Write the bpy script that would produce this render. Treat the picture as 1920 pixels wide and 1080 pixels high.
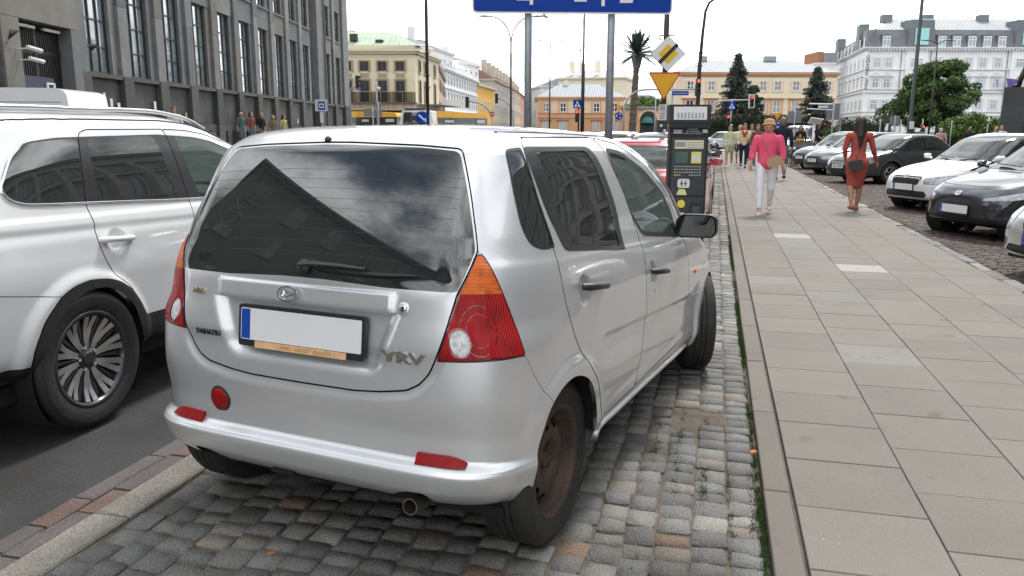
import bpy, bmesh, math, random
import numpy as np
from mathutils import Vector, Matrix
R_ = math.radians
random.seed(7); np.random.seed(7)
for o_ in list(bpy.data.objects): bpy.data.objects.remove(o_)
SC = bpy.context.scene
COL = SC.collection
# ---------------------------------------------------------------- camera
cam_d = bpy.data.cameras.new('camera'); CAM = bpy.data.objects.new('camera', cam_d); COL.objects.link(CAM)
cam_d.sensor_width = 36; cam_d.lens = 1500/1920*36; cam_d.clip_start = .05; cam_d.clip_end = 3000
CAM.matrix_world = (Matrix.Translation((0,0,1.5)) @ Matrix.Rotation(R_(14.063),4,'Z') @ Matrix.Rotation(R_(90-11.163),4,'X') @ Matrix.Rotation(R_(.15),4,'Z'))
SC.camera = CAM
SC.render.resolution_x = 1024; SC.render.resolution_y = 576
SC.view_settings.view_transform = 'Standard'; SC.view_settings.look = 'None'
SC.view_settings.exposure = 0.58; SC.view_settings.gamma = 1; SC.view_settings.use_curve_mapping = False
SC.cycles.max_bounces = 8; SC.cycles.transparent_max_bounces = 12; SC.cycles.transmission_bounces = 6
SC.cycles.caustics_reflective = False; SC.cycles.caustics_refractive = False
# ---------------------------------------------------------------- sky
SUN_EL, SUN_AZ = R_(56), R_(14)       # azimuth from +Y towards +X
W = bpy.data.worlds.new('World'); SC.world = W; W.use_nodes = True
nt = W.node_tree; nt.nodes.clear(); N = nt.nodes.new; LK = nt.links.new
wo = N('ShaderNodeOutputWorld'); bg = N('ShaderNodeBackground'); bg.inputs[1].default_value = .09
sky = N('ShaderNodeTexSky'); sky.sky_type = 'NISHITA'; sky.sun_disc = False; sky.sun_elevation = SUN_EL; sky.sun_rotation = SUN_AZ
sky.air_density = 1.2; sky.dust_density = 2.0; sky.ozone_density = 1.5
tc = N('ShaderNodeTexCoord'); sep = N('ShaderNodeSeparateXYZ'); LK(tc.outputs['Generated'], sep.inputs[0])
def mth(op, a, b=None, c=None, tree=None):
    n = (tree or nt).nodes.new('ShaderNodeMath'); n.operation = op
    for i, q in enumerate((a, b, c)):
        if q is None: continue
        if isinstance(q, (int, float)): n.inputs[i].default_value = q
        else: (tree or nt).links.new(q, n.inputs[i])
    return n.outputs[0]
zz = mth('ADD', mth('MAXIMUM', sep.outputs[2], 0.0), .22)
cx_ = mth('DIVIDE', sep.outputs[0], zz); cy_ = mth('DIVIDE', sep.outputs[1], zz)
cmb = N('ShaderNodeCombineXYZ'); LK(cx_, cmb.inputs[0]); LK(cy_, cmb.inputs[1])
n1 = N('ShaderNodeTexNoise'); n1.inputs['Scale'].default_value = 1.15; n1.inputs['Detail'].default_value = 9; n1.inputs['Roughness'].default_value = .58; n1.inputs['Distortion'].default_value = .35
n2 = N('ShaderNodeTexNoise'); n2.inputs['Scale'].default_value = 2.4; n2.inputs['Detail'].default_value = 8; n2.inputs['Roughness'].default_value = .6
mp = N('ShaderNodeMapping'); mp.inputs['Location'].default_value = (3.1, 1.7, 0); LK(cmb.outputs[0], mp.inputs[0]); LK(mp.outputs[0], n1.inputs[0])
mp2 = N('ShaderNodeMapping'); mp2.inputs['Location'].default_value = (7.3, 4.1, 2); LK(cmb.outputs[0], mp2.inputs[0]); LK(mp2.outputs[0], n2.inputs[0])
cov = N('ShaderNodeMapRange'); cov.interpolation_type = 'SMOOTHSTEP'; cov.inputs[1].default_value = .36; cov.inputs[2].default_value = .50; LK(n1.outputs[0], cov.inputs[0])
hz = N('ShaderNodeMapRange'); hz.inputs[1].default_value = .0; hz.inputs[2].default_value = .42; hz.inputs[3].default_value = 1; hz.inputs[4].default_value = 0; LK(sep.outputs[2], hz.inputs[0])
covh = mth('MINIMUM', mth('ADD', cov.outputs[0], mth('MULTIPLY', hz.outputs[0], 1.6)), 1.0)
cb = N('ShaderNodeMapRange'); cb.inputs[1].default_value = .38; cb.inputs[2].default_value = .62; cb.inputs[3].default_value = 4.5; cb.inputs[4].default_value = 22.0; LK(n2.outputs[0], cb.inputs[0])
ccol = N('ShaderNodeVectorMath'); ccol.operation = 'SCALE'; ccol.inputs[0].default_value = (.955, .98, 1.0); LK(mth('ADD', cb.outputs[0], mth('MULTIPLY', hz.outputs[0], 5.0)), ccol.inputs['Scale'])
skb = N('ShaderNodeVectorMath'); skb.operation = 'SCALE'; skb.inputs['Scale'].default_value = 1.0; LK(sky.outputs[0], skb.inputs[0])
mx = N('ShaderNodeMix'); mx.data_type = 'RGBA'; LK(covh, mx.inputs[0]); LK(skb.outputs[0], mx.inputs[6]); LK(ccol.outputs[0], mx.inputs[7])
LK(mx.outputs[2], bg.inputs[0]); LK(bg.outputs[0], wo.inputs[0])
# ---------------------------------------------------------------- sun (soft, through thin cloud)
sd = bpy.data.lights.new('sun', 'SUN'); sd.energy = 2.2; sd.angle = R_(10); sd.color = (1, .965, .91)
SUN = bpy.data.objects.new('sun', sd); COL.objects.link(SUN)
sv = Vector((math.sin(SUN_AZ)*math.cos(SUN_EL), math.cos(SUN_AZ)*math.cos(SUN_EL), math.sin(SUN_EL)))
SUN.rotation_euler = sv.to_track_quat('Z', 'Y').to_euler()
# ---------------------------------------------------------------- helpers
_M = {}
def mat(name, col, rough=.6, metal=0., var=.0, vs=4., bump=0., bs=60., coat=0., spec=.5, alpha=None, emit=None, vcol2=None, rnd=0., detail=6, stretch=None, world=False, coatr=.03):
    if name in _M: return _M[name]
    m = bpy.data.materials.new(name); m.use_nodes = True; t = m.node_tree; b = t.nodes['Principled BSDF']
    b.inputs['Base Color'].default_value = (*col, 1); b.inputs['Roughness'].default_value = rough; b.inputs['Metallic'].default_value = metal
    b.inputs['Coat Weight'].default_value = coat; b.inputs['Coat Roughness'].default_value = coatr; b.inputs['Specular IOR Level'].default_value = spec
    m.diffuse_color = (*col, 1)
    if emit: b.inputs['Emission Color'].default_value = (*emit[:3], 1); b.inputs['Emission Strength'].default_value = emit[3]
    tcn = None
    def vec():
        nonlocal tcn
        if tcn is None:
            if world: g = t.nodes.new('ShaderNodeNewGeometry'); o = g.outputs['Position']
            else: g = t.nodes.new('ShaderNodeTexCoord'); o = g.outputs['Object']
            if stretch:
                mpn = t.nodes.new('ShaderNodeMapping'); mpn.inputs['Scale'].default_value = stretch; t.links.new(o, mpn.inputs[0]); o = mpn.outputs[0]
            tcn = o
        return tcn
    if var or vcol2 or rnd:
        base = None
        if var or vcol2:
            n = t.nodes.new('ShaderNodeTexNoise'); n.inputs['Scale'].default_value = vs; n.inputs['Detail'].default_value = detail; n.inputs['Roughness'].default_value = .65
            t.links.new(vec(), n.inputs[0])
            cr = t.nodes.new('ShaderNodeValToRGB'); cr.color_ramp.elements[0].position = .33; cr.color_ramp.elements[1].position = .67
            c2 = vcol2 or tuple(min(1, c*(1+var)) for c in col); c1 = col if vcol2 else tuple(c*(1-var) for c in col)
            cr.color_ramp.elements[0].color = (*c1, 1); cr.color_ramp.elements[1].color = (*c2, 1)
            t.links.new(n.outputs[0], cr.inputs[0]); base = cr.outputs[0]
        if rnd:
            oi = t.nodes.new('ShaderNodeObjectInfo'); h = t.nodes.new('ShaderNodeHueSaturation')
            v = mth('ADD', mth('MULTIPLY', oi.outputs['Random'], 2*rnd, tree=t), 1-rnd, tree=t); t.links.new(v, h.inputs['Value'])
            if base: t.links.new(base, h.inputs['Color'])
            else: h.inputs['Color'].default_value = (*col, 1)
            base = h.outputs[0]
        t.links.new(base, b.inputs['Base Color'])
    if bump:
        n = t.nodes.new('ShaderNodeTexNoise'); n.inputs['Scale'].default_value = bs; n.inputs['Detail'].default_value = 6; n.inputs['Roughness'].default_value = .6
        t.links.new(vec(), n.inputs[0]); bp = t.nodes.new('ShaderNodeBump'); bp.inputs['Strength'].default_value = bump; bp.inputs['Distance'].default_value = .02
        t.links.new(n.outputs[0], bp.inputs['Height']); t.links.new(bp.outputs[0], b.inputs['Normal'])
    _M[name] = m; return m
def glassmat(name, tint, trans, rough=.0, ior=1.5, rcol=1.0, wav=0.0):
    """window pane: tinted see-through share plus mirror reflection by fresnel"""
    if name in _M: return _M[name]
    m = bpy.data.materials.new(name); m.use_nodes = True; t = m.node_tree; t.nodes.clear(); A = t.nodes.new; L = t.links.new
    o = A('ShaderNodeOutputMaterial'); tr = A('ShaderNodeBsdfTransparent'); tr.inputs[0].default_value = (*[c*trans for c in tint], 1)
    df = A('ShaderNodeBsdfDiffuse'); df.inputs[0].default_value = (*[c*.03 for c in tint], 1)
    ad = A('ShaderNodeAddShader'); L(tr.outputs[0], ad.inputs[0]); L(df.outputs[0], ad.inputs[1])
    g = A('ShaderNodeBsdfGlossy'); g.inputs['Roughness'].default_value = rough; g.inputs[0].default_value = (rcol, rcol, rcol, 1)
    fr = A('ShaderNodeFresnel'); fr.inputs[0].default_value = ior
    mxs = A('ShaderNodeMixShader'); L(fr.outputs[0], mxs.inputs[0]); L(ad.outputs[0], mxs.inputs[1]); L(g.outputs[0], mxs.inputs[2]); L(mxs.outputs[0], o.inputs[0])
    if wav:
        n = A('ShaderNodeTexNoise'); n.inputs['Scale'].default_value = 3; n.inputs['Detail'].default_value = 1; tcn = A('ShaderNodeTexCoord'); L(tcn.outputs['Object'], n.inputs[0])
        bp = A('ShaderNodeBump'); bp.inputs['Strength'].default_value = wav; bp.inputs['Distance'].default_value = .02; L(n.outputs[0], bp.inputs['Height']); L(bp.outputs[0], g.inputs['Normal'])
    m.diffuse_color = (.1, .12, .13, 1)
    _M[name] = m; return m
def link(name, me, parent=None, **kw):
    o = bpy.data.objects.new(name, me); COL.objects.link(o)
    if parent is not None: o.parent = parent
    for k, v in kw.items(): o[k] = v
    return o
def thing(name, label, cat, loc=(0,0,0), rz=0., group=None):
    o = bpy.data.objects.new(name, None); COL.objects.link(o); o.empty_display_size = .2
    o.location = loc; o.rotation_euler = (0, 0, rz); o['label'] = label; o['category'] = cat
    if group: o['group'] = group
    return o
def tag(o, label, cat, group=None):
    o['label'] = label; o['category'] = cat
    if group: o['group'] = group
    return o
def copy_tree(o, loc=None, rz=None, label=None, parent=None, sc=None):
    c = o.copy(); COL.objects.link(c)
    if parent is not None: c.parent = parent
    for ch in list(o.children): copy_tree(ch, parent=c)
    if loc is not None: c.location = loc
    if rz is not None: c.rotation_euler = (0, 0, rz)
    if sc is not None: c.scale = sc if hasattr(sc, '__len__') else (sc, sc, sc)
    if label: c['label'] = label
    return c
class MB:
    def __init__(s): s.v = []; s.f = []; s.m = []; s.n = 0
    def add(s, vs, fs, mi=0):
        b = s.n; s.v.extend([tuple(p) for p in vs]); s.n += len(vs)
        s.f.extend([tuple(b+i for i in f) for f in fs]); s.m.extend([mi]*len(fs)); return s
    def box(s, c, d, rz=0., mi=0, tilt=None):
        x, y, z = [q/2 for q in d]; P = [(-x,-y,-z),(x,-y,-z),(x,y,-z),(-x,y,-z),(-x,-y,z),(x,-y,z),(x,y,z),(-x,y,z)]
        if tilt is not None: P = [tuple(tilt @ Vector(p)) for p in P]
        if rz: cs, sn = math.cos(rz), math.sin(rz); P = [(a*cs-b*sn, a*sn+b*cs, q) for a, b, q in P]
        return s.add([(a+c[0], b+c[1], q+c[2]) for a, b, q in P], [(0,3,2,1),(4,5,6,7),(0,1,5,4),(1,2,6,5),(2,3,7,6),(3,0,4,7)], mi)
    def bb(s, x0, x1, y0, y1, z0, z1, mi=0): return s.box(((x0+x1)/2,(y0+y1)/2,(z0+z1)/2), (x1-x0, y1-y0, z1-z0), mi=mi)
    def prism(s, poly, a, b, axis='z', mi=0):
        # poly: 2D points; extruded a..b along axis
        n = len(poly)
        f = {'z': lambda p, t: (p[0], p[1], t), 'y': lambda p, t: (p[0], t, p[1]), 'x': lambda p, t: (t, p[0], p[1])}[axis]
        vs = [f(p, a) for p in poly]+[f(p, b) for p in poly]
        fs = [(i, (i+1) % n, n+(i+1) % n, n+i) for i in range(n)]+[tuple(range(n))[::-1], tuple(range(n, 2*n))]
        return s.add(vs, fs, mi)
    def tube(s, pts, r, n=8, mi=0, caps=True, flat=None):
        pts = [Vector(p) for p in pts]; rs = r if hasattr(r, '__len__') else [r]*len(pts); vs = []; pn = None
        for i, p in enumerate(pts):
            d = (pts[min(i+1, len(pts)-1)]-pts[max(i-1, 0)]).normalized()
            if pn is None: a = d.cross(Vector((0,0,1))); a = a if a.length > .01 else d.cross(Vector((1,0,0)))
            else: a = pn - d*pn.dot(d)
            a.normalize(); pn = a; b = d.cross(a)
            for k in range(n):
                q = 2*math.pi*k/n; vs.append(p+(a*math.cos(q)+b*math.sin(q)*(flat or 1))*rs[i])
        fs = [(i*n+k, i*n+(k+1) % n, (i+1)*n+(k+1) % n, (i+1)*n+k) for i in range(len(pts)-1) for k in range(n)]
        if caps: fs += [tuple(range(n))[::-1], tuple((len(pts)-1)*n+k for k in range(n))]
        return s.add(vs, fs, mi)
    def cyl(s, c, r, h, n=16, mi=0, axis='z', r2=None):
        e = {'z': (0,0,h), 'y': (0,h,0), 'x': (h,0,0)}[axis]
        return s.tube([c, (c[0]+e[0], c[1]+e[1], c[2]+e[2])], [r, r if r2 is None else r2], n, mi)
    def lathe(s, prof, n=32, c=(0,0,0), axis='z', mi=0):
        vs = []; g = {'z': lambda r, q, h: (c[0]+r*math.cos(q), c[1]+r*math.sin(q), c[2]+h), 'x': lambda r, q, h: (c[0]+h, c[1]+r*math.cos(q), c[2]+r*math.sin(q)), 'y': lambda r, q, h: (c[0]+r*math.cos(q), c[1]+h, c[2]-r*math.sin(q))}[axis]
        for r, h in prof: vs += [g(r, 2*math.pi*k/n, h) for k in range(n)]
        m = len(prof); fs = [(i*n+k, i*n+(k+1) % n, (i+1)*n+(k+1) % n, (i+1)*n+k) for i in range(m-1) for k in range(n)]
        return s.add(vs, fs, mi)
    def mesh(s, name, mats, smooth=False, auto=None):
        me = bpy.data.meshes.new(name); me.from_pydata(s.v, [], s.f)
        for m in (mats if hasattr(mats, '__len__') else [mats]): me.materials.append(m)
        if s.n and any(s.m): me.polygons.foreach_set('material_index', s.m)
        if smooth: me.shade_smooth()
        if auto: me.shade_smooth(); me.set_sharp_from_angle(angle=R_(auto))
        me.update(); return me
    def build(s, name, mats, parent=None, smooth=False, auto=None, **kw): return link(name, s.mesh(name, mats, smooth, auto), parent, **kw)
def fixn(o):
    bm = bmesh.new(); bm.from_mesh(o.data); bmesh.ops.recalc_face_normals(bm, faces=bm.faces); bm.to_mesh(o.data); bm.free(); return o
def fillet(P, r=.02, n=4):
    out = []; m = len(P)
    for i in range(m):
        p0, p, p1 = [np.array(P[(i+k) % m][:2], float) for k in (-1, 0, 1)]; ri = P[i][2] if len(P[i]) > 2 else r
        a = p0-p; b = p1-p; la, lb = np.linalg.norm(a), np.linalg.norm(b); d = min(ri, la*.45, lb*.45); A = p+a/la*d; B = p+b/lb*d
        for k in range(n+1): t = k/n; out.append(tuple((1-t)**2*A+2*t*(1-t)*p+t*t*B))
    return out
def text_mesh(txt, size, mt, name='lettering', depth=.002, font=None, bold=0., sx=1., sp=1.):
    c = bpy.data.curves.new(name, 'FONT'); c.body = txt; c.size = size; c.extrude = depth; c.align_x = 'CENTER'; c.align_y = 'CENTER'; c.offset = bold; c.space_character = sp; c.resolution_u = 2
    o = bpy.data.objects.new('tmp', c); COL.objects.link(o); dg = bpy.context.evaluated_depsgraph_get()
    me = bpy.data.meshes.new_from_object(o.evaluated_get(dg)); bpy.data.objects.remove(o); me.materials.clear(); me.materials.append(mt)
    if sx != 1.: me.transform(Matrix.Diagonal((sx, 1, 1, 1)))
    me.name = name; return me
FACE_S = Matrix.Rotation(R_(90), 4, 'X')     # text standing up, read from -Y
def text(txt, size, mt, loc, parent=None, rz=0., name='lettering', depth=.002, bold=0., sx=1., sp=1., **kw):
    me = text_mesh(txt, size, mt, name, depth, bold=bold, sx=sx, sp=sp); me.transform(Matrix.Rotation(rz, 4, 'Z') @ FACE_S)
    o = link(name, me, parent, **kw); o.location = loc; return o
def pchip(xk, yk, x):
    xk=np.asarray(xk,float); yk=np.asarray(yk,float); h=np.diff(xk); d=np.diff(yk)/h
    m=np.zeros_like(yk)
    for i in range(1,len(xk)-1):
        if d[i-1]*d[i]>0:
            w1=2*h[i]+h[i-1]; w2=h[i]+2*h[i-1]; m[i]=(w1+w2)/(w1/d[i-1]+w2/d[i])
    m[0]=d[0]; m[-1]=d[-1]
    i=np.clip(np.searchsorted(xk,x,side='right')-1,0,len(xk)-2)
    t=(x-xk[i])/h[i]; t2=t*t; t3=t2*t
    return (2*t3-3*t2+1)*yk[i]+(t3-2*t2+t)*h[i]*m[i]+(-2*t3+3*t2)*yk[i+1]+(t3-t2)*h[i]*m[i+1]
def sstep(a,b,x):
    t=np.clip((x-a)/(b-a),0,1); return t*t*(3-2*t)
class Shell:
    # knots: zr zm zf yr yf w nr nf Lr Lf tr tf   (rear, middle, front heights; ends; half width; corner exponents and lengths; taper)
    def __init__(s, K, disp=None, ym=None, flat=None):
        s.K=np.array(K,float); s.disp=disp; s.ym=ym; s.flat=flat
    def base(s,u,v):
        # u in [0,3]: 0-1 rear corner, 1-2 side, 2-3 front corner ; v in [0,nk-1]
        k=np.arange(len(s.K)); c=[pchip(k,s.K[:,j],v) for j in range(12)]
        zr,zm,zf,yr,yf,w,nr,nf,Lr,Lf,tr,tf=c
        tot=np.maximum(yf-yr,1e-3); sc=np.minimum(1,tot*.98/(Lr+Lf)); Lr=Lr*sc; Lf=Lf*sc
        a=np.clip(u,0,1)*np.pi/2; wl=np.maximum(w,1e-4)
        def q(a,n,L):
            sx=np.sin(a); cy=np.cos(a)
            # direction scaled so the corner is sampled evenly
            X=sx; Y=cy; r=(np.abs(X)**n+np.abs(Y)**n)**(-1/n)
            return X*r*wl, Y*r*L
        xr,dr=q(a,nr,Lr); a2=np.clip(u-2,0,1)*np.pi/2; xf,df=q(np.pi/2-a2,nf,Lf)
        ys=yr+Lr+(yf-Lf-yr-Lr)*np.clip(u-1,0,1)
        x=np.where(u<1,xr,np.where(u<=2,wl,xf)); y=np.where(u<1,yr+Lr-dr,np.where(u<=2,ys,yf-Lf+df))
        ym=.5*(s.K[:,3].min()+s.K[:,4].max()) if s.ym is None else s.ym
        y0=s.K[:,3].min(); y1=s.K[:,4].max()
        pr=np.clip((ym-y)/(ym-y0),0,1); pf=np.clip((y-ym)/(y1-ym),0,1)
        x=x*(1-tr*pr**2.2-tf*pf**2.2)
        qy=np.clip((y-y0)/(y1-y0),0,1)
        z=zr*(1-qy)*(1-2*qy)+zm*4*qy*(1-qy)+zf*qy*(2*qy-1)
        if s.flat: x,y,z=s.flat(u,v,x,y,z)
        return x,y,z
    def normal(s,u,v,P=None,e=2e-3):
        P=P or s.base
        nk=len(s.K)-1
        a=np.array(P(np.clip(u+e,0,3),v)); b=np.array(P(np.clip(u-e,0,3),v)); c=np.array(P(u,np.clip(v+e,0,nk))); d=np.array(P(u,np.clip(v-e,0,nk)))
        n=np.cross((a-b).T,(c-d).T); l=np.linalg.norm(n,axis=1,keepdims=True); n=n/np.maximum(l,1e-12)
        return n
    def full(s,u,v):
        x,y,z=s.base(u,v)
        if s.disp is None: return x,y,z
        n=s.normal(u,v); D=s.disp(x,y,z)
        return x+n[:,0]*D, y+n[:,1]*D, z+n[:,2]*D
HK=[ # zr   zm    zf    yr    yf    w    nr  nf  Lr   Lf  tr   tf
 [0.245,0.295,0.2,-0.3,2.96,0.728,6.2,4.5,0.8,0.8,0.03,0.06],
 [0.258,0.305,0.21,-0.405,3.04,0.783,6.2,4.5,0.8,0.8,0.02,0.06],
 [0.335,0.335,0.26,-0.492,3.09,0.808,6.2,4.2,0.85,0.8,0.015,0.06],
 [0.395,0.375,0.33,-0.508,3.12,0.823,6.2,4,0.9,0.8,0.01,0.06],
 [0.41,0.4,0.38,-0.499,3.12,0.825,6.2,4,0.9,0.8,0.01,0.06],
 [0.44,0.435,0.42,-0.457,3.11,0.824,6.2,4,0.9,0.8,0.01,0.06],
 [0.5,0.49,0.48,-0.457,3.1,0.826,6.2,3.6,0.9,0.8,0.01,0.06],
 [0.64,0.6,0.58,-0.473,3.08,0.83,6.2,3.4,0.9,0.8,0.01,0.06],
 [0.78,0.74,0.68,-0.465,3.06,0.828,6.2,3.2,0.9,0.8,0.01,0.07],
 [0.9,0.86,0.76,-0.447,3.02,0.82,5.4,3.2,0.9,0.8,0.015,0.07],
 [0.99,0.93,0.8,-0.431,2.94,0.81,5.4,3.2,0.9,0.8,0.015,0.07],
 [1.06,0.985,0.86,-0.41,2.74,0.798,5.4,3.2,0.9,0.75,0.015,0.07],
 [1.1,1.01,0.95,-0.395,2.46,0.788,5.3,3.4,0.88,0.7,0.015,0.07],
 [1.16,1.06,1.04,-0.375,2.32,0.773,5.2,3.6,0.86,0.7,0.015,0.05],
 [1.28,1.22,1.18,-0.31,2.09,0.738,5.2,3.8,0.84,0.65,0.015,0.05],
 [1.38,1.36,1.33,-0.25,1.78,0.705,5,3.8,0.8,0.65,0.01,0.05],
 [1.435,1.435,1.42,-0.21,1.5,0.678,4.8,3.8,0.78,0.6,0.01,0.05],
 [1.47,1.478,1.465,-0.175,1.32,0.64,4.6,3.4,0.76,0.6,0.01,0.04],
 [1.492,1.502,1.49,-0.115,1.15,0.575,4,3,0.7,0.55,0.01,0.03],
 [1.508,1.522,1.51,0.015,0.98,0.45,3.6,2.8,0.6,0.5,0,0],
 [1.515,1.532,1.52,0.215,0.75,0.22,3,2.8,0.4,0.4,0,0],
 [1.518,1.536,1.52,0.445,0.46,0.01,2,2,0.1,0.1,0,0]]
def hero_flat(u,v,x,y,z):
    # the back window is one gently bowed sheet
    dz=z-.99; t=-.440+.33*dz+.35*dz*dz+.125*x*x; m=sstep(.64,.50,x)*sstep(.95,1.02,z)*sstep(1.47,1.41,z)*(u<1)
    return x,y+(t-y)*m,z
SUVK=[ # zr   zm    zf    yr    yf    w    nr  nf  Lr   Lf  tr   tf
 [0.42,0.3,0.3,-0.8,3.5,0.8,4.5,4.5,1,1,0.03,0.05],
 [0.45,0.325,0.32,-0.93,3.6,0.86,4.5,4.5,1,1,0.02,0.05],
 [0.52,0.4,0.4,-0.975,3.65,0.885,4.8,4.2,1,1,0.02,0.05],
 [0.62,0.52,0.5,-0.985,3.68,0.893,4.8,4,1,1,0.02,0.05],
 [0.75,0.68,0.65,-0.975,3.69,0.898,4.8,3.6,1,1,0.02,0.05],
 [0.88,0.82,0.78,-0.96,3.65,0.902,4.6,3.4,1,1,0.02,0.06],
 [0.98,0.925,0.88,-0.94,3.6,0.895,4.4,3.2,1,1,0.025,0.07],
 [1.04,0.98,0.93,-0.93,3.5,0.878,4.2,3.2,1,0.95,0.03,0.08],
 [1.09,1.03,0.98,-0.91,3.2,0.862,4.2,3.2,1,0.9,0.03,0.09],
 [1.12,1.06,1.04,-0.9,2.75,0.848,4.2,3.4,1,0.8,0.03,0.08],
 [1.19,1.13,1.11,-0.86,2.52,0.828,4,3.6,1,0.8,0.035,0.06],
 [1.32,1.29,1.25,-0.76,2.18,0.782,3.8,3.8,1,0.75,0.04,0.05],
 [1.425,1.415,1.365,-0.65,1.85,0.738,3.6,3.8,1,0.7,0.045,0.05],
 [1.5,1.505,1.465,-0.6,1.62,0.7,3.4,3.6,0.95,0.7,0.045,0.05],
 [1.545,1.55,1.515,-0.58,1.45,0.655,3.2,3.4,0.9,0.7,0.04,0.04],
 [1.57,1.58,1.545,-0.53,1.3,0.57,3,3.2,0.8,0.6,0.03,0.03],
 [1.585,1.6,1.565,-0.3,1.1,0.4,2.8,3,0.6,0.5,0,0],
 [1.59,1.61,1.575,0.3,0.6,0.02,2,2,0.2,0.2,0,0]]
# ---------------------------------------------------------------- car shells cut into real parts
def sdf(poly, x, y):
    P = np.array([p[:2] for p in poly], float); d = np.full(len(x), 1e9); ins = np.zeros(len(x), bool); n = len(P)
    bb = (P[:,0].min()-.1, P[:,0].max()+.1, P[:,1].min()-.1, P[:,1].max()+.1)
    near = (x > bb[0]) & (x < bb[1]) & (y > bb[2]) & (y < bb[3]); X = x[near]; Y = y[near]; D = d[near]; I = ins[near]
    for i in range(n):
        ax, ay = P[i]; bx, by = P[(i+1) % n]; ex, ey = bx-ax, by-ay; wx, wy = X-ax, Y-ay
        t = np.clip((wx*ex+wy*ey)/max(ex*ex+ey*ey, 1e-12), 0, 1); D = np.minimum(D, np.hypot(wx-t*ex, wy-t*ey))
        c = ((ay > Y) != (by > Y)) & (X < (bx-ax)*(Y-ay)/((by-ay) if by != ay else 1e-12)+ax); I ^= c
    D = np.where(I, -D, D); d[near] = D; d[~near] = .1; return d
def tri_split(A, T, L, f, sel):
    """A vertex attributes, T triangles, L labels, f field at the vertices: split the selected triangles along f = 0"""
    f = np.where(np.abs(f) < 1e-7, 1e-7, f); s = f > 0; st = s[T]; k = st.sum(1); mixed = (k > 0) & (k < 3) & sel
    if not mixed.any(): return A, T, L, f
    keep = T[~mixed]; kl = L[~mixed]; M_ = T[mixed]; ml = L[mixed]; sm = s[M_]; odd = sm.sum(1) == 1
    lone = np.where(odd[:,None], sm, ~sm).argmax(1); r = np.arange(len(M_))
    a = M_[r, lone]; b = M_[r, (lone+1) % 3]; c = M_[r, (lone+2) % 3]
    E = np.concatenate([np.stack([a, b], 1), np.stack([a, c], 1)]); Es = np.sort(E, 1); key = Es[:,0].astype(np.int64)*(len(A)+1)+Es[:,1]
    uk, inv = np.unique(key, return_inverse=True); first = np.zeros(len(uk), int); first[inv] = np.arange(len(key)); ue = Es[first]
    t = f[ue[:,0]]/(f[ue[:,0]]-f[ue[:,1]]); NA = A[ue[:,0]]*(1-t[:,None])+A[ue[:,1]]*t[:,None]
    idx = len(A)+inv; n = len(M_); ab = idx[:n]; ac = idx[n:]
    T2 = np.concatenate([keep, np.stack([a, ab, ac], 1), np.stack([ab, b, c], 1), np.stack([ab, c, ac], 1)])
    L2 = np.concatenate([kl, ml, ml, ml]); return np.concatenate([A, NA]), T2, L2, np.concatenate([f, np.zeros(len(uk))])
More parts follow.
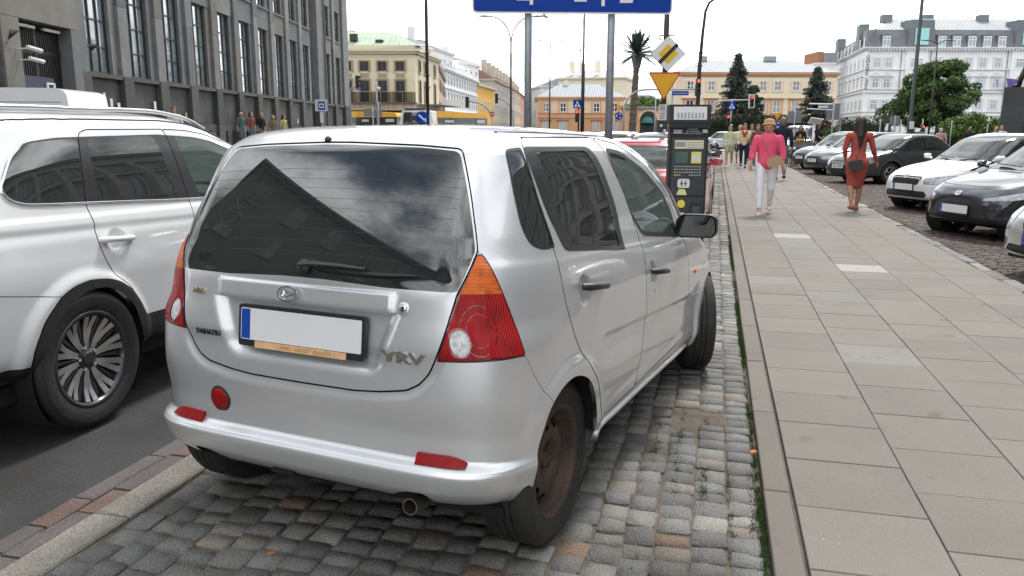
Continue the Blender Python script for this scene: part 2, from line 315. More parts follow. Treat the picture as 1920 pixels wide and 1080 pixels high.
class Cut:
    """half shell grid with labels; features are polygons in (|x|+y, z) ('r') or (y-|x|, z) ('f')"""
    def __init__(s, S, res=.015, ures=None):
        s.S = S; nk = len(S.K)-1; vs = []
        for i in range(nk):
            x, y, z = S.base(np.array([.5,.5,1.5,1.5,2.5,2.5,.1,.1,2.9,2.9]), np.array([i, i+1]*5, float)); d = max(math.dist((x[j], y[j], z[j]), (x[j+1], y[j+1], z[j+1])) for j in (0, 2, 4, 6, 8))
            m = int(min(max(1, math.ceil(d/res)), 40)); vs += [i+k/m for k in range(m)]
        vs.append(nk); Lside = S.K[:,4].max()-S.K[:,3].min()-1.6; na = max(8, int(1.45/res)); nb = max(4, int(Lside/res/1.2))
        us = np.concatenate([np.linspace(0,1,na+1)[:-1], np.linspace(1,2,nb+1)[:-1], np.linspace(2,3,max(8, int(na*(ures or 1)))+1)])
        U, V = np.meshgrid(us, np.array(vs, float)); nu = len(us); nv = len(vs); U = U.ravel(); V = V.ravel(); x, y, z = S.base(U, V)
        s.A = np.stack([U, V, x+y, y-x, z, x, y], 1); i = (np.arange(nv-1)[:,None]*nu+np.arange(nu-1)).ravel()
        a, b, c, d = i, i+1, i+nu+1, i+nu; s.T = np.concatenate([np.stack([a, b, c], 1), np.stack([a, c, d], 1)]); s.L = np.zeros(len(s.T), int); s.names = ['body']
    def lab(s, n):
        if n not in s.names: s.names.append(n)
        return s.names.index(n)
    def _sel(s, frm, ur):
        sel = np.isin(s.L, [s.lab(f) for f in frm]); uc = s.A[:,0][s.T].mean(1); return sel & (uc >= ur[0]) & (uc <= ur[1])
    def field(s, poly, mode):
        if callable(poly): return poly(s.A)
        return sdf(poly, s.A[:,2 if mode == 'r' else 3], s.A[:,4])
    def region(s, poly, label, frm=('body',), mode='r', off=0., ur=None, gap=0., gfrm=None):
        ur = ur or ((0, 2.35) if mode == 'r' else (1.3, 3)); f = s.field(poly, mode)-off
        s.A, s.T, s.L, _ = tri_split(s.A, s.T, s.L, f, s._sel(frm, ur)); f = s.field(poly, mode)-off
        sel = s._sel(frm, ur) & (f[s.T].mean(1) < 0); s.L[sel] = s.lab(label)
        if gap: s.line(poly, gap, gfrm or tuple({label, *frm}), mode, off, ur)
    def line(s, poly, g, frm, mode='r', off=0., ur=None, label='gap'):
        ur = ur or ((0, 2.35) if mode == 'r' else (1.3, 3))
        for sg in (g, -g):
            f = s.field(poly, mode)-off-sg; s.A, s.T, s.L, _ = tri_split(s.A, s.T, s.L, f, s._sel(frm, ur))
        f = np.abs(s.field(poly, mode)-off)[s.T].mean(1); s.L[s._sel(frm, ur) & (f < g*1.02+1e-7)] = s.lab(label)
    def finish(s, e=1.5e-3):
        u, v = s.A[:,0], s.A[:,1]; s.P = np.array(s.S.full(u, v)).T; s.Nn = s.S.normal(u, v, s.S.full, e)
        bad = ~np.isfinite(s.Nn).all(1) | (np.linalg.norm(s.Nn, axis=1) < .5); s.Nn[bad] = (0, 0, 1)
        x0 = s.A[:,5] < 1e-5; s.P[x0,0] = 0; s.Nn[x0,0] = 0; s.Nn /= np.linalg.norm(s.Nn, axis=1, keepdims=True)
        # outward check
        c = s.P.mean(0); 
        if ((s.P[len(s.P)//3]-[0,c[1],c[2]])*s.Nn[len(s.P)//3]).sum() < 0: s.Nn = -s.Nn
    def part(s, label, name, mt, parent=None, sides='both', off=0., where=None, wall=0., **kw):
        if label not in s.names: return None
        T = s.T[s.L == s.names.index(label)]
        if where is not None: T = T[where(s.P[T].mean(1))]
        if not len(T): return None
        ids, inv = np.unique(T, return_inverse=True); T = inv.reshape(-1, 3); P = s.P[ids]+s.Nn[ids]*off; Nn = s.Nn[ids]
        n1 = np.cross(P[T[:,1]]-P[T[:,0]], P[T[:,2]]-P[T[:,0]]); fl = (n1*Nn[T].mean(1)).sum(1) < 0; T[fl] = T[fl][:, ::-1]
        if wall:   # groove: floor sits below, side walls join it to the surface
            Ed = np.concatenate([T[:,[0,1]], T[:,[1,2]], T[:,[2,0]]]); sk = np.sort(Ed, 1); key = sk[:,0].astype(np.int64)*len(P)+sk[:,1]; uq, fi, ct = np.unique(key, return_index=True, return_counts=True)
            B = Ed[fi[ct == 1]]; n = len(P); Pt = P.copy(); P = np.concatenate([P-Nn*wall, Pt]); Nn = np.concatenate([Nn, Nn])
            T = np.concatenate([T, np.stack([B[:,0], B[:,1], B[:,1]+n], 1), np.stack([B[:,0], B[:,1]+n, B[:,0]+n], 1)])
        PP = []; TT = []; NN = []; b = 0
        for sg in ((1,) if sides == 'R' else (-1,) if sides == 'L' else (1, -1)):
            PP.append(P*[sg,1,1]); NN.append(Nn*[sg,1,1]); TT.append((T if sg > 0 else T[:, ::-1])+b); b += len(P)
        P = np.concatenate(PP); T = np.concatenate(TT); Nn = np.concatenate(NN)
        me = bpy.data.meshes.new(name); me.vertices.add(len(P)); me.vertices.foreach_set('co', P.astype(np.float32).ravel())
        me.loops.add(len(T)*3); me.loops.foreach_set('vertex_index', T.astype(np.int32).ravel()); me.polygons.add(len(T)); me.polygons.foreach_set('loop_start', np.arange(len(T), dtype=np.int32)*3)
        me.update(); me.validate(); me.shade_smooth()
        if len(me.vertices) == len(Nn) and not wall: me.normals_split_custom_set_from_vertices(Nn.tolist())
        me.materials.append(mt); return link(name, me, parent, **kw)
    def at(s, u, v):
        P = np.array(s.S.full(np.array([u], float), np.array([v], float)))[:,0]; return Vector(P)
    def pick(s, x=None, y=None, z=None, t=None, u0=None):
        """surface point nearest to the given outline coordinates"""
        d = 0
        if x is not None: d = d+(s.P[:,0]-x)**2
        if y is not None: d = d+(s.P[:,1]-y)**2
        if z is not None: d = d+(s.P[:,2]-z)**2
        if t is not None: d = d+(s.A[:,2]-t)**2
        if u0 is not None: d = d+(s.A[:,0] < u0)*9.+(s.A[:,0] > 2.4)*9.
        i = np.argmin(d); return Vector(s.P[i]), Vector(s.Nn[i])
RUB = mat('black_rubber', (.018,.018,.019), .55, bump=.1, bs=90)
TYR = mat('tyre_rubber', (.022,.021,.02), .75, var=.35, vs=9, bump=.25, bs=70)
BLK = mat('black_plastic', (.02,.021,.023), .42, bump=.15, bs=200)
GAPM = mat('panel_gap', (.008,.008,.008), .8)
CHR = mat('chrome', (.78,.78,.79), .12, 1.)
def tyre_mesh(R, rr, w, n=64, blocks=True):
    b = MB(); h = w/2
    prof = [(rr-.004, -h*.82), (rr+.012, -h*.93), (rr+(R-rr)*.5, -h*1.04), (R-.022, -h*.99), (R-.006, -h*.86), (R, -h*.7), (R, -h*.38), (R-.008, -h*.36), (R-.008, -h*.30), (R, -h*.28), (R+.001, 0-.006), (R-.008, -.004), (R-.008, .004), (R+.001, .006), (R, h*.28), (R-.008, h*.30), (R-.008, h*.36), (R, h*.38), (R, h*.7), (R-.006, h*.86), (R-.022, h*.99), (R-.03, h*1.0), (R-.032,h*1.02), (rr+(R-rr)*.5, h*1.04), (rr+.012, h*.93), (rr-.004, h*.82)]
    b.lathe(prof, n, axis='x')
    if blocks:      # shoulder sipes
        for k in range(72):
            a = 2*math.pi*k/72
            for sg in (-1, 1):
                rot = Matrix.Rotation(a, 3, 'X'); t = Matrix.Rotation(sg*.35, 3, 'Z')
                P = []
                for dx, dy, dz in [(-.016,-.005,-.012),(.016,-.005,-.012),(.016,.005,-.012),(-.016,.005,-.012),(-.016,-.005,.0028),(.016,-.005,.0028),(.016,.005,.0028),(-.016,.005,.0028)]:
                    q = t @ Vector((dx, dy, 0)); q = Vector((q.x+sg*h*.52, q.y, dz+R-.002)); P.append(tuple(rot @ q))
                b.add(P, [(0,3,2,1),(4,5,6,7),(0,1,5,4),(1,2,6,5),(2,3,7,6),(3,0,4,7)])
    return b.mesh('tyre', TYR, auto=35)
def cut_disc(prof_fn, r0, r1, holes, nr, na, name, mt, thick=.004):
    """disc h = prof_fn(r) around x axis with holes cut out of it; holes: list of polygons in (r*cos, r*sin)"""
    rs = np.linspace(r0, r1, nr); an = np.linspace(0, 2*np.pi, na, endpoint=False); Rr, A_ = np.meshgrid(rs, an, indexing='ij'); X = (Rr*np.cos(A_)).ravel(); Y = (Rr*np.sin(A_)).ravel()
    A = np.stack([X, Y], 1); i, j = np.meshgrid(np.arange(nr-1), np.arange(na), indexing='ij'); i = i.ravel(); j = j.ravel(); j2 = (j+1) % na
    a, b, c, d = i*na+j, i*na+j2, (i+1)*na+j2, (i+1)*na+j; T = np.concatenate([np.stack([a, b, c], 1), np.stack([a, c, d], 1)]); L = np.zeros(len(T), int)
    for h in holes:
        f = sdf(h, A[:,0], A[:,1]); A, T, L, _ = tri_split(A, T, L, f, np.ones(len(T), bool)); f = sdf(h, A[:,0], A[:,1]); L[f[T].mean(1) < 0] = 1
    T = T[L == 0]; rr = np.hypot(A[:,0], A[:,1]); hx = prof_fn(rr); n = len(A)
    P = np.concatenate([np.stack([hx, A[:,0], A[:,1]], 1), np.stack([hx-thick, A[:,0], A[:,1]], 1)])
    Ed = np.concatenate([T[:,[0,1]], T[:,[1,2]], T[:,[2,0]]]); sk = np.sort(Ed, 1); key = sk[:,0].astype(np.int64)*n+sk[:,1]; uq, fi, ct = np.unique(key, return_index=True, return_counts=True); B = Ed[fi[ct == 1]]
    me = bpy.data.meshes.new(name); me.from_pydata(P.tolist(), [], [tuple(t) for t in T]+[tuple(t[::-1]+n) for t in T]+[(e[0], e[0]+n, e[1]+n, e[1]) for e in B]); me.materials.append(mt); me.shade_smooth(); me.set_sharp_from_angle(angle=R_(40)); me.update(); return me
def circ(cx, cy, r, n=20, ry=None, rot=0.):
    return [(cx+r*math.cos(a)*math.cos(rot)-(ry or r)*math.sin(a)*math.sin(rot), cy+r*math.cos(a)*math.sin(rot)+(ry or r)*math.sin(a)*math.cos(rot)) for a in [2*math.pi*k/n for k in range(n)]]
_wheels = {}
def wheel(parent, loc, R, rr, w, style='alloy', side=1, steer=0., spin=0., name='wheel', colr=None):
    key = (R, rr, w, style)
    if key not in _wheels:
        ty = tyre_mesh(R, rr, w, blocks=style in ('steel','multi')); h = w/2; ms = []
        if style == 'steel':
            rust = mat('rusty_steel', (.040,.034,.031), .6, .3, vs=8, vcol2=(.105,.062,.042), bump=.5, bs=45, detail=9)
            b = MB(); b.lathe([(rr+.010, h*.80), (rr+.012, h*.88), (rr+.004, h*.93), (rr-.008, h*.86), (rr-.013, h*.70), (rr-.017, h*.40), (rr-.030, h*.28), (rr-.034, h*.02), (rr-.036, -h*.8)], 64, axis='x'); ms.append(('rim', b.mesh('rim', rust, smooth=True)))
            pf = lambda r: h*(.30+.25*sstep(.16, .125, r)-.30*sstep(.085,.05,r)-.28*sstep(.125, .162, r))
            holes = [circ(.128*math.cos(a), .128*math.sin(a), .017, 16, .010, a+math.pi/2) for a in [2*math.pi*(k+.5)/12 for k in range(12)]]
            ms.append(('wheel_disc', cut_disc(pf, .028, rr-.030, holes, 26, 120, 'wheel_disc', rust)))
            b = MB(); b.lathe([(.03,h*.05),(.031,h*.34),(.026,h*.42),(.0,h*.44)], 20, axis='x'); ms.append(('hub_cap', b.mesh('hub_cap', rust, auto=40)))
            b = MB()
            for k in range(4): a = 2*math.pi*k/4+.5; b.tube([(h*.1, .05*math.cos(a), .05*math.sin(a)), (h*.42, .05*math.cos(a), .05*math.sin(a))], .0105, 6)
            ms.append(('wheel_nut', b.mesh('wheel_nut', rust)))
            b = MB(); b.lathe([(rr-.03,-.04),(.02,-.04)], 32, axis='x'); ms.append(('brake_drum', b.mesh('brake_drum', mat('drum', (.02,.018,.016), .8))))
        else:
            sil = colr or mat('alloy_silver', (.62,.63,.64), .28, .9, coat=.4); drk = mat('alloy_dark', (.035,.035,.04), .35, .3, coat=.5)
            face = drk if style == 'dark' else sil
            b = MB(); b.lathe([(rr+.008, h*.80), (rr+.012, h*.92), (rr+.002, h*.96), (rr-.012, h*.90), (rr-.018, h*.6), (rr-.03, -h*.6)], 64, axis='x'); ms.append(('rim', b.mesh('rim', drk if style == 'multi' else face, smooth=True)))
            ns = {'multi': 10, 'alloy': 5, 'dark': 7, 'twin': 9}.get(style, 6); b = MB(); bd = MB()
            for k in range(ns):
                a0 = 2*math.pi*k/ns
                for da, wd in (((-.12, .0095), (.12, .0095)) if style in ('multi',) else ((0, .02),)):
                    pts = []
                    for t in (0, .35, .7, 1):
                        r = .035+(rr-.018-.035)*t; aa = a0+da*(t**.6); hh = h*(.62+.22*t**2-.10*math.sin(math.pi*t)); wdd = wd*(1+.7*t)
                        pts.append([(hh+ox, (r)*math.cos(aa)-oy*math.sin(aa), (r)*math.sin(aa)+oy*math.cos(aa)) for ox, oy in ((0,-wdd),(0,wdd),(-.03,wdd*.7),(-.03,-wdd*.7))])
                    vs = sum(pts, []); fs = []
                    for q in range(3):
                        for e in range(4): fs.append((q*4+e, q*4+(e+1) % 4, q*4+4+(e+1) % 4, q*4+4+e))
                    b.add(vs, fs, 0)
                if style == 'multi':
                    a = a0+math.pi/ns; r1 = rr-.02
                    bd.add([(h*.50, .05*math.cos(a-.05), .05*math.sin(a-.05)), (h*.50, .05*math.cos(a+.05), .05*math.sin(a+.05)), (h*.66, r1*math.cos(a+.055), r1*math.sin(a+.055)), (h*.66, r1*math.cos(a-.055), r1*math.sin(a-.055)),
                            (h*.3, .05*math.cos(a-.05), .05*math.sin(a-.05)), (h*.3, .05*math.cos(a+.05), .05*math.sin(a+.05)), (h*.4, r1*math.cos(a+.055), r1*math.sin(a+.055)), (h*.4, r1*math.cos(a-.055), r1*math.sin(a-.055))], [(0,1,2,3),(0,3,7,4),(1,5,6,2)], 0)
            ms.append(('spokes', fix_mesh(b.mesh('spokes', face, auto=50))))
            if bd.n: ms.append(('inner_spokes', fix_mesh(bd.mesh('inner_spokes', drk))))
            b = MB(); b.lathe([(.075,h*.2),(.06,h*.60),(.034,h*.68),(.03,h*.72),(.0,h*.73)], 24, axis='x'); ms.append(('hub_cap', b.mesh('hub_cap', drk, auto=40)))
            if style == 'multi':
                b = MB()
                for k in range(5): a = 2*math.pi*k/5+.3; b.tube([(h*.3, .057*math.cos(a), .057*math.sin(a)), (h*.68, .057*math.cos(a), .057*math.sin(a))], .010, 6)
                ms.append(('wheel_nut', b.mesh('wheel_nut', CHR)))
            b = MB(); b.lathe([(rr-.035,-.02),(.02,-.02)], 32, axis='x'); ms.append(('brake_disc', b.mesh('brake_disc', mat('drum', (.02,.018,.016), .8))))
        _wheels[key] = (ty, ms)
    ty, ms = _wheels[key]
    o = link('wheel', ty, parent); o.location = loc; o.rotation_euler = (spin, 0, steer+(0 if side > 0 else math.pi))
    for nm, me in ms: link(nm, me, o)
    return o
def fix_mesh(me):
    bm = bmesh.new(); bm.from_mesh(me); bmesh.ops.recalc_face_normals(bm, faces=bm.faces); bm.to_mesh(me); bm.free(); return me
def disc_on(p, n, r, mt, name, parent, ry=None, up=.006, dome=.004, seg=28, mesh_only=False):
    """round or oval lens / badge lying on a surface at p with normal n"""
    ry = ry or r; b = MB(); b.lathe([(1.0,-.02/.1),(1.0,.0),(.96,.5),(.6,.9),(0,1.)], seg)
    me = b.mesh(name, mt, auto=50); n = Vector(n).normalized(); up_ = Vector((0,0,1)); xa = up_.cross(n).normalized(); ya = n.cross(xa)
    Mx = Matrix((xa, ya, n)).transposed().to_4x4(); me.transform(Matrix.Translation(Vector(p)+n*(up-dome)) @ Mx @ Matrix.Diagonal((r, ry, dome, 1))); return link(name, me, parent)
def frame_on(p, n):
    n = Vector(n).normalized(); xa = Vector((0,0,1)).cross(n).normalized(); ya = n.cross(xa); return Matrix.Translation(p) @ Matrix((xa, ya, n)).transposed().to_4x4()
def put_text(txt, size, mt, p, n, parent, name='lettering', up=.004, depth=.0015, bold=0., sx=1., sp=1., shear=0.):
    me = text_mesh(txt, size, mt, name, depth, bold=bold, sx=sx, sp=sp)
    if shear: me.transform(Matrix(((1,shear,0,0),(0,1,0,0),(0,0,1,0),(0,0,0,1))))
    me.transform(frame_on(Vector(p)+Vector(n)*up, n)); return link(name, me, parent)
# ---------------------------------------------------------------- the silver hatchback
TINT = glassmat('tinted_glass', (.8,.9,.9), .05, ior=1.95, wav=.0)
CLRG = glassmat('clear_glass', (.80,.93,.90), .80, ior=1.5)
def paint(name, col, metal=.0, rough=.4, coat=1., var=.0, flake=0.):
    m = mat(name, col, rough, metal, coat=coat, var=var or .04, vs=2.2, detail=8)
    return m
def lensmat(name, col, scale, kind='x', rough=.12, em=.0, s2=None):
    """moulded lamp lens: coloured gloss with ribs"""
    if name in _M: return _M[name]
    m = bpy.data.materials.new(name); m.use_nodes = True; t = m.node_tree; b = t.nodes['Principled BSDF']; L = t.links.new
    tcn = t.nodes.new('ShaderNodeTexCoord'); w = t.nodes.new('ShaderNodeTexWave'); w.inputs['Scale'].default_value = scale; w.bands_direction = kind.upper(); w.inputs['Distortion'].default_value = .6; L(tcn.outputs['Object'], w.inputs[0])
    v = t.nodes.new('ShaderNodeTexVoronoi'); v.inputs['Scale'].default_value = s2 or 9; L(tcn.outputs['Object'], v.inputs[0])
    cr = t.nodes.new('ShaderNodeValToRGB'); cr.color_ramp.elements[0].color = (*[c*.5 for c in col], 1); cr.color_ramp.elements[1].color = (*[min(1, c*1.35) for c in col], 1)
    f = mth('ADD', mth('MULTIPLY', w.outputs[1], .45, tree=t), mth('MULTIPLY', v.outputs[0], 1.1, tree=t), tree=t); L(f, cr.inputs[0]); L(cr.outputs[0], b.inputs['Base Color'])
    b.inputs['Roughness'].default_value = .35; b.inputs['Coat Weight'].default_value = .2; b.inputs['Coat Roughness'].default_value = .02; b.inputs['Specular IOR Level'].default_value = .3
    bp = t.nodes.new('ShaderNodeBump'); bp.inputs['Strength'].default_value = .5; bp.inputs['Distance'].default_value = .004; L(w.outputs[1], bp.inputs['Height']); L(bp.outputs[0], b.inputs['Normal'])
    _M[name] = m; return m
REDL = lensmat('red_lens', (.33,.002,.004), 55, 'x', s2=16); AMBL = lensmat('amber_lens', (.62,.12,.008), 75, 'z', s2=40); CLRL = lensmat('clear_lens', (.62,.62,.64), 45, 'x', s2=50)
REFL = mat('reflector_red', (.30,.003,.006), .35, coat=.15, spec=.2, bump=.3, bs=220)
PLW = mat('plate_white', (.80,.81,.82), .35); PLB = mat('plate_blue', (.01,.07,.42), .35); LETK = mat('plate_black', (.012,.012,.012), .4)
def plate(parent, p, n, w=.52, h=.114, txt=None, frame=True, strip=None, name='number_plate', pcol=None):
    F = frame_on(Vector(p), n); o = None
    b = MB(); hw, hh = w/2+.012, h/2+.012
    if frame:
        b.prism(fillet([(-hw,-hh-.012),(hw,-hh-.012),(hw,hh),(-hw,hh)], .012, 3), -.012, .006)
        me = b.mesh('plate_frame', BLK, auto=40); me.transform(F); o = link('plate_frame', me, parent)
    b = MB(); b.prism(fillet([(-w/2,-h/2),(w/2,-h/2),(w/2,h/2),(-w/2,h/2)], .006, 3), .0, .008, mi=0); b.bb(-w/2+.003, -w/2+.042, -h/2+.003, h/2-.003, .004, .0085, mi=1)
    me = b.mesh(name, [pcol or PLW, PLB]); me.transform(F); q = link(name, me, parent)
    if txt:
        t = text_mesh(txt, h*.98, LETK, 'plate_lettering', .0006, sx=.80, sp=1.05); t.transform(F @ Matrix.Translation((.018, 0, .009))); link('plate_lettering', t, q if q.parent is None or q.parent.parent is None else q)
    return q
def seat(parent, x, y, z, mt, rz=0):
    b = MB(); b.prism(fillet([(-.24,-.05),(.24,-.05),(.25,.10),(-.25,.10)], .04), y-.25, y+.25, 'y'); me = b.mesh('seat', mt, auto=50); me.transform(Matrix.Translation((x, 0, z))); o = link('seat', me, parent)
    b = MB(); b.prism(fillet([(-.24,0),(.24,0),(.20,.58),(-.20,.58)], .06), -.06, .06, 'y'); b.prism(fillet([(-.12,.62),(.12,.62),(.11,.80),(-.11,.80)], .05), -.045, .05, 'y')
    me = b.mesh('seat_back', mt, auto=50); me.transform(Matrix.Translation((x, y-.28, z+.06)) @ Matrix.Rotation(R_(-14), 4, 'X').inverted()); link('seat_back', me, o); return o
exec_hero = True
SILV = mat('silver_paint', (.72,.73,.745), .37, .60, coat=1., var=.03, vs=1.5)
HATCH = fillet([(-.9,1.452),(-.143,1.452),(.131,1.443),(.296,1.432),(.296,1.279),(.290,1.111),(.181,.979),(.134,.880),(.072,.766),(.044,.722),(.005,.684),(-.045,.659),(-.157,.641),(-.252,.632),(-.9,.626)], .012, 2)
def hero_disp(x, y, z):
    d = np.zeros_like(z); rear = y < .05
    # number plate recess and the garnish above it
    ex = sstep(.418, .345, x-(.90-z)*-.30*0+(.91-z)*.38); m = ex*sstep(.680, .745, z)*sstep(.912, .900, z)*rear
    d -= .027*m
    g = sstep(.380, .356, x)*sstep(.899, .913, z)*sstep(.976, .958, z)*rear; d += .012*g
    # wheel arch lips
    for cy, cz, r in ((.006, .335, .305), (2.462, .37, .305)):
        q = np.hypot(y-cy, (z-cz)); d += .016*sstep(r+.085, r+.03, q)*(z > .1)*(x > .5)*sstep(-.33, -.22, y)
    # door crease and soft shoulder
    zc = .720-(y-.2)*.0615; on = sstep(.30, .42, y)*sstep(2.2, 2.05, y)*(x > .5)
    d -= .007*on*sstep(zc+.012, zc-.012, z)*sstep(zc-.16, zc-.05, z)
    # handle cups
    for cy, cz in ((.155, .925), (1.095, .862)):
        q = ((y-cy)/.062)**2+((z-cz)/.062)**2; d -= .016*sstep(1.0, .3, q)*(x > .5)
    # step above the bumper
    q = rear & (z < .82) & (z > .5); sd = np.full_like(z, .1); sd[q] = sdf(HATCH, (x+y)[q], z[q]); d -= .012*sstep(.040, .004, sd)*sstep(.80, .72, z)*rear
    return d
def build_hero():
    root = thing('silver_hatchback', 'silver hatchback seen from behind with a rusty steel wheel, parked on the cobbles', 'car', (-1.26615, 2.83821, 0.0))
    root.rotation_euler = Matrix.Rotation(R_(-10.731), 3, 'Z').to_4x4().to_euler() if False else (Matrix.Rotation(R_(-10.731), 4, 'Z') @ Matrix.Rotation(-.02143, 4, 'X') @ Matrix.Rotation(-.0044, 4, 'Y')).to_euler()
    S = Shell(HK, hero_disp, flat=hero_flat); C = Cut(S, .0135)
    hatch = HATCH
    glass = fillet([(-.9,1.447),(-.143,1.444),(.131,1.436),(.284,1.424,.02),(.284,1.279),(.279,1.111),(.180,.984,.01),(-.091,.985),(-.341,.996),(-.9,.999)], .01, 2)
    light = fillet([(.290,1.111,.004),(.195,.993),(.140,.889),(.080,.768,.006),(.18,.773),(.309,.779),(.474,.781,.008),(.440,.868),(.384,.979),(.342,1.057),(.316,1.095)], .01, 2)
    C.region(hatch, 'tailgate', ('body',)); C.region(light, 'light', ('body',))
    bump = [(-1,-.2),(-1,.77),(.08,.768),(.474,.781),(.537,.695),(.640,.590),(.70,.45),(.70,-.2)]
    C.region(bump, 'bumper', ('body',))
    C.region(glass, 'rear_glass', ('tailgate',))
    arch = [(.515,.0),(.520,.281),(.544,.463),(.600,.560),(.634,.594),(.695,.626),(.752,.640),(.820,.643),(.887,.629),(.960,.600),(1.014,.560),(1.055,.50),(1.078,.43),(1.078,.30),(1.07,.0)]
    C.region(fillet(arch, .03, 3), 'hole', ('body','bumper'))
    arf = [(y_+2.462-.006+.02-2*.815, z_+.035) for y_, z_ in arch]; C.region(fillet(arf, .03, 3), 'hole', ('body','bumper'), mode='f', ur=(1, 2.9))
    door_r = fillet([(.62,1.474),(1.327,1.482),(1.421,1.407),(1.583,1.25),(1.715,1.079),(1.782,.922),(1.795,.661),(1.729,.496),(1.651,.375),(1.353,.362),(1.150,.352),(1.115,.46),(1.084,.551),(.917,.702),(.832,.804),(.768,.934),(.725,1.088),(.649,1.256),(.616,1.414)], .04, 3)
    door_f = fillet([(1.327,1.482),(1.60,1.458),(1.97,1.365),(2.30,1.235),(2.47,1.09),(2.52,1.0),(2.66,.90),(2.70,.62),(2.66,.405),(1.651,.375),(1.729,.496),(1.795,.661),(1.782,.922),(1.715,1.079),(1.583,1.25),(1.421,1.407)], .03, 3)
    C.region(door_r, 'rear_door', ('body',)); C.region(door_f, 'front_door', ('body',))
    wr = fillet([(.612,1.441,.02),(1.209,1.444,.06),(1.307,1.39),(1.449,1.2),(1.497,1.013,.02),(.816,1.080,.03),(.701,1.219),(.634,1.362)], .06, 3)
    gr = fillet([(.693,1.424,.02),(1.165,1.428,.05),(1.245,1.384),(1.370,1.22),(1.434,1.034,.015),(.885,1.094,.015),(.775,1.232)], .05, 3)
    C.region(wr, 'window_frame', ('body','rear_door')); C.region(gr, 'rear_side_glass', ('window_frame',))
    qg = fillet([(.500,1.432,.02),(.600,1.440,.01),(.662,1.250),(.735,1.100,.01),(.640,1.098),(.559,1.121,.05),(.520,1.18),(.505,1.294)], .03, 3)
    C.region(qg, 'quarter_frame', ('body','rear_door')); C.region(qg, 'quarter_glass', ('quarter_frame',), off=-.010)
    wf = fillet([(1.425,1.440,.03),(1.603,1.429),(1.946,1.341),(2.271,1.215),(2.43,1.085),(2.45,.975,.02),(1.80,1.040,.05),(1.659,1.139),(1.498,1.322)], .06, 3)
    C.region(wf, 'window_frame_f', ('body','front_door')); C.region(wf, 'front_side_glass', ('window_frame_f',), off=-.020)
    ws = lambda A: np.maximum(np.maximum(11.55-A[:,1]*1., A[:,1]-16.6), (3.0-.80)-A[:,0])*.1
    C.region(ws, 'windscreen', ('body',), mode='f', ur=(2, 3))
    # open joints
    C.line(hatch, .0032, ('body','bumper','tailgate','light')); C.line(light, .0016, ('body','bumper'), label='gap')
    C.line(bump, .0010, ('body','bumper'), ur=(.3, 1.5)); C.line(door_r, .0026, ('body','rear_door','front_door')); C.line(door_f, .0024, ('body','front_door'))
    no = fillet([(-.085,.0),(-.09,.296,.02),(-.06,.322),(.02,.326),(.055,.300),(.10,.262,.02),(.12,.0)], .02, 3)
    C.region(no, 'bumper_notch', ('bumper',))
    # small recess line: amber part of the lamp, reversing lamp, stop part
    C.region([(-.1,.979),(.6,.981),(.6,1.3),(-.1,1.3)], 'indicator', ('light',)); rv = circ(.178,.829,.042,26); C.region(circ(.178,.829,.048,26), 'lamp_ring', ('light',)); C.region(rv, 'reversing_lens', ('lamp_ring',))
    C.region(light, 'lamp_edge', ('light','indicator'), off=-.006); 
    C.L[C.L == C.lab('lamp_edge')] = C.lab('tmp'); 
    # everything inside the offset outline keeps its lens label, the rim outside it becomes the dark edge
    f = C.field(light, 'r')+.006; ctr = f[C.T].mean(1); ins = ctr < 0; tmp = C.L == C.lab('tmp'); zc = C.A[:,4][C.T].mean(1)
    C.L[tmp & (zc > .980)] = C.lab('indicator'); C.L[tmp & (zc <= .980)] = C.lab('light'); edge = (ctr >= 0) & np.isin(C.L, [C.lab('light'), C.lab('indicator')]); C.L[edge] = C.lab('lamp_rim')
    for r_, n_ in ((.078, .0018), (.052, .0014)): C.line(circ(.262,.868,r_,30), n_, ('light',), label='lens_ring')
    C.finish()
    body = C.part('body', 'body', SILV, root); C.part('bumper', 'rear_bumper', SILV, root, where=lambda c: c[:,1] < 1.)
    C.part('bumper', 'front_bumper', SILV, root, where=lambda c: c[:,1] > 1.)
    tg = C.part('tailgate', 'tailgate', SILV, root); C.part('rear_glass', 'rear_window', TINT, tg)
    C.part('gap', 'panel_joints', GAPM, body, wall=.010)
    for sd_ in 'RL':
        for nm, lb, ml, wl in (('rear_door','rear_door','window_frame','rear_side_glass'), ('front_door','front_door','window_frame_f','front_side_glass')):
            d = C.part(lb, 'door', SILV, root, sd_)
            C.part(ml, 'window_frame', BLK, d, sd_, off=.0015); C.part(wl, 'window', TINT if nm == 'rear_door' else CLRG, d, sd_, off=-.002)
            hy, hz = ((.225, .922), (1.165, .858))[nm == 'front_door']; p, n = C.pick(y=hy, z=hz); sg = 1 if sd_ == 'R' else -1
            b = MB(); pts = [(p.x+q, p.y+dy, p.z+dz) for q, dy, dz in ((.004,-.115,.018),(.030,-.10,.017),(.036,-.03,.010),(.036,.05,.0),(.028,.095,-.006),(.004,.105,-.008))]; b.tube(pts, [.016,.019,.018,.017,.016,.012], 8, flat=.8)
            me = b.mesh('door_handle', BLK, auto=60); me.transform(Matrix.Diagonal((sg,1,1,1))); link('door_handle', me, d)
            if nm == 'front_door':
                p, n = C.pick(y=1.10, z=.775); disc_on((p.x*sg, p.y, p.z), (n.x*sg, n.y, n.z), .013, CHR, 'key_lock', d, up=.003)
        q = C.part('quarter_frame', 'quarter_window_frame', BLK, root, sd_, off=.001); C.part('quarter_glass', 'window', TINT, q, sd_, off=-.001)
        tl = C.part('lamp_rim', 'tail_light', mat('lamp_edge_dark', (.10,.004,.008), .2, coat=1), root, sd_, off=.002)
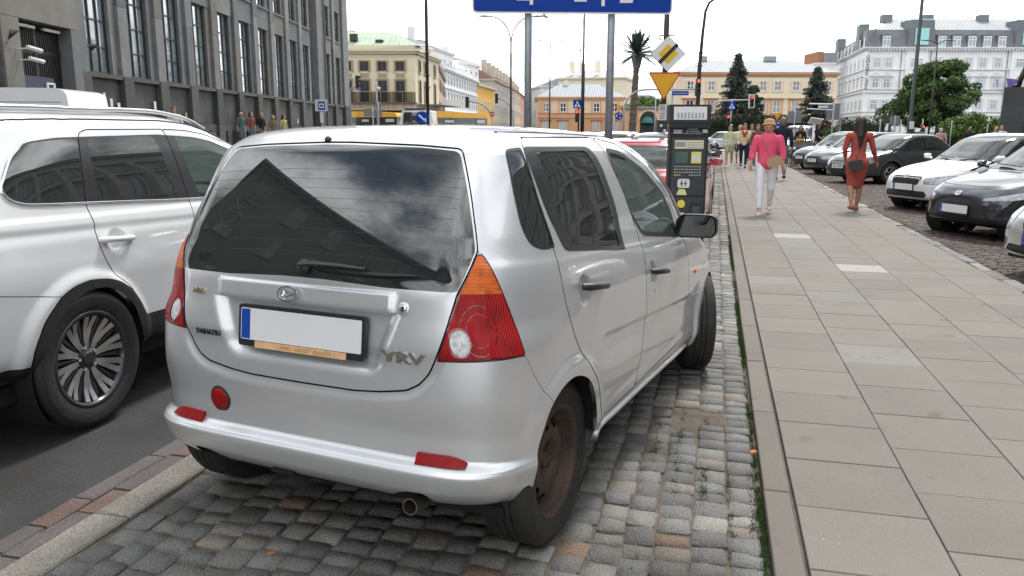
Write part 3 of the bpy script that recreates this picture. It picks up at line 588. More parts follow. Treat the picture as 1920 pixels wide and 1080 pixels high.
        C.part('light', 'brake_lens', REDL, tl, sd_, off=.003); C.part('indicator', 'indicator_lens', AMBL, tl, sd_, off=.003); C.part('lens_ring', 'lens_ring', mat('lens_ring_dark', (.16,.002,.004), .2, coat=1), tl, sd_, off=.004); C.part('lamp_ring', 'lamp_ring', mat('lamp_red_ring', (.35,.01,.02), .15, coat=1), tl, sd_, off=.006); C.part('reversing_lens', 'reversing_lens', CLRL, tl, sd_, off=.001)
    C.part('windscreen', 'windscreen', CLRG, root); C.part('bumper_notch', 'bumper_underside', GAPM, root, wall=.03)
    # arch liners, underbody, sill strip
    b = MB()
    for cy, cz in ((.006, .34), (2.48, .375)):
        for sg in (1, -1):
            pr = [(.325*math.cos(a)+cy, .33*math.sin(a)+cz) for a in np.linspace(-.05, math.pi-.03, 26)]; n = len(pr); b.add([(sg*(.81-.19*max(0, -y-.02)-.16*max(0, y-2.5)-.012), y, z) for y, z in pr]+[(sg*.55, y, z) for y, z in pr], [(i, i+1, n+i+1, n+i) for i in range(n-1)]); b.add([(sg*.55, y, z) for y, z in pr]+[(sg*.55, cy, cz)], [(i, i+1, n) for i in range(n-1)])
    b.bb(-.70, .70, -.30, 2.9, .20, .24); b.bb(-.55, .55, -.36, -.30, .24, .45); b.bb(-.2, .2, .6, 2.0, .17, .2); b.tube([(.15,1.6,.20),(.18,.6,.19),(.40,.2,.22)], .03, 8)
    b.build('underbody', GAPM, root)
    b = MB(); b.tube([(.16,.02,.25),(.16,.28,.25),(-.2,.35,.25)], .085, 14); b.build('silencer', mat('dull_steel', (.20,.19,.18), .5, .8, var=.3), root, auto=40)
    b = MB(); b.lathe([(.0245,.01),(.0245,.22),(.0275,.22),(.0275,.0),(.0245,.0),(.0245,.01)], 24, axis='y'); me = b.mesh('tail_pipe', mat('tail_pipe_steel', (.30,.27,.24), .38, .9, var=.25, vs=14), auto=40); me.transform(Matrix.Translation((.448,-.485,.272)) @ Matrix.Rotation(R_(-6), 4, 'X')); link('tail_pipe', me, root)
    for sg in (1, -1):
        b = MB(); ys = np.linspace(1.10-.815+.03, 1.88, 20); pts = []
        for y in ys: p, n = C.pick(y=y, z=.318+(y-.33)*.003); pts.append((p.x*sg+sg*.002, y, p.z))
        b.tube(pts, .013, 8); b.build('sill_trim', SILV, root, smooth=True)
    # roof ditch mouldings
    for sg in (1, -1):
        us = np.concatenate([np.full(6, .52), np.linspace(.52, 2.25, 40)]); vsr = np.concatenate([np.linspace(15.3, 17.6, 6), np.linspace(17.7, 17.5, 40)]); X = np.array(S.base(us, vsr)).T
        b = MB(); b.tube([(p[0]*sg, p[1], p[2]-.002) for p in X[5:]], .0065, 6); b.build('roof_moulding', BLK, root, smooth=True)
    p, n = C.pick(x=.530, z=1.437); 
    # rear fittings
    p, n = C.pick(x=.012, y=-.44, z=1.036); F = frame_on(p, n)
    b = MB(); b.lathe([(.026,0),(.026,.018),(.018,.026),(0,.028)], 18); me = b.mesh('wiper_pivot', BLK, auto=40); me.transform(F); wp = link('wiper', me, tg)
    def rp(x, z, up):
        q, nn = C.pick(x=abs(x), z=z, y=-.42); return Vector((x, q.y, q.z))+Vector((0, nn.y, nn.z))*up
    b = MB(); b.tube([rp(.0,1.036,.022), rp(.06,1.040,.032), rp(.16,1.038,.028), rp(.26,1.036,.022)], [.014,.015,.012,.009], 8, flat=.6); b.build('wiper_arm', BLK, wp, auto=60)
    b = MB(); b.tube([rp(.05,1.022,.012), rp(.2,1.022,.012), rp(.33,1.026,.012), rp(.445,1.034,.010)], [.007,.010,.009,.004], 6, flat=.8); b.build('wiper_blade', RUB, wp)
    q, nn = C.pick(x=.068, z=1.461, y=-.19); disc_on((-.06, q.y, q.z), (0, nn.y, nn.z), .013, BLK, 'washer_nozzle', root, up=.012, dome=.012)
    # badge: oval ring with the slanted letter mark
    q, nn = C.pick(x=.042, z=.937, y=-.45); F = frame_on(Vector((-.040, q.y, q.z)), (0, nn.y, nn.z)); b = MB()
    b.tube([(.040*math.cos(a), .0255*math.sin(a), .016) for a in np.linspace(0, 2*math.pi, 33)], .0035, 6)
    b.tube([(-.027,.012,.016),(-.012,.012,.016),(.034,.002,.016),(.010,-.006,.016),(-.016,-.016,.016),(-.022,-.010,.016),(-.012,.0,.016),(-.020,.012,.016)], .0032, 5); me = b.mesh('emblem', CHR, auto=60); me.transform(F); link('emblem', me, tg)
    # lock
    q, nn = C.pick(x=.405, z=.921, y=-.44); disc_on(q, nn, .022, SILV, 'lock_bezel', tg, up=.004); lk = disc_on(q, nn, .013, CHR, 'key_lock', tg, up=.008); disc_on(q, nn, .0032, BLK, 'keyhole', lk, ry=.010, up=.0095, dome=.002)
    # lettering
    for s_, x, z, sz, mt, bd, sx_, nm in (('DAIHATSU', -.418, .766, .031, mat('dark_letter', (.05,.05,.055), .3, .6), .0, .80, 'maker_name'), ('AKKO', -.476, .919, .026, mat('gold_letter', (.75,.68,.45), .2, .9), .0012, .85, 'dealer_badge')):
        q, nn = C.pick(x=abs(x), z=z, y=-.45); put_text(s_, sz, mt, (x, q.y, q.z), (nn.x*(-1 if x < 0 else 1), nn.y, nn.z), tg, nm, up=.002, depth=.002, bold=bd, sx=sx_)
    q, nn = C.pick(x=.418, z=.768, y=-.46); put_text('YRV', .049, mat('dark_chrome', (.42,.41,.40), .18, 1.), q, nn, tg, 'model_name', up=.003, depth=.004, bold=.0018, sx=1.75, shear=.12)
    # plate
    q, nn = C.pick(x=.0, z=.815, y=-.43); q = Vector((0, q.y, .815)); nv = Vector((0, -1, .10)).normalized(); plate(tg, q+nv*.022, nv, .515, .112)
    F = frame_on(q+nv*.030, nv); b = MB(); b.bb(-.19, .20, -.081, -.058, .0, .004); me = b.mesh('plate_strip', mat('plate_strip', (.78,.50,.26), .45, var=.15, vs=30)); me.transform(F); ps = link('plate_strip', me, tg)
    t_ = text_mesh('AKKO · INVEST   (0562)135', .017, mat('strip_letter', (.62,.30,.10), .5), 'strip_lettering', .0004, sx=1.1); t_.transform(F @ Matrix.Translation((.03,-.0695,.005))); link('strip_lettering', t_, ps)
    # fog lamp and bumper reflectors
    q, nn = C.pick(x=.380, z=.518, y=-.457); nn = Vector((-nn.x*.6, nn.y, nn.z)).normalized(); fl = disc_on((-.380, q.y, q.z), nn, .047, BLK, 'fog_lamp', root, ry=.052, up=.006, dome=.004); disc_on((-.380, q.y, q.z), nn, .038, REDL, 'fog_lens', fl, ry=.042, up=.0085, dome=.0035)
    xs_ = np.linspace(.463, .634, 10); yy_ = []
    for x in xs_: q, nn = C.pick(x=x, z=.50, y=-.45); yy_.append(q.y)
    yy_ = np.poly1d(np.polyfit(xs_, yy_, 3))(xs_)
    for sg in (1, -1):
        b = MB(); V_ = []
        for x, y0 in zip(xs_, yy_):
            t_ = (x-.463)/.171; zt = .4555-.020*max(0, (t_-.6)/.4)**2; zb_ = .4215+.004*t_; V_ += [(sg*x, y0-.026, zb_), (sg*x, y0-.007, zt), (sg*x, y0+.03, zt), (sg*x, y0+.03, zb_)]
        n = len(xs_); b.add(V_, [(4*i+k, 4*i+(k+1) % 4, 4*i+4+(k+1) % 4, 4*i+4+k) for i in range(n-1) for k in range(4)]+[(0,1,2,3), (4*n-1,4*n-2,4*n-3,4*n-4)]); link('reflector', fix_mesh(b.mesh('reflector', REFL, auto=40)), root)
    b = MB(); pts = [(-.10,.302),(-.02,.300),(.0,.290),(-.04,.288)]
    q, nn = C.pick(x=.10, z=.285, y=-.47); b.bb(-.14, -.05, q.y-.004, q.y+.02, .283, .300); b.build('tow_eye_slot', GAPM, root)
    # side repeater, mirrors
    for sg in (1, -1):
        q, nn = C.pick(y=2.04, z=.747); disc_on((q.x*sg, q.y, q.z), (nn.x*sg, nn.y, nn.z), .021, AMBL, 'side_repeater', root, ry=.016, up=.008, dome=.008)
        b = MB(); prof = fillet([(-.115,-.072),(.10,-.066),(.125,-.03),(.12,.05),(.09,.072),(-.10,.070),(-.135,.03),(-.135,-.04)], .03, 3); n = len(prof)
        rows = []
        for t, s1 in ((0,.96),(.012,1.0),(.06,.97),(.10,.82),(.125,.5),(.132,.1)): rows.append([(sg*(.895+px_*s1*.86), 1.66+t, 1.035+pz_*s1*.9) for px_, pz_ in prof])
        b.add(sum(rows, []), [(i*n+k, i*n+(k+1) % n, (i+1)*n+(k+1) % n, (i+1)*n+k) for i in range(5) for k in range(n)]+[tuple(5*n+k for k in range(n))]); b.tube([(sg*.76,1.72,.99),(sg*.84,1.71,1.0)], .03, 8, flat=.7)
        mr = link('door_mirror', fix_mesh(b.mesh('door_mirror', BLK, auto=50)), root)
        b = MB(); b.add([(sg*(.895+px_*.78), 1.661, 1.035+pz_*.80) for px_, pz_ in prof], [tuple(range(n)) if sg > 0 else tuple(range(n))[::-1]]); [b.v.__setitem__(i, (v[0], v[1]-(v[2]-1.035)*.20-.004, v[2])) for i, v in enumerate(b.v)]; b.build('mirror_glass', mat('mirror', (.22,.24,.25), .02, 1.), mr)
        wheel(root, (sg*.690, .006, .309), .306, .202, .185, 'steel', sg, spin=.4)
        wheel(root, (sg*.73, 2.462+.01, .309+.052), .306, .202, .185, 'steel', sg, steer=R_(22))
    # interior
    fab = mat('grey_seat_cloth', (.06,.06,.065), .9); ins = thing_child = None
    for x in (-.34, .34): seat(root, x, 1.15, .42, fab)
    b = MB(); b.prism(fillet([(1.72,.50),(2.30,.50),(2.40,.98),(2.0,1.02),(1.78,.98)], .05), -.70, .70, 'x'); b.build('dashboard', mat('dashboard', (.05,.055,.055), .7), root, auto=40)
    b = MB(); b.tube([(-.34+.18*math.cos(a), 1.66+.06*math.sin(a), .98+.17*math.sin(a)) for a in np.linspace(0, 2*math.pi, 25)], .013, 6); b.build('steering_wheel', BLK, root)
    b = MB(); b.bb(-.62, .62, .02, .22, .45, 1.02); b.bb(-.7, .7, .0, 2.0, .26, .34); b.build('rear_bench', fab, root)
    return root, C
# heated window lines need the shell: thin filaments just inside the glass
def hero_lines(C, root):
    b = MB()
    for i in range(9):
        z = 1.05+i*.043; pts = []
        for x in np.linspace(-.53, .53, 28):
            q, nn = C.pick(x=abs(x), z=z-.01*(x/.5)**2, y=-.33); pts.append((x, q.y-.0006, q.z))
        b.tube(pts, .0004, 4, caps=False)
    b.build('heater_wires', mat('heater_wire', (.12,.07,.05), .6), [o for o in root.children if o.name.startswith('tailgate')][0])
# ---------------------------------------------------------------- the white SUV on the left
WHT = mat('white_paint', (.77,.78,.79), .30, .0, coat=1., var=.015, vs=1.2)
def build_suv():
    root = thing('white_suv', 'white SUV with black wheel arches and roof rails, left of the silver hatchback', 'car', (-3.915, 3.26, 0))
    def disp(x, y, z):
        d = np.zeros_like(z)
        for cy, cz in ((.03, .36), (2.70, .36)):
            q = np.hypot(y-cy, z-cz); d += .022*sstep(.47, .40, q)*(x > .5)
        on = (x > .5); zc = 1.045-(y+.385)*.038; d += -.010*sstep(zc+.012, zc-.03, z)*sstep(zc-.28, zc-.10, z)*on
        for cy, cz in ((.29, .925), (1.30, .915)): q = ((y-cy)/.075)**2+((z-cz)/.070)**2; d -= .018*sstep(1., .3, q)*on
        return d
    S = Shell(SUVK, disp); C = Cut(S, .018)
    clo = fillet([(.45,.10),(.506,.376),(.559,.502),(.63,.615),(.742,.712),(.828,.748),(.936,.763),(1.051,.749),(1.137,.718),(1.221,.662),(1.283,.57),(1.318,.492),(1.70,.485),(2.9,.478),(2.99,.50),(3.02,.60),(3.10,.68),(3.25,.745),(3.45,.77),(3.65,.75),(3.80,.69),(3.90,.60),(3.96,.40),(3.97,.10)], .03, 3)
    ci = fillet([(.50,.0),(.585,.379),(.655,.53),(.745,.635),(.831,.69),(.93,.715),(1.046,.708),(1.139,.660),(1.22,.58),(1.262,.468),(1.280,.357),(1.285,.0)], .05, 3)
    win = fillet([(.498,1.262,.03),(.545,1.351),(.640,1.437,.05),(.842,1.458),(1.6,1.470),(1.76,1.462),(1.94,1.452),(2.109,1.427),(2.35,1.36),(2.75,1.10),(2.75,1.062),(1.72,1.095),(1.085,1.133),(.757,1.149),(.60,1.160),(.520,1.185),(.480,1.225)], .03, 3)
    C.region(win, 'window_frame', ('body',)); rd = fillet([(.990,1.455),(.998,1.480),(1.045,1.497),(1.655,1.500),(1.69,1.449),(1.750,1.281),(1.805,1.094),(1.86,.90),(1.87,.60),(1.82,.40),(1.30,.38),(1.318,.48),(1.283,.575),(1.225,.680),(1.164,.724),(1.123,.756),(1.085,.835),(1.046,.944),(1.026,1.03),(.985,1.12)], .02, 3)
    fd = fillet([(1.655,1.500),(1.874,1.492),(2.059,1.469),(2.40,1.38),(2.80,1.13),(2.92,1.0),(2.98,.80),(2.96,.44),(1.82,.40),(1.87,.60),(1.86,.90),(1.805,1.094),(1.75,1.281),(1.69,1.449)], .02, 3)
    C.region(clo, 'cladding', ('body',)); C.region([(-2,-.2),(.52,-.2),(.52,.424),(-2,.435)], 'cladding', ('body',)); C.region(rd, 'rear_door', ('body',)); C.region(fd, 'front_door', ('body',))
    C.region(ci, 'hole', ('body','cladding','rear_door')); C.region([(a+2.67-2*.89, b) for a, b in ci], 'hole', ('body','cladding','front_door'), mode='f', ur=(1,2.9))
    C.region(fillet([(.510,1.262,.03),(.560,1.345),(.668,1.432,.03),(.842,1.446),(.985,1.450),(.974,1.146),(.757,1.160),(.615,1.172),(.541,1.195),(.497,1.226)], .04, 3), 'glass_q', ('window_frame',))
    C.region(fillet([(1.055,1.455,.01),(1.560,1.460,.03),(1.607,1.39),(1.716,1.108,.01),(1.088,1.146,.01),(1.058,1.309)], .05, 3), 'glass_r', ('window_frame',))
    C.region(fillet([(1.760,1.452,.01),(1.936,1.443),(2.109,1.419),(2.33,1.35),(2.66,1.12),(2.64,1.08),(1.92,1.095,.02)], .04, 3), 'glass_f', ('window_frame',))
    ws = lambda A: np.maximum(np.maximum(9.2-A[:,1], A[:,1]-13.2), 2.35-A[:,0])*.1
    C.region(ws, 'windscreen', ('body',), mode='f', ur=(2, 3))
    C.region(fillet([(-1.2,1.16),(-.2,1.16),(-.02,1.14),(.02,1.20),(-.02,1.36),(-.08,1.44),(-1.2,1.46)], .05, 3), 'glass_t', ('body',))
    C.region(fillet([(.05,.86),(.35,.90),(.42,1.02),(.30,1.06),(.02,1.04)], .03, 3), 'tail', ('body',)); C.region(fillet([(-.9,.62),(-.9,1.12),(-.02,1.12),(.02,.9),(-.1,.64)], .05, 3), 'tailgate', ('body',))
    C.line(rd, .003, ('body','rear_door','front_door','window_frame')); C.line(fd, .003, ('body','front_door')); C.line([(-2,-1),(-2,.778),(.427,.772),(.760,.708),(.76,-1)], .002, ('body',)); C.line([(-.9,.62),(-.9,1.12),(-.02,1.12),(.02,.9),(-.1,.64)], .002, ('body','tailgate'))
    C.finish(); body = C.part('body', 'body', WHT, root); C.part('cladding', 'wheel_arch_cladding', mat('cladding', (.022,.023,.025), .55, bump=.2, bs=150), root, off=.008); C.part('gap', 'panel_joints', GAPM, body, wall=.012)
    tg = C.part('tailgate', 'tailgate', WHT, root); C.part('glass_t', 'rear_window', TINT, tg)
    wf = C.part('window_frame', 'window_frame', mat('satin_black', (.02,.02,.022), .3, coat=.3), root, off=.0)
    for sd_ in 'RL':
        sg = 1 if sd_ == 'R' else -1
        C.part('glass_q', 'window', TINT, wf, sd_); d = C.part('rear_door', 'door', WHT, root, sd_); C.part('glass_r', 'window', TINT, d, sd_); f = C.part('front_door', 'door', WHT, root, sd_); C.part('glass_f', 'window', CLRG, f, sd_)
        C.part('tail', 'tail_light', REDL, root, sd_, off=.003)
        for dd, hy, hz in ((d, .29, .935), (f, 1.30, .925)):
            p, n = C.pick(y=hy, z=hz); b = MB(); b.tube([(p.x+.004, hy-.115, hz+.006), (p.x+.034, hy-.10, hz+.006), (p.x+.044, hy, hz), (p.x+.034, hy+.10, hz-.006), (p.x+.004, hy+.115, hz-.006)], [.016,.018,.018,.017,.014], 8, flat=.9); me = b.mesh('door_handle', WHT, auto=60); me.transform(Matrix.Diagonal((sg,1,1,1))); link('door_handle', me, dd)
        # chrome belt strip and roof rail
        b = MB(); path = [(.640,1.443),(.595,1.41),(.545,1.355),(.498,1.270),(.477,1.225),(.515,1.178),(.60,1.153),(.757,1.142),(.98,1.129),(1.3,1.115),(1.72,1.089),(2.2,1.075),(2.7,1.058)]; pts = []
        for i in range(len(path)-1):
            for k in range(4): t = k/4; a = path[i][0]*(1-t)+path[i+1][0]*t; z = path[i][1]*(1-t)+path[i+1][1]*t; q, n = C.pick(t=a, z=z, u0=.7); pts.append(Vector((q.x*sg+n.x*sg*.003, q.y, q.z)))
        for _ in range(3): pts = [pts[0]]+[(pts[i-1]+pts[i]*2+pts[i+1])/4 for i in range(1, len(pts)-1)]+[pts[-1]]
        rr = [.012 if i < 14 else .009 for i in range(len(pts))]; b.tube(pts, rr, 8, flat=.5); b.build('chrome_strip', CHR, body, smooth=True)
        b = MB(); pts = []
        for y in np.linspace(-.35, 1.62, 26):
            q, n = C.pick(x=.60-.05*abs(y-.5)/1.0, y=y, z=1.6); up = .026*min(1, (y+.40)/.25, (1.70-y)/.25); pts.append((q.x*sg, y, q.z+.006+up*.9))
        b.tube(pts, [.013]*26, 8); b.build('roof_rail', mat('rail_silver', (.62,.63,.64), .3, .8), root, smooth=True)
        b = MB(); pts = [];
        for y in np.linspace(-.5, 1.9, 40): q, n = C.pick(x=.665, y=y, z=1.56); pts.append((q.x*sg, q.y, q.z+.002))
        b.tube(pts, .005, 6); b.build('roof_moulding', BLK, root, smooth=True)
        wheel(root, (sg*.79, .03, .352), .352, .238, .225, 'multi', sg, spin=.2); wheel(root, (sg*.79, 2.70, .352), .352, .238, .225, 'multi', sg)
        b = MB(); b.tube([(sg*.86,1.93,1.06),(sg*1.0,1.90,1.08)], .035, 8); b.prism(fillet([(.94,1.0),(1.12,1.02),(1.12,1.16),(.96,1.17)], .04), 1.82, 1.95, 'y'); me = b.mesh('door_mirror', WHT, auto=50)
        if sg < 0: me.transform(Matrix.Diagonal((-1,1,1,1))) if False else None
        if sg > 0: link('door_mirror', me, root)
    C.part('windscreen', 'windscreen', CLRG, root)
    b = MB()
    for cy in (.03, 2.70):
        for sg in (1, -1):
            pr = [(.375*math.cos(a)+cy, .385*math.sin(a)+.345) for a in np.linspace(-.7, math.pi+.7, 26)]; n = len(pr); b.add([(sg*.885, y, z) for y, z in pr]+[(sg*.58, y, z) for y, z in pr], [(i, i+1, n+i+1, n+i) for i in range(n-1)]); b.add([(sg*.6, y, z) for y, z in pr]+[(sg*.6, cy, .36)], [(i, i+1, n) for i in range(n-1)])
    b.bb(-.78, .78, -.7, 3.4, .24, .32); b.build('underbody', GAPM, root)
    fab = mat('grey_seat_cloth', (.06,.06,.065), .9)
    for x in (-.38, .38): seat(root, x, 1.35, .55, fab)
    b = MB(); b.prism(fillet([(1.95,.60),(2.6,.60),(2.7,1.04),(2.2,1.08),(2.0,1.04)], .05), -.74, .74, 'x'); b.build('dashboard', mat('dashboard', (.05,.055,.055), .7), root, auto=40)
    b = MB(); b.bb(-.7, .7, .1, .3, .5, 1.1); b.bb(-.76, .76, -.5, 2.6, .33, .38); b.build('rear_bench', fab, root)
    b = MB(); b.prism([(.45,.40),(1.0,.40),(1.0,.49),(.45,.46)], 0, .01, 'x') if False else None
    return root
# ---------------------------------------------------------------- other cars
def gen_knots(L=4.2, Wd=1.74, H=1.48, kind='hatch', ro=.80, nose=.70, cowl=.98, hood=1.02, belt=.93, nr=4.6):
    w = Wd/2; F = L-ro; a = -ro
    r = { 'hatch': [.0,.03,.10,.22,.42,.55,.62,.75,1.0], 'sedan': [.03,.10,.55,.78,1.02,1.22,1.34,1.5,1.75], 'van': [.0,.0,.03,.06,.10,.16,.22,.35,.6], 'estate': [.0,.03,.08,.15,.30,.42,.5,.62,.9] }[kind]
    K = [[.32,.28,.24,a+.16,F-.16,w*.90,nr,4.2,.8,.8,.04,.08],
         [.34,.29,.26,a+.05,F-.05,w*.965,nr,4.2,.9,.9,.03,.08],
         [.45,.38,.36,a,F-.0,w*.985,nr,4.0,.9,.9,.02,.07],
         [.58,.52,.50,a,F+.0,w,nr,3.8,.9,.9,.02,.07],
         [.74,.70,.62,a+.01,F-.03,w,nr,3.6,.9,.9,.02,.07],
         [.86,.83,nose,a+.03,F-.10,w*.99,nr,3.4,.9,.9,.025,.09],
         [.93,.89,nose+.07,a+.05+r[0],F-.22,w*.97,nr-.2,3.2,.9,.9,.03,.10],
         [.97,belt,nose+.14,a+.06+r[1],F-.50,w*.955,nr-.3,3.2,.9,.9,.03,.11],
         [1.0,belt+.02,nose+.20,a+.07+r[2],F-.80,w*.94,nr-.4,3.3,.9,.8,.03,.09],
         [1.03,belt+.04,cowl-.0,a+.09+r[3],F-hood,w*.93,nr-.4,3.6,.9,.7,.03,.07],
         [belt+.22+.05,belt+.20,cowl+.14,a+.12+r[4],F-hood-.27,w*.885,nr-.6,3.8,.85,.65,.03,.05],
         [H-.14,H-.13,H-.17,a+.18+r[5],F-hood-.62,w*.82,nr-.8,3.8,.8,.65,.03,.04],
         [H-.075,H-.06,H-.09,a+.22+r[6],F-hood-.82,w*.765,3.4,3.6,.75,.6,.03,.04],
         [H-.04,H-.02,H-.045,a+.28+r[7],F-hood-.98,w*.66,3.2,3.4,.7,.55,.02,.03],
         [H-.02,H-.004,H-.02,a+.42+r[8],F-hood-1.15,w*.42,3.0,3.0,.5,.5,.0,.0],
         [H-.015,H,H-.015,a+1.2+r[8]*.3,F-hood-1.5,.02,2,2,.2,.2,0,0]]
    return K
def mirror_pts(P): return P
def make_car(name, label, loc, heading, col, L=4.2, Wd=1.74, H=1.48, kind='hatch', WB=2.55, R=.31, style='alloy', grille='bar', lamps='std', plate_txt=None, pl=True, res=.03, group=None, rough=.3, metal=.4, rear=False, **kw):
    """heading: azimuth of the nose from +Y towards +X (degrees); loc: point on the ground under the rear axle"""
    ro = kw.get('ro', .80); root = thing(name, label, 'car', loc, -R_(heading), group)
    K = gen_knots(L, Wd, H, kind, **{k: v for k, v in kw.items() if k in ('ro','nose','cowl','hood','belt','nr')}); w = Wd/2; F = L-ro
    pm = mat('paint_%s' % '_'.join('%d' % (c*100) for c in col), col, rough, metal, coat=1., var=.02, vs=1.5)
    fa, ra = WB, 0.
    def disp(x, y, z):
        d = np.zeros_like(z)
        for cy in (ra, fa): q = np.hypot(y-cy, z-R); d += .018*sstep(R+.13, R+.05, q)*(x > .5)
        d -= .012*sstep(.80, .72, z)*sstep(.50, .62, z)*(x > .5)*sstep(ra+.3, ra+.5, y)*sstep(fa-.3, fa-.5, y)
        # bonnet edges stand a little above the fenders
        return d
    S = Shell(K, disp); C = Cut(S, res)
    side = (C.A[:,0] > .3) & (C.A[:,0] < 2.2); Bx = C.A[side]; fr = C.A[:,0] > 2.0; Fx = C.A[fr]; rr_ = C.A[:,0] < 1.0; Rx = C.A[rr_]
    def sp(P, r=.04, n=3): # side outline (y, z)
        out = []
        for p in P: i = np.argmin((Bx[:,6]-p[0])**2+(Bx[:,4]-p[1])**2); out.append((Bx[i,5]+p[0], p[1], *p[2:]))
        return fillet(out, r, n)
    def fp(P, r=.02, n=3): # front outline (x, z), x may be negative to run over the centre line
        out = []
        for p in P: i = np.argmin((Fx[:,5]-abs(p[0]))**2+(Fx[:,4]-p[1])**2); c = Fx[i,6]-abs(p[0]); out.append((c if p[0] > 0 else Fx[i,6]-p[0], p[1], *p[2:]))
        return fillet(out, r, n)
    def rp(P, r=.02, n=3):
        out = []
        for p in P: i = np.argmin((Rx[:,5]-abs(p[0]))**2+(Rx[:,4]-p[1])**2); out.append((Rx[i,6]+p[0], p[1], *p[2:]))
        return fillet(out, r, n)
    bz = kw.get('belt', .93)+.06; ch = K[9][2]; yw = F-kw.get('hood', 1.02); top = H-.135; yrw = -ro+.55+{'hatch':.1,'sedan':.95,'van':0.,'estate':0.}[kind]
    bp = yw-1.28; wins = []
    fw = [(bp+.06, bz), (bp+.03, top), (yw-.95, top-.01), (yw-.50, top-.14), (yw-.14, bz+.05), (yw-.13, bz)]
    rw = [(bp-.04, bz), (bp-.07, top), (yrw+.25, top-.01), (yrw-.02, top-.10), (yrw-.08, bz+.02)]
    fr_poly = sp([(yw-.08, bz-.035), (yw-.10, bz+.05), (yw-.48, top-.11), (yw-.95, top+.025), (bp, top+.035), (yrw+.22, top+.03), (yrw-.08, top-.09), (yrw-.16, bz-.03)], .06)
    C.region(fr_poly, 'window_frame', ('body',)); C.region(sp(fw, .03), 'glass_f', ('window_frame',)); C.region(sp(rw, .04), 'glass_r', ('window_frame',))
    ar = R+.055; arch = lambda cy: [(cy+ar*math.cos(a), max(.0, R+.01+ar*math.sin(a)*1.0)) for a in np.linspace(-1.2, math.pi+1.2, 30)]
    dr = sp([(bp, .33), (bp+.02, .6), (bp, bz), (bp, top+.05), (yrw+.1, top+.04), (yrw-.12, bz), (ra+.33, .62), (ra+.36, .36)], .03)
    df = sp([(bp, .33), (bp+.02, .6), (bp, bz), (bp, top+.05), (yw-.98, top+.04), (yw-.45, top-.08), (yw-.02, bz-.02), (fa-.42, .62), (fa-.44, .36)], .03)
    for cy, sg_, md in ((ra, 1, 'r'), (fa, -1, 'f')): C.region([(y+sg_*Bx[np.argmin((Bx[:,6]-y)**2+(Bx[:,4]-max(z,.3))**2),5], z) for y, z in arch(cy)], 'hole', ('body',), mode=md, ur=(.3, 2.9))
    v9 = 9.15; C.region(lambda A: np.maximum(np.maximum(v9-A[:,1], A[:,1]-12.3), 2.25-A[:,0])*.1, 'windscreen', ('body',), mode='f', ur=(2, 3))
    if kind == 'sedan': C.region(lambda A: np.maximum(np.maximum(9.3-A[:,1], A[:,1]-12.2), A[:,0]-.72)*.1, 'rear_glass', ('body',), ur=(0, 1))
    else: C.region(lambda A: np.maximum(np.maximum(9.2-A[:,1], A[:,1]-11.6), A[:,0]-.62)*.1, 'rear_glass', ('body',), ur=(0, 1))
    nz = K[5][2]
    G = {'bar': [(-.3,nz-.13),(-.3,nz-.03),(.30,nz-.03),(.36,nz-.06),(.32,nz-.13)], 'skoda': [(-.3,nz-.17),(-.3,nz-.01),(.36,nz-.01),(.40,nz-.06),(.33,nz-.17)], 'toyota': [(-.3,.29),(-.3,nz-.09),(.22,nz-.09),(.42,nz-.17),(.50,.40),(.62,.30)], 'merc': [(-.3,nz-.22),(-.3,nz-.02),(.30,nz-.02),(.33,nz-.10),(.24,nz-.22)],
         'vw': [(-.3,nz-.17),(-.3,nz-.02),(.34,nz-.02),(.30,nz-.13),(.22,nz-.17)], 'small': [(-.3,nz-.10),(-.3,nz-.03),(.26,nz-.03),(.30,nz-.06),(.24,nz-.10)]}[grille]
    I_ = {'bar': [(-.3,.34),(-.3,.46),(.45,.46),(.50,.40),(.44,.34)], 'skoda': [(-.3,.30),(-.3,.42),(.50,.42),(.56,.36),(.52,.30)], 'toyota': None, 'merc': [(-.3,.26),(-.3,.36),(.48,.38),(.56,.30)], 'vw': [(-.3,.30),(-.3,.45),(.26,.45),(.30,.40),(.28,.30)], 'small': [(-.3,.30),(-.3,.45),(.5,.45),(.55,.32)]}[grille]
    H_ = {'std': [(w*.54,nz-.14),(w*.52,nz-.05),(w*.72,nz-.01),(w*.90,nz+.02),(w*.96,nz-.01),(w*.93,nz-.09),(w*.75,nz-.14)], 'slim': [(w*.50,nz-.12),(w*.52,nz-.08),(w*.90,nz+.02),(w*.97,nz+.03),(w*.96,nz-.04),(w*.85,nz-.10)],
          'round': circ(w*.66, nz-.05, .095, 16, .13), 'wide': [(w*.44,nz-.13),(w*.46,nz-.04),(w*.80,nz+.01),(w*.95,nz+.0),(w*.95,nz-.09),(w*.7,nz-.14)]}[lamps]
    sel = ('body',)
    C.region(fp(H_, .004, 1), 'lamp_edge', sel, mode='f', off=.007); C.region(fp(H_, .004, 1), 'headlight', ('lamp_edge',), mode='f')
    C.region(fp(G, .015), 'grille', sel, mode='f')
    if I_: C.region(fp(I_, .015), 'intake', sel, mode='f')
    if grille in ('bar','vw','merc','toyota'): C.region(fp([(w*.62,.34),(w*.60,.43),(w*.84,.46),(w*.88,.36)], .02) if grille != 'toyota' else fp([(w*.70,.36),(w*.86,.62),(w*.93,.66),(w*.90,.40)], .02), 'fog', sel, mode='f')
    hoodl = lambda A: np.maximum(np.maximum(5.75-A[:,1], A[:,1]-9.1), (2.22+.05*(A[:,1]-6)-A[:,0]))*.1
    C.region(hoodl, 'bonnet', sel, mode='f', ur=(2, 3))
    if rear:
        C.region(rp([(w*.70,.78),(w*.68,.98),(w*.90,1.02),(w*1.0,.98),(w*.99,.80)], .02), 'tail', sel)
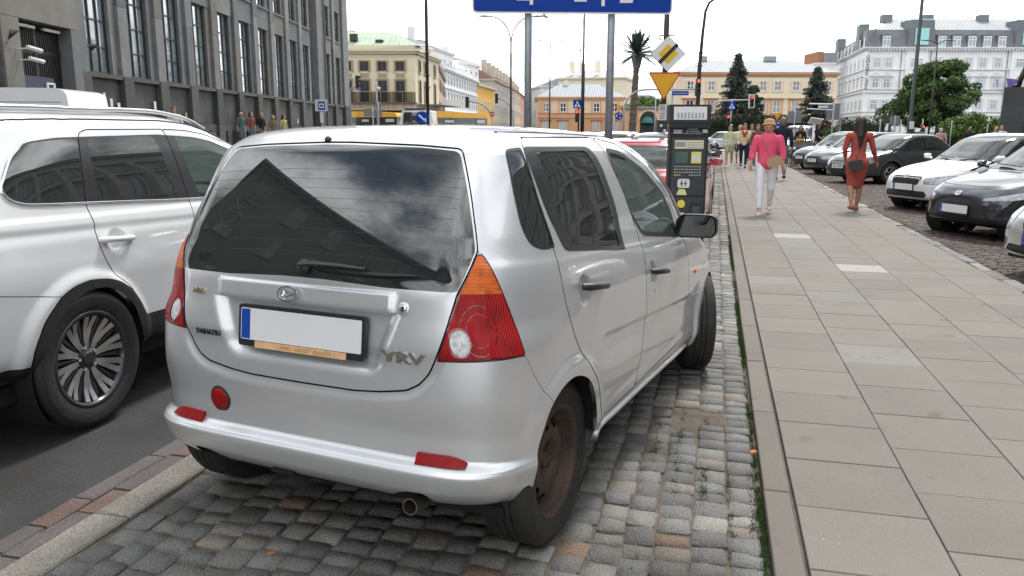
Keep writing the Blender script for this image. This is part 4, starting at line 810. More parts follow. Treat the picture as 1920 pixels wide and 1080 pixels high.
    if res < .04:
        C.line(dr, .003, ('body',)); C.line(df, .003, ('body',)); C.line(hoodl, .0035, ('body','bonnet'), mode='f', ur=(2, 3))
        C.line(lambda A: A[:,1]*.1-.565+0*A[:,0], .0025, ('body',), mode='f', ur=(1.9, 2.4)) if False else None
    C.finish(); body = C.part('body', 'body', pm, root); C.part('bonnet', 'bonnet', pm, root); C.part('gap', 'panel_joints', GAPM, body, wall=.012)
    wf = C.part('window_frame', 'window_frame', BLK, root)
    for sd_ in 'RL': C.part('glass_f', 'window', CLRG if not kw.get('dark') else TINT, wf, sd_); C.part('glass_r', 'window', TINT, wf, sd_)
    C.part('windscreen', 'windscreen', glassmat('screen_glass', (.75,.9,.88), .55, ior=1.95), root); C.part('rear_glass', 'rear_window', TINT, root)
    gm = mat('grille_black', (.012,.012,.013), .35, bump=.6, bs=70, stretch=(3,3,30)); g = C.part('grille', 'grille', gm, root, off=-.006); C.part('intake', 'lower_grille', gm, root, off=-.008); C.part('fog', 'fog_lamp_recess', gm, root, off=-.004)
    hl = mat('headlight_lens', (.34,.36,.39), .12, .35, coat=1., var=.35, vs=26, bump=.3, bs=60)
    for sd_ in 'RL': hq = C.part('lamp_edge', 'headlight_rim', BLK, root, sd_, off=.001); C.part('headlight', 'headlight', hl, root, sd_, off=.003); C.part('tail', 'tail_light', REDL, root, sd_, off=.003)
    Pf, nf_ = C.pick(x=0, z=nz-.05, y=F); Pf = Vector((0, Pf.y, Pf.z))
    if grille == 'skoda' or grille == 'vw' or grille == 'toyota' or grille == 'merc':
        b = MB(); zc = {'skoda': nz+.03, 'vw': nz-.09, 'toyota': nz+.0, 'merc': nz-.10}[grille]; q, n = C.pick(x=0, z=zc, y=F); q = Vector((0, q.y, q.z)); n = Vector((0, n.y, n.z)); r = .052
        b.tube([(r*math.cos(a), r*(.7 if grille == 'toyota' else 1)*math.sin(a), .012) for a in np.linspace(0, 2*math.pi, 25)], .007, 6)
        if grille == 'vw': b.tube([(-.034,.034,.012),(-.014,-.004,.012),(0,.02,.012),(.014,-.004,.012),(.034,.034,.012)], .005, 5); b.tube([(-.046,.012,.012),(-.016,-.044,.012),(0,-.008,.012),(.016,-.044,.012),(.046,.012,.012)], .005, 5)
        if grille == 'toyota': b.tube([(.018*math.cos(a), .034*math.sin(a), .014) for a in np.linspace(0, 2*math.pi, 17)], .005, 5); b.tube([(.034*math.cos(a), .015+.014*math.sin(a), .014) for a in np.linspace(0, 2*math.pi, 17)], .005, 5)
        if grille == 'merc': b = MB(); [b.tube([(0,0,.012),(r*math.sin(a), r*math.cos(a), .012)], .005, 5) for a in (0, 2.094, 4.189)]; b.tube([(r*math.cos(a), r*math.sin(a), .012) for a in np.linspace(0, 2*math.pi, 25)], .005, 6)
        if grille == 'skoda': b.tube([(-.03,-.02,.012),(.0,.02,.014),(.03,-.005,.012)], .009, 5)
        me = b.mesh('emblem', CHR, auto=60); me.transform(frame_on(q, n)); link('emblem', me, root)
    if grille in ('skoda','vw','bar','merc'):      # bars of the grille
        n_ = 9 if grille == 'skoda' else 3; zs = G[1][1], G[0][1]
        for k in range(n_):
            b = MB()
            if grille == 'skoda':
                for sg in (1, -1):
                    x = .36*(k+.5)/n_; pts = []
                    for z in (zs[1]+.012, (zs[0]+zs[1])/2, zs[0]-.012): q, n = C.pick(x=x, z=z, y=F); pts.append((q.x*sg, q.y+.004, q.z))
                    b.tube(pts, .005, 4)
                b.build('grille_bar', BLK, g or root)
            else:
                z = zs[1]+(zs[0]-zs[1])*(k+.5)/n_; pts = []
                for x in np.linspace(-.29, .29, 9): q, n = C.pick(x=abs(x), z=z, y=F); pts.append((x, q.y+.004, q.z))
                b.tube(pts, .008, 4); b.build('grille_bar', CHR if grille != 'bar' else BLK, g or root)
        if grille == 'skoda':
            b = MB(); pts = []
            for x, z in [(-.37,zs[1]+.04),(-.38,zs[0]-.02),(-.3,zs[0]+.012),(-.15,zs[0]+.016),(0,zs[0]+.018),(.15,zs[0]+.016),(.3,zs[0]+.012),(.38,zs[0]-.02),(.37,zs[1]+.04)]: q, n = C.pick(x=abs(x), z=z, y=F); pts.append((x, q.y+.006, q.z))
            b.tube(pts, .008, 6); b.build('grille_surround', CHR, g or root)
    if pl:
        pz = {'skoda': .485, 'vw': .52, 'toyota': .44, 'merc': .46, 'bar': .52, 'small': .50}[grille]; q, n = C.pick(x=0, z=pz, y=F); q = Vector((0, q.y+.014, pz)); plate(root, q, Vector((0, 1, .02)), txt=plate_txt)
    if rear: q, n = C.pick(x=0, z=.72, y=-ro); plate(root, Vector((0, q.y-.014, .72)), Vector((0, -1, .05)), txt=kw.get('rear_txt'), pcol=kw.get('pcol'))
    for sg in (1, -1):
        for cy in (ra, fa): wheel(root, (sg*(w-.115), cy, R), R, R-.105, .205, style, sg)
        b = MB(); my = yw-.22; b.tube([(sg*(w*.90), my, bz+.0), (sg*(w+.0), my-.01, bz+.03)], .022, 6)
        prof = fillet([(-.01,-.03),(.14,-.025),(.155,.045),(.13,.08),(.0,.08)], .03, 2); n = len(prof); rows = []
        for t, s1 in ((0,.92),(.01,1),(.06,.95),(.10,.6),(.115,.2)): rows.append([(sg*(w+.0+px_*s1), my-.05+t, bz+.02+pz_*s1) for px_, pz_ in prof])
        b.add(sum(rows, []), [(i*n+k, i*n+(k+1) % n, (i+1)*n+(k+1) % n, (i+1)*n+k) for i in range(4) for k in range(n)]+[tuple(range(n)), tuple(4*n+k for k in range(n))]); link('door_mirror', fix_mesh(b.mesh('door_mirror', kw.get('mirm') or pm, auto=50)), root)
        for hy in (bp+.16+.9*0-.30, bp+.55) if False else (bp-.62, bp+.14):
            q, n_ = C.pick(y=hy, z=bz-.13); b = MB(); b.tube([(sg*(q.x+.002), hy-.09, bz-.13), (sg*(q.x+.03), hy-.07, bz-.13), (sg*(q.x+.03), hy+.07, bz-.135), (sg*(q.x+.002), hy+.09, bz-.135)], .013, 6); b.build('door_handle', pm, body, smooth=True)
    b = MB()
    for cy in (ra, fa):
        for sg in (1, -1): pr = [(ar*math.cos(a)+cy, ar*math.sin(a)+R) for a in np.linspace(-.9, math.pi+.9, 18)]; n = len(pr); b.add([(sg*(w-.03), y, z) for y, z in pr]+[(sg*(w-.35), y, z) for y, z in pr], [(i, i+1, n+i+1, n+i) for i in range(n-1)]); b.add([(sg*(w-.33), y, z) for y, z in pr]+[(sg*(w-.33), cy, R)], [(i, i+1, n) for i in range(n-1)])
    b.bb(-w+.15, w-.15, -ro+.2, F-.25, .20, .27); b.build('underbody', GAPM, root)
    fab = mat('grey_seat_cloth', (.06,.06,.065), .9)
    for x in (-.36, .36): seat(root, x, bp+.30, .42, fab)
    b = MB(); b.bb(-w+.2, w-.2, yw-.62, yw-.10, .5, min(bz, .95)-.02); b.bb(-w+.2, w-.2, -.2, .0, .4, .95); b.bb(-w+.15, w-.15, -.3, yw, .28, .34)
    b.build('dashboard', mat('dashboard', (.05,.055,.055), .7), root)
    for sg in (1, -1):
        b = MB(); pts = []
        for x in ((-.62,-.05) if sg > 0 else (.0,.52)):
            i = np.argmin((C.P[:,0]-abs(x))**2+(C.P[:,2]-(K[9][2]+.015+(.03 if x in (-.05,.52) else 0)))**2+(C.A[:,0] < 2)*9); pts.append((x, C.P[i,1]+.02, C.P[i,2]+.03))
        b.tube(pts, .009, 5); b.build('wiper', BLK, root)
    return root, C
# ---------------------------------------------------------------- places: a picture column and a distance give a point on the ground
_f = (-math.sin(R_(14.063)), math.cos(R_(14.063))); _r = (math.cos(R_(14.063)), math.sin(R_(14.063)))
def gp(u, D, z=1.5):
    lat = (u-960)/1500*(D*.9811+(1.5-z)*.1936); return (_f[0]*D+_r[0]*lat, _f[1]*D+_r[1]*lat)
def zh(v, D):
    t = (540-v)/1500; return 1.5+D*(-.1936+.9811*t)/(.9811+.1936*t)
# ---------------------------------------------------------------- ground
def sheet(name, x0, x1, y0, y1, z, m, parent=None):
    b = MB(); b.bb(x0, x1, y0, y1, z-.15, z); o = b.build(name, m, parent); o['kind'] = 'structure'; return o
def granite(name, c, sp=(.30,.30,.30), rough=.72):
    if name in _M: return _M[name]
    m = bpy.data.materials.new(name); m.use_nodes = True; t = m.node_tree; b = t.nodes['Principled BSDF']; L = t.links.new; A = t.nodes.new
    g_ = A('ShaderNodeNewGeometry'); n = A('ShaderNodeTexNoise'); n.inputs['Scale'].default_value = 210; n.inputs['Detail'].default_value = 3; n.inputs['Roughness'].default_value = .7; L(g_.outputs['Position'], n.inputs[0])
    cr = A('ShaderNodeValToRGB'); cr.color_ramp.elements[0].position = .40; cr.color_ramp.elements[1].position = .66; cr.color_ramp.elements[0].color = (*[q*.62 for q in c], 1); cr.color_ramp.elements[1].color = (*[min(.8, q*1.25+s_*.35) for q, s_ in zip(c, sp)], 1); L(n.outputs[0], cr.inputs[0])
    n2_ = A('ShaderNodeTexNoise'); n2_.inputs['Scale'].default_value = 2.1; n2_.inputs['Detail'].default_value = 5; L(g_.outputs['Position'], n2_.inputs[0]); m2 = A('ShaderNodeMix'); m2.data_type = 'RGBA'; m2.blend_type = 'MULTIPLY'; m2.inputs[0].default_value = 1
    c2 = A('ShaderNodeValToRGB'); c2.color_ramp.elements[0].position = .35; c2.color_ramp.elements[0].color = (.62,.60,.57,1); c2.color_ramp.elements[1].position = .6; c2.color_ramp.elements[1].color = (1,1,1,1); L(n2_.outputs[0], c2.inputs[0]); L(cr.outputs[0], m2.inputs[6]); L(c2.outputs[0], m2.inputs[7])
    L(m2.outputs[2], b.inputs['Base Color']); b.inputs['Roughness'].default_value = rough
    n3 = A('ShaderNodeTexNoise'); n3.inputs['Scale'].default_value = 75; n3.inputs['Detail'].default_value = 7; n3.inputs['Roughness'].default_value = .65; L(g_.outputs['Position'], n3.inputs[0]); bp = A('ShaderNodeBump'); bp.inputs['Strength'].default_value = 1.; bp.inputs['Distance'].default_value = .012; L(n3.outputs[0], bp.inputs['Height']); L(bp.outputs[0], b.inputs['Normal'])
    _M[name] = m; return m

g = MB(); g.bb(-700, 700, -500, 900, -.6, -.20); o = g.build('ground', mat('ground_tarmac', (.075,.073,.070), .9, var=.2, vs=.3, world=True)); o['kind'] = 'structure'
ASPH = granite('asphalt', (.036,.036,.038), (.10,.10,.10), .85); sheet('road', -17.5, -2.53, -40, 95, -.015, ASPH); sheet('cross_road', -60, 90, 56, 86, -.035, ASPH)
sheet('far_road', -50, -3, 86.002, 420, -.03, ASPH)
sheet('left_pavement', -60, -17.6, -40, 95, .12, mat('left_paving', (.20,.19,.18), .85, var=.15, vs=2, world=True))
rng = random.Random(11)
# stones: a rounded block, many variants of one shape
def stone_geo(r, n=4, top=.010, rough=.0035, w=.5, e=.16):
    """unit block, top grid with worn edges, z in metres"""
    ks = [0]+[e*.55+(1-2*e*.55)*i/(n-1) for i in range(n)]+[1]; m = len(ks); j = [[(r.uniform(-.011,.011), r.uniform(-.011,.011)) for _ in ks] for _ in ks]; vs = []
    cs = [(r.uniform(-.055,.055), r.uniform(-.055,.055)) for _ in range(4)]
    for a, x in enumerate(ks):
        for b_, y in enumerate(ks):
            ed = a in (0, m-1) or b_ in (0, m-1); cor = (a in (0, m-1)) and (b_ in (0, m-1))
            px_, py_ = x-.5, y-.5
            if cor: px_ *= .92; py_ *= .92
            bx = cs[0][0]*(1-x)*(1-y)+cs[1][0]*x*(1-y)+cs[2][0]*x*y+cs[3][0]*(1-x)*y; by = cs[0][1]*(1-x)*(1-y)+cs[1][1]*x*(1-y)+cs[2][1]*x*y+cs[3][1]*(1-x)*y
            z = top*(1-(abs(x-.5)*2)**5*.5-(abs(y-.5)*2)**5*.5)-top*.6+r.uniform(-rough, rough) if not ed else -.0075+r.uniform(-.003,.002)
            vs.append((px_+bx+j[a][b_][0]*(0 if ed else 1), py_+by+j[a][b_][1]*(0 if ed else 1), z))
    fs = [(a*m+b_, (a+1)*m+b_, (a+1)*m+b_+1, a*m+b_+1) for a in range(m-1) for b_ in range(m-1)]
    # skirt
    ring = [a*m for a in range(m)]+[(m-1)*m+b_ for b_ in range(1, m)]+[a*m+m-1 for a in range(m-2, -1, -1)]+[b_ for b_ in range(m-2, 0, -1)]
    k0 = len(vs); L_ = len(ring); vs += [vs[i] for i in ring]+[(vs[i][0], vs[i][1], -.06) for i in ring]; fs += [(k0+i, k0+L_+i, k0+L_+(i+1) % L_, k0+(i+1) % L_) for i in range(L_)]
    return vs, fs
STM = [granite('granite_grey', (.205,.198,.182)), granite('granite_dark', (.13,.127,.12)), granite('granite_light', (.30,.288,.262)), granite('granite_warm', (.24,.21,.175)), granite('granite_brown', (.21,.135,.08)), granite('granite_blue', (.165,.165,.162)), granite('granite_rose', (.21,.175,.152))]
STW = [34, 26, 8, 8, 1, 18, 4]
def mesh_np(name, V, F, MI, mats, smooth=True):
    me = bpy.data.meshes.new(name); me.vertices.add(len(V)); me.vertices.foreach_set('co', V.astype(np.float32).ravel()); me.loops.add(F.size); me.loops.foreach_set('vertex_index', F.astype(np.int32).ravel()); me.polygons.add(len(F)); me.polygons.foreach_set('loop_start', np.arange(len(F), dtype=np.int32)*F.shape[1])
    for m in mats: me.materials.append(m)
    me.polygons.foreach_set('material_index', MI.astype(np.int32)); me.update(); me.validate()
    if smooth: me.shade_smooth()
    return me
def join_stones(name, items, geos, mats, parent=None, smooth=True):
    """items: (x, y, z, sx, sy, rot, tiltx, tilty, geo, mat)"""
    VV = []; FF = []; MM = []; off = 0
    G = [(np.array(v), np.array(f)) for v, f in geos]
    for x, y, z, sx, sy, rot, tx, ty, gi, mi in items:
        v, f = G[gi]; P = v*[sx, sy, 1]; P = P+np.stack([0*P[:,0], 0*P[:,0], P[:,0]*tx+P[:,1]*ty], 1); c, s_ = math.cos(rot), math.sin(rot); P = np.stack([P[:,0]*c-P[:,1]*s_+x, P[:,0]*s_+P[:,1]*c+y, P[:,2]+z], 1)
        VV.append(P); FF.append(f+off); MM.append(np.full(len(f), mi)); off += len(P)
    me = mesh_np(name, np.concatenate(VV), np.concatenate(FF), np.concatenate(MM), mats, smooth); o = link(name, me, parent); o['kind'] = 'stuff'; return o
def bay_height(x, y):   # the setts lie unevenly: a rut near the meter
    return .010*math.sin(x*2.3+1)*math.sin(y*1.7)+.006*math.sin(x*7+y*5)-.022*math.exp(-((x+.10)**2/.03+(y-4.05)**2/.08))
bay = MB(); bx0, bx1, by0, by1 = -2.17, .262, .6, 44
bay.bb(bx0, bx1, by0, by1, -.2, -.045); gx = np.linspace(bx0, bx1, 46); gy = np.concatenate([np.linspace(by0, 14, 260), [20, by1]]); bay.add([(x_, y_, bay_height(x_, y_)-.0115+.0015*math.sin(x_*53+y_*37)) for y_ in gy for x_ in gx], [(j*46+i, j*46+i+1, j*46+47+i, j*46+46+i) for j in range(len(gy)-1) for i in range(45)]); BAY = bay.build('parking_bay', mat('sand_joint', (.15,.125,.10), .95, var=.35, vs=9, bump=.8, bs=160, world=True)); BAY['kind'] = 'structure'
geos = [stone_geo(random.Random(i), 3, .0048, .0024, e=.12) for i in range(16)]
gmesh = {}
def in_frame(x, y, z=0):
    dx = x*_r[0]+y*_r[1]; D = x*_f[0]+y*_f[1]; zc = D*.9811+(1.5-z)*.1936; yc = -(1.5-z)*.9811+D*.1936
    return zc > .1 and abs(1500*dx/zc) < 975 and -1500*yc/zc < 560
def under(x, y, ox, oy, a, x0, x1, y0, y1):
    dx, dy = x-ox, y-oy; lx = dx*math.cos(a)-dy*math.sin(a); ly = dx*math.sin(a)+dy*math.cos(a); return x0 < lx < x1 and y0 < ly < y1
items = []; col_w = [rng.uniform(.098,.122) for _ in range(40)]; x = bx0+.008
while x < bx1-.06:
    w_ = min(rng.uniform(.108,.138), bx1-.012-x); y = by0+rng.uniform(0, .1)
    while y < 30:
        h_ = rng.uniform(.090,.140)
        mi = rng.choices(range(7), STW)[0]; px_, py_ = x+w_/2+rng.uniform(-.006,.006), y+h_/2
        d = bay_height(px_, py_); miss = (abs(px_+.02) < .10 and abs(py_-4.18) < .12)
        if not miss: items.append((px_, py_, d+rng.uniform(-.005,.005)-.002, w_-.007, h_-.007, rng.uniform(-.07,.07), rng.uniform(-.035,.035), rng.uniform(-.035,.035), rng.randrange(16), mi))
        y += h_
    x += w_
vis = [i for i, it in enumerate(items) if in_frame(it[0], it[1]) and not under(it[0], it[1], -1.266, 2.838, R_(10.73), -.62, .62, .15, 3.0) and it[1] < 7]
vis.sort(key=lambda i: items[i][0]**2+items[i][1]**2+(3 if under(items[i][0], items[i][1], -1.266, 2.838, R_(10.73), -.8, .75, -.1, 3) else 0)); near = set(vis[:298])
for k, i in enumerate(vis[:298]):
    x, y, z, sx, sy, rot, tx, ty, gi, mi = items[i]; key = (gi, mi)
    if key not in gmesh:
        v, f = geos[gi]; me = bpy.data.meshes.new('cobblestone'); me.from_pydata(v, [], f); me.materials.append(STM[mi]); me.shade_smooth(); gmesh[key] = me
    o = bpy.data.objects.new('cobblestone', gmesh[key]); COL.objects.link(o); o.parent = BAY; o.matrix_local = Matrix.Translation((x, y, z)) @ Matrix.Rotation(rot, 4, 'Z') @ Matrix.Rotation(ty, 4, 'X') @ Matrix.Rotation(-tx, 4, 'Y') @ Matrix.Diagonal((sx, sy, 1, 1))
join_stones('cobblestones', [it for i, it in enumerate(items) if i not in near], geos, STM, BAY)
# left kerb: long granite stones, then two rows of clinker
KM = granite('kerb_granite', (.23,.21,.18), rough=.85); kb = MB(); kb.bb(-2.335, -2.172, .6, 60, -.2, -.004)
KERB = MB().bb(-2.333, -2.175, .6, 60, -.2, -.03).build('left_kerb', KM); KERB['kind'] = 'structure'; y = .62
def slab_geo(w, l, t, ch=.004, r=None, amt=0):
    x, yy = w/2, l/2; vs = [(-x,-yy,-t),(x,-yy,-t),(x,yy,-t),(-x,yy,-t),(-x,-yy,-ch),(x,-yy,-ch),(x,yy,-ch),(-x,yy,-ch),(-x+ch,-yy+ch,0),(x-ch,-yy+ch,0),(x-ch,yy-ch,0),(-x+ch,yy-ch,0)]
    if r: vs = [(a+r.uniform(-amt,amt), b_+r.uniform(-amt,amt), c) for a, b_, c in vs]
    return vs, [(0,1,5,4),(1,2,6,5),(2,3,7,6),(3,0,4,7),(4,5,9,8),(5,6,10,9),(6,7,11,10),(7,4,8,11),(8,9,10,11)]
for k in range(30):
    l = rng.uniform(.85, 1.15); v, f = slab_geo(.166, l-.008, .16, .008, rng, .004); me = bpy.data.meshes.new('kerb_stone'); me.from_pydata(v, [], f); me.materials.append(KM); o = link('kerb_stone', me, KERB); o.location = (-2.252, y+l/2, .002+rng.uniform(-.003,.003)); y += l
CL = [granite('clinker_red', (.17,.105,.09), (.1,.1,.1), .7), granite('clinker_grey', (.12,.105,.10), (.1,.1,.1), .7), granite('clinker_brown', (.15,.12,.105), (.1,.1,.1), .7)]
STRIP = MB().bb(-2.53, -2.336, .6, 60, -.2, -.034).build('brick_strip', mat('sand_joint', (0,0,0))); STRIP['kind'] = 'structure'
cm = {}
for row in range(2):
    y = .62+row*.07
    while y < 20:
        l = rng.uniform(.17,.25); mi = rng.randrange(3); vi = rng.randrange(4)
        if (mi, vi) not in cm: v, f = slab_geo(.092, 1., .06, .006, rng, .003); me = bpy.data.meshes.new('brick'); me.from_pydata(v, [], f); me.materials.append(CL[mi]); cm[(mi, vi)] = me
        o = bpy.data.objects.new('brick', cm[(mi, vi)]); COL.objects.link(o); o.parent = STRIP; o.location = (-2.484+row*.098+rng.uniform(-.003,.003), y+l/2, -.008+rng.uniform(-.004,.004)); o.scale = (1, l-.007, 1); o.rotation_euler = (rng.uniform(-.01,.01), rng.uniform(-.02,.02), rng.uniform(-.012,.012)); y += l
# slab pavement
SZ = .03; PVM = None
def pavemat(name, c):
    m = mat(name, c, .88, var=.07, vs=1.6, bump=.35, bs=260, world=True, detail=10, rnd=.0); t = m.node_tree; b = t.nodes['Principled BSDF']; src = b.inputs['Base Color'].links[0].from_socket
    g_ = t.nodes.new('ShaderNodeNewGeometry'); n = t.nodes.new('ShaderNodeTexNoise'); n.inputs['Scale'].default_value = 330; n.inputs['Detail'].default_value = 2; t.links.new(g_.outputs['Position'], n.inputs[0])
    cr = t.nodes.new('ShaderNodeValToRGB'); cr.color_ramp.elements[0].position = .3; cr.color_ramp.elements[0].color = (.74,.72,.70,1); cr.color_ramp.elements[1].position = .72; cr.color_ramp.elements[1].color = (1.22,1.22,1.2,1); t.links.new(n.outputs[0], cr.inputs[0])
    oi = t.nodes.new('ShaderNodeObjectInfo'); hs = t.nodes.new('ShaderNodeHueSaturation'); t.links.new(mth('ADD', mth('MULTIPLY', oi.outputs['Random'], .13, tree=t), .935, tree=t), hs.inputs['Value']); t.links.new(src, hs.inputs['Color'])
    mm = t.nodes.new('ShaderNodeMix'); mm.data_type = 'RGBA'; mm.blend_type = 'MULTIPLY'; mm.inputs[0].default_value = 1; t.links.new(hs.outputs[0], mm.inputs[6]); t.links.new(cr.outputs[0], mm.inputs[7])
    # dark blotches: old gum and spills
    v = t.nodes.new('ShaderNodeTexNoise'); v.inputs['Scale'].default_value = 5.5; v.inputs['Detail'].default_value = 4; t.links.new(g_.outputs['Position'], v.inputs[0]); c3 = t.nodes.new('ShaderNodeValToRGB'); c3.color_ramp.elements[0].position = .26; c3.color_ramp.elements[0].color = (.72,.70,.68,1); c3.color_ramp.elements[1].position = .36; c3.color_ramp.elements[1].color = (1,1,1,1); t.links.new(v.outputs[0], c3.inputs[0])
    m4 = t.nodes.new('ShaderNodeMix'); m4.data_type = 'RGBA'; m4.blend_type = 'MULTIPLY'; m4.inputs[0].default_value = 1; t.links.new(mm.outputs[2], m4.inputs[6]); t.links.new(c3.outputs[0], m4.inputs[7]); t.links.new(m4.outputs[2], b.inputs['Base Color']); return m
SLM = pavemat('slab_concrete', (.196,.179,.163)); SLL = pavemat('slab_pale', (.33,.325,.30)); SLG = pavemat('slab_grey', (.205,.195,.182)); KCM = pavemat('kerb_concrete', (.175,.158,.142))
PAV = MB().bb(.37, 2.84, .2, 58, -.2, .006).build('pavement', mat('joint_dirt', (.11,.095,.08), .95, var=.3, vs=20, world=True)); PAV['kind'] = 'structure'
def slab_mesh(nm, w, l, m): v, f = slab_geo(w, l, .05, .003); me = bpy.data.meshes.new(nm); me.from_pydata(v, [], f); me.materials.append(m); return me
sm = {k: slab_mesh('paving_slab', .4855, .4855, m) for k, m in (('n', SLM), ('l', SLL), ('g', SLG))}; cnt = 0; rest = []
for c in range(5):
    y = 2.675-.49*3+(.245 if c % 2 else 0)
    while y < 57.5:
        xx = .382+.49*c+.245; yy = y+.245
        kind = 'n'
        if c == 1 and 10.6 < yy < 12.1: kind = 'l' if not 11.0 < yy < 11.6 else 'g'
        if c == 2 and 9.2 < yy < 9.65: kind = 'l'
        if rng.random() < .04: kind = 'g'
        if yy < 30.2 and cnt < 299: o = bpy.data.objects.new('paving_slab', sm[kind]); COL.objects.link(o); o.parent = PAV; o.location = (xx, yy, SZ+rng.uniform(-.0015,.0015)); o.rotation_euler = (rng.uniform(-.002,.002), rng.uniform(-.002,.002), rng.uniform(-.003,.003)); cnt += 1
        else: rest.append((xx, yy, SZ, .483, .483, 0, 0, 0, 0, 0))
        y += .49
join_stones('paving_slabs', rest, [slab_geo(1, 1, .05, .003)], [SLM], PAV, smooth=False)
RK = MB().bb(.263, .369, .2, 57.9, -.2, .004).build('right_kerb', mat('joint_dirt', (0,0,0))); RK['kind'] = 'structure'; y = 1.1+.49*.4
for k in range(50):
    v, f = slab_geo(.104, .982 if k > 2 else .982, .10, .005, rng, .0015); me = bpy.data.meshes.new('kerb_stone'); me.from_pydata(v, [], f); me.materials.append(KCM); o = link('kerb_stone', me, RK); o.location = (.3165, y+.5, SZ+.001+rng.uniform(-.002,.002)); y += .988
FK = MB().bb(2.845, 3.02, .2, 57.8, -.25, -.01).build('mossy_kerb', mat('moss_dirt', (.06,.065,.03), .95, var=.4, vs=15, world=True)); FK['kind'] = 'structure'; y = 1.4
for k in range(60):
    l = rng.uniform(.45,.75); v, f = slab_geo(rng.uniform(.13,.16), l-.03, .12, .014, rng, .010); me = bpy.data.meshes.new('kerb_stone'); me.from_pydata(v, [], f); me.materials.append(STM[rng.choice([0,2,3,5])]); o = link('kerb_stone', me, FK); o.location = (2.935+rng.uniform(-.01,.01), y+l/2, .015+rng.uniform(-.01,.008)); o.rotation_euler = (0, rng.uniform(-.04,.04), rng.uniform(-.02,.02)); y += l
# right hand parking place: worn reddish setts
RB = MB().bb(3.025, 13, .2, 57.6, -.25, -.035).build('right_parking', mat('dark_sand', (.085,.065,.055), .95, var=.4, vs=7, world=True)); RB['kind'] = 'structure'
BM = [granite('sett_red', (.13,.085,.072), (.08,.07,.07)), granite('sett_brown', (.10,.075,.062), (.08,.07,.07)), granite('sett_dark', (.075,.062,.056), (.06,.06,.06))]
def flat_geo(r): cs = [(sx*.5+r.uniform(-.05,.05), sy*.5+r.uniform(-.05,.05)) for sx, sy in ((-1,-1),(1,-1),(1,1),(-1,1))]; return [(x, y, -.04) for x, y in cs]+[(x*.84, y*.84, .003+r.uniform(-.002,.002)) for x, y in cs], [(0,1,5,4),(1,2,6,5),(2,3,7,6),(3,0,4,7),(4,5,6,7)]
it2 = []; fg = [flat_geo(random.Random(50+i)) for i in range(10)]; y = 6.0; row = 0
while y < 38:
    x = 3.04+(.06 if row % 2 else 0)
    while x < 9.5: w_ = rng.uniform(.10,.20); it2.append((x+w_/2, y, -.012+rng.uniform(-.005,.005), w_-.008, .095, rng.uniform(-.05,.05), 0, 0, rng.randrange(10), rng.randrange(3))); x += w_
    y += .104; row += 1
join_stones('setts', it2, fg, BM, RB, smooth=False)
# grass and moss in the joints
GR = mat('joint_grass', (.055,.11,.022), .8, var=.4, vs=30); gb = MB(); rg = random.Random(5)
def tuft(x, y, z, n, h, s_):
    for _ in range(n):
        a = rg.uniform(0, 6.28); r0 = rg.uniform(0, s_); px_, py_ = x+r0*math.cos(a)*.5, y+r0*math.sin(a); hh = h*rg.uniform(.4,1); le = rg.uniform(-.6,.6)*hh; lf = rg.uniform(-.6,.6)*hh; w_ = .0022; b_ = rg.uniform(0, 3.14)
        gb.add([(px_-w_*math.cos(b_), py_-w_*math.sin(b_), z), (px_+w_*math.cos(b_), py_+w_*math.sin(b_), z), (px_+le*.5+w_*.6, py_+lf*.5, z+hh*.6), (px_+le, py_+lf, z+hh)], [(0,1,2),(1,3,2)])
for _ in range(650):
    y = rg.uniform(2.4, 12); tuft(.250+rg.uniform(-.012,.006), y, -.012, rg.randrange(8, 18), .028, .03)
for _ in range(520):
    x = rg.choice([.02,.13,-.10,-.21,.22])+rg.uniform(-.012,.012); y = rg.gauss(3.45,.45)
    if y > 2.1: tuft(x, y, -.014, rg.randrange(3, 10), .013, .03)
for _ in range(130): tuft(2.86+rg.uniform(-.01,.17), rg.uniform(8, 30), .0, rg.randrange(6, 16), .04, .06)
o = gb.build('grass', GR); o['kind'] = 'stuff'; o['label'] = 'green grass and moss growing in joints of the cobbles and kerbs'; 
# small litter: leaf, paint flecks on slab
LF = mat('dry_leaf', (.30,.13,.05), .8)
for nm, lab_, x, y, m_ in (('dry_leaf','curled brown leaf lying on the cobbles behind the silver car', -1.48, 2.32, LF), ('dry_leaf','small orange leaf lying beside the pavement kerb', .235, 3.72, mat('orange_leaf', (.5,.16,.04), .8))):
    b = MB(); b.add([(0,0,.0),(.022,.006,.006),(.03,.02,.002),(.012,.028,.008),(-.008,.018,.003)], [(0,1,3),(1,2,3),(0,3,4)]); b.add([(0,0,.001),(.022,.006,.007),(.03,.02,.003),(.012,.028,.009),(-.008,.018,.004)], [(0,3,1),(1,3,2),(0,4,3)]); o = b.build(nm, m_); o.location = (x, y, .008); tag(o, lab_, 'leaf')
b = MB(); rp_ = random.Random(3)
for i in range(4): x, y = .47+rp_.uniform(-.015,.015)+(.03 if i % 2 else -.01), 2.93+rp_.uniform(-.07,.07); b.bb(x, x+rp_.uniform(.0015,.003), y, y+rp_.uniform(.006,.015), SZ+.0012, SZ+.0022)
o = b.build('paint_flecks', mat('white_paint_fleck', (.5,.5,.48), .7), PAV); o['kind'] = 'stuff'
# zebra stripes over the cross road and yellow mark
zb = sheet('zebra_crossing', -.2, 3.6, 58.2, 58.25, -.031, mat('road_white', (.7,.7,.68), .7, var=.1, vs=4, world=True))
for k in range(9): b = MB(); y = 59+k*1.1; b.bb(-.5, 3.8, y, y+.5, -.034, -.028); b.build('stripe', mat('road_white', (0,0,0)), zb)
b = MB(); b.bb(2.86, 4.3, 38.2, 38.5, -.034, -.022); o = b.build('yellow_marking', mat('road_yellow', (.72,.50,.05), .7)); o['kind'] = 'structure'
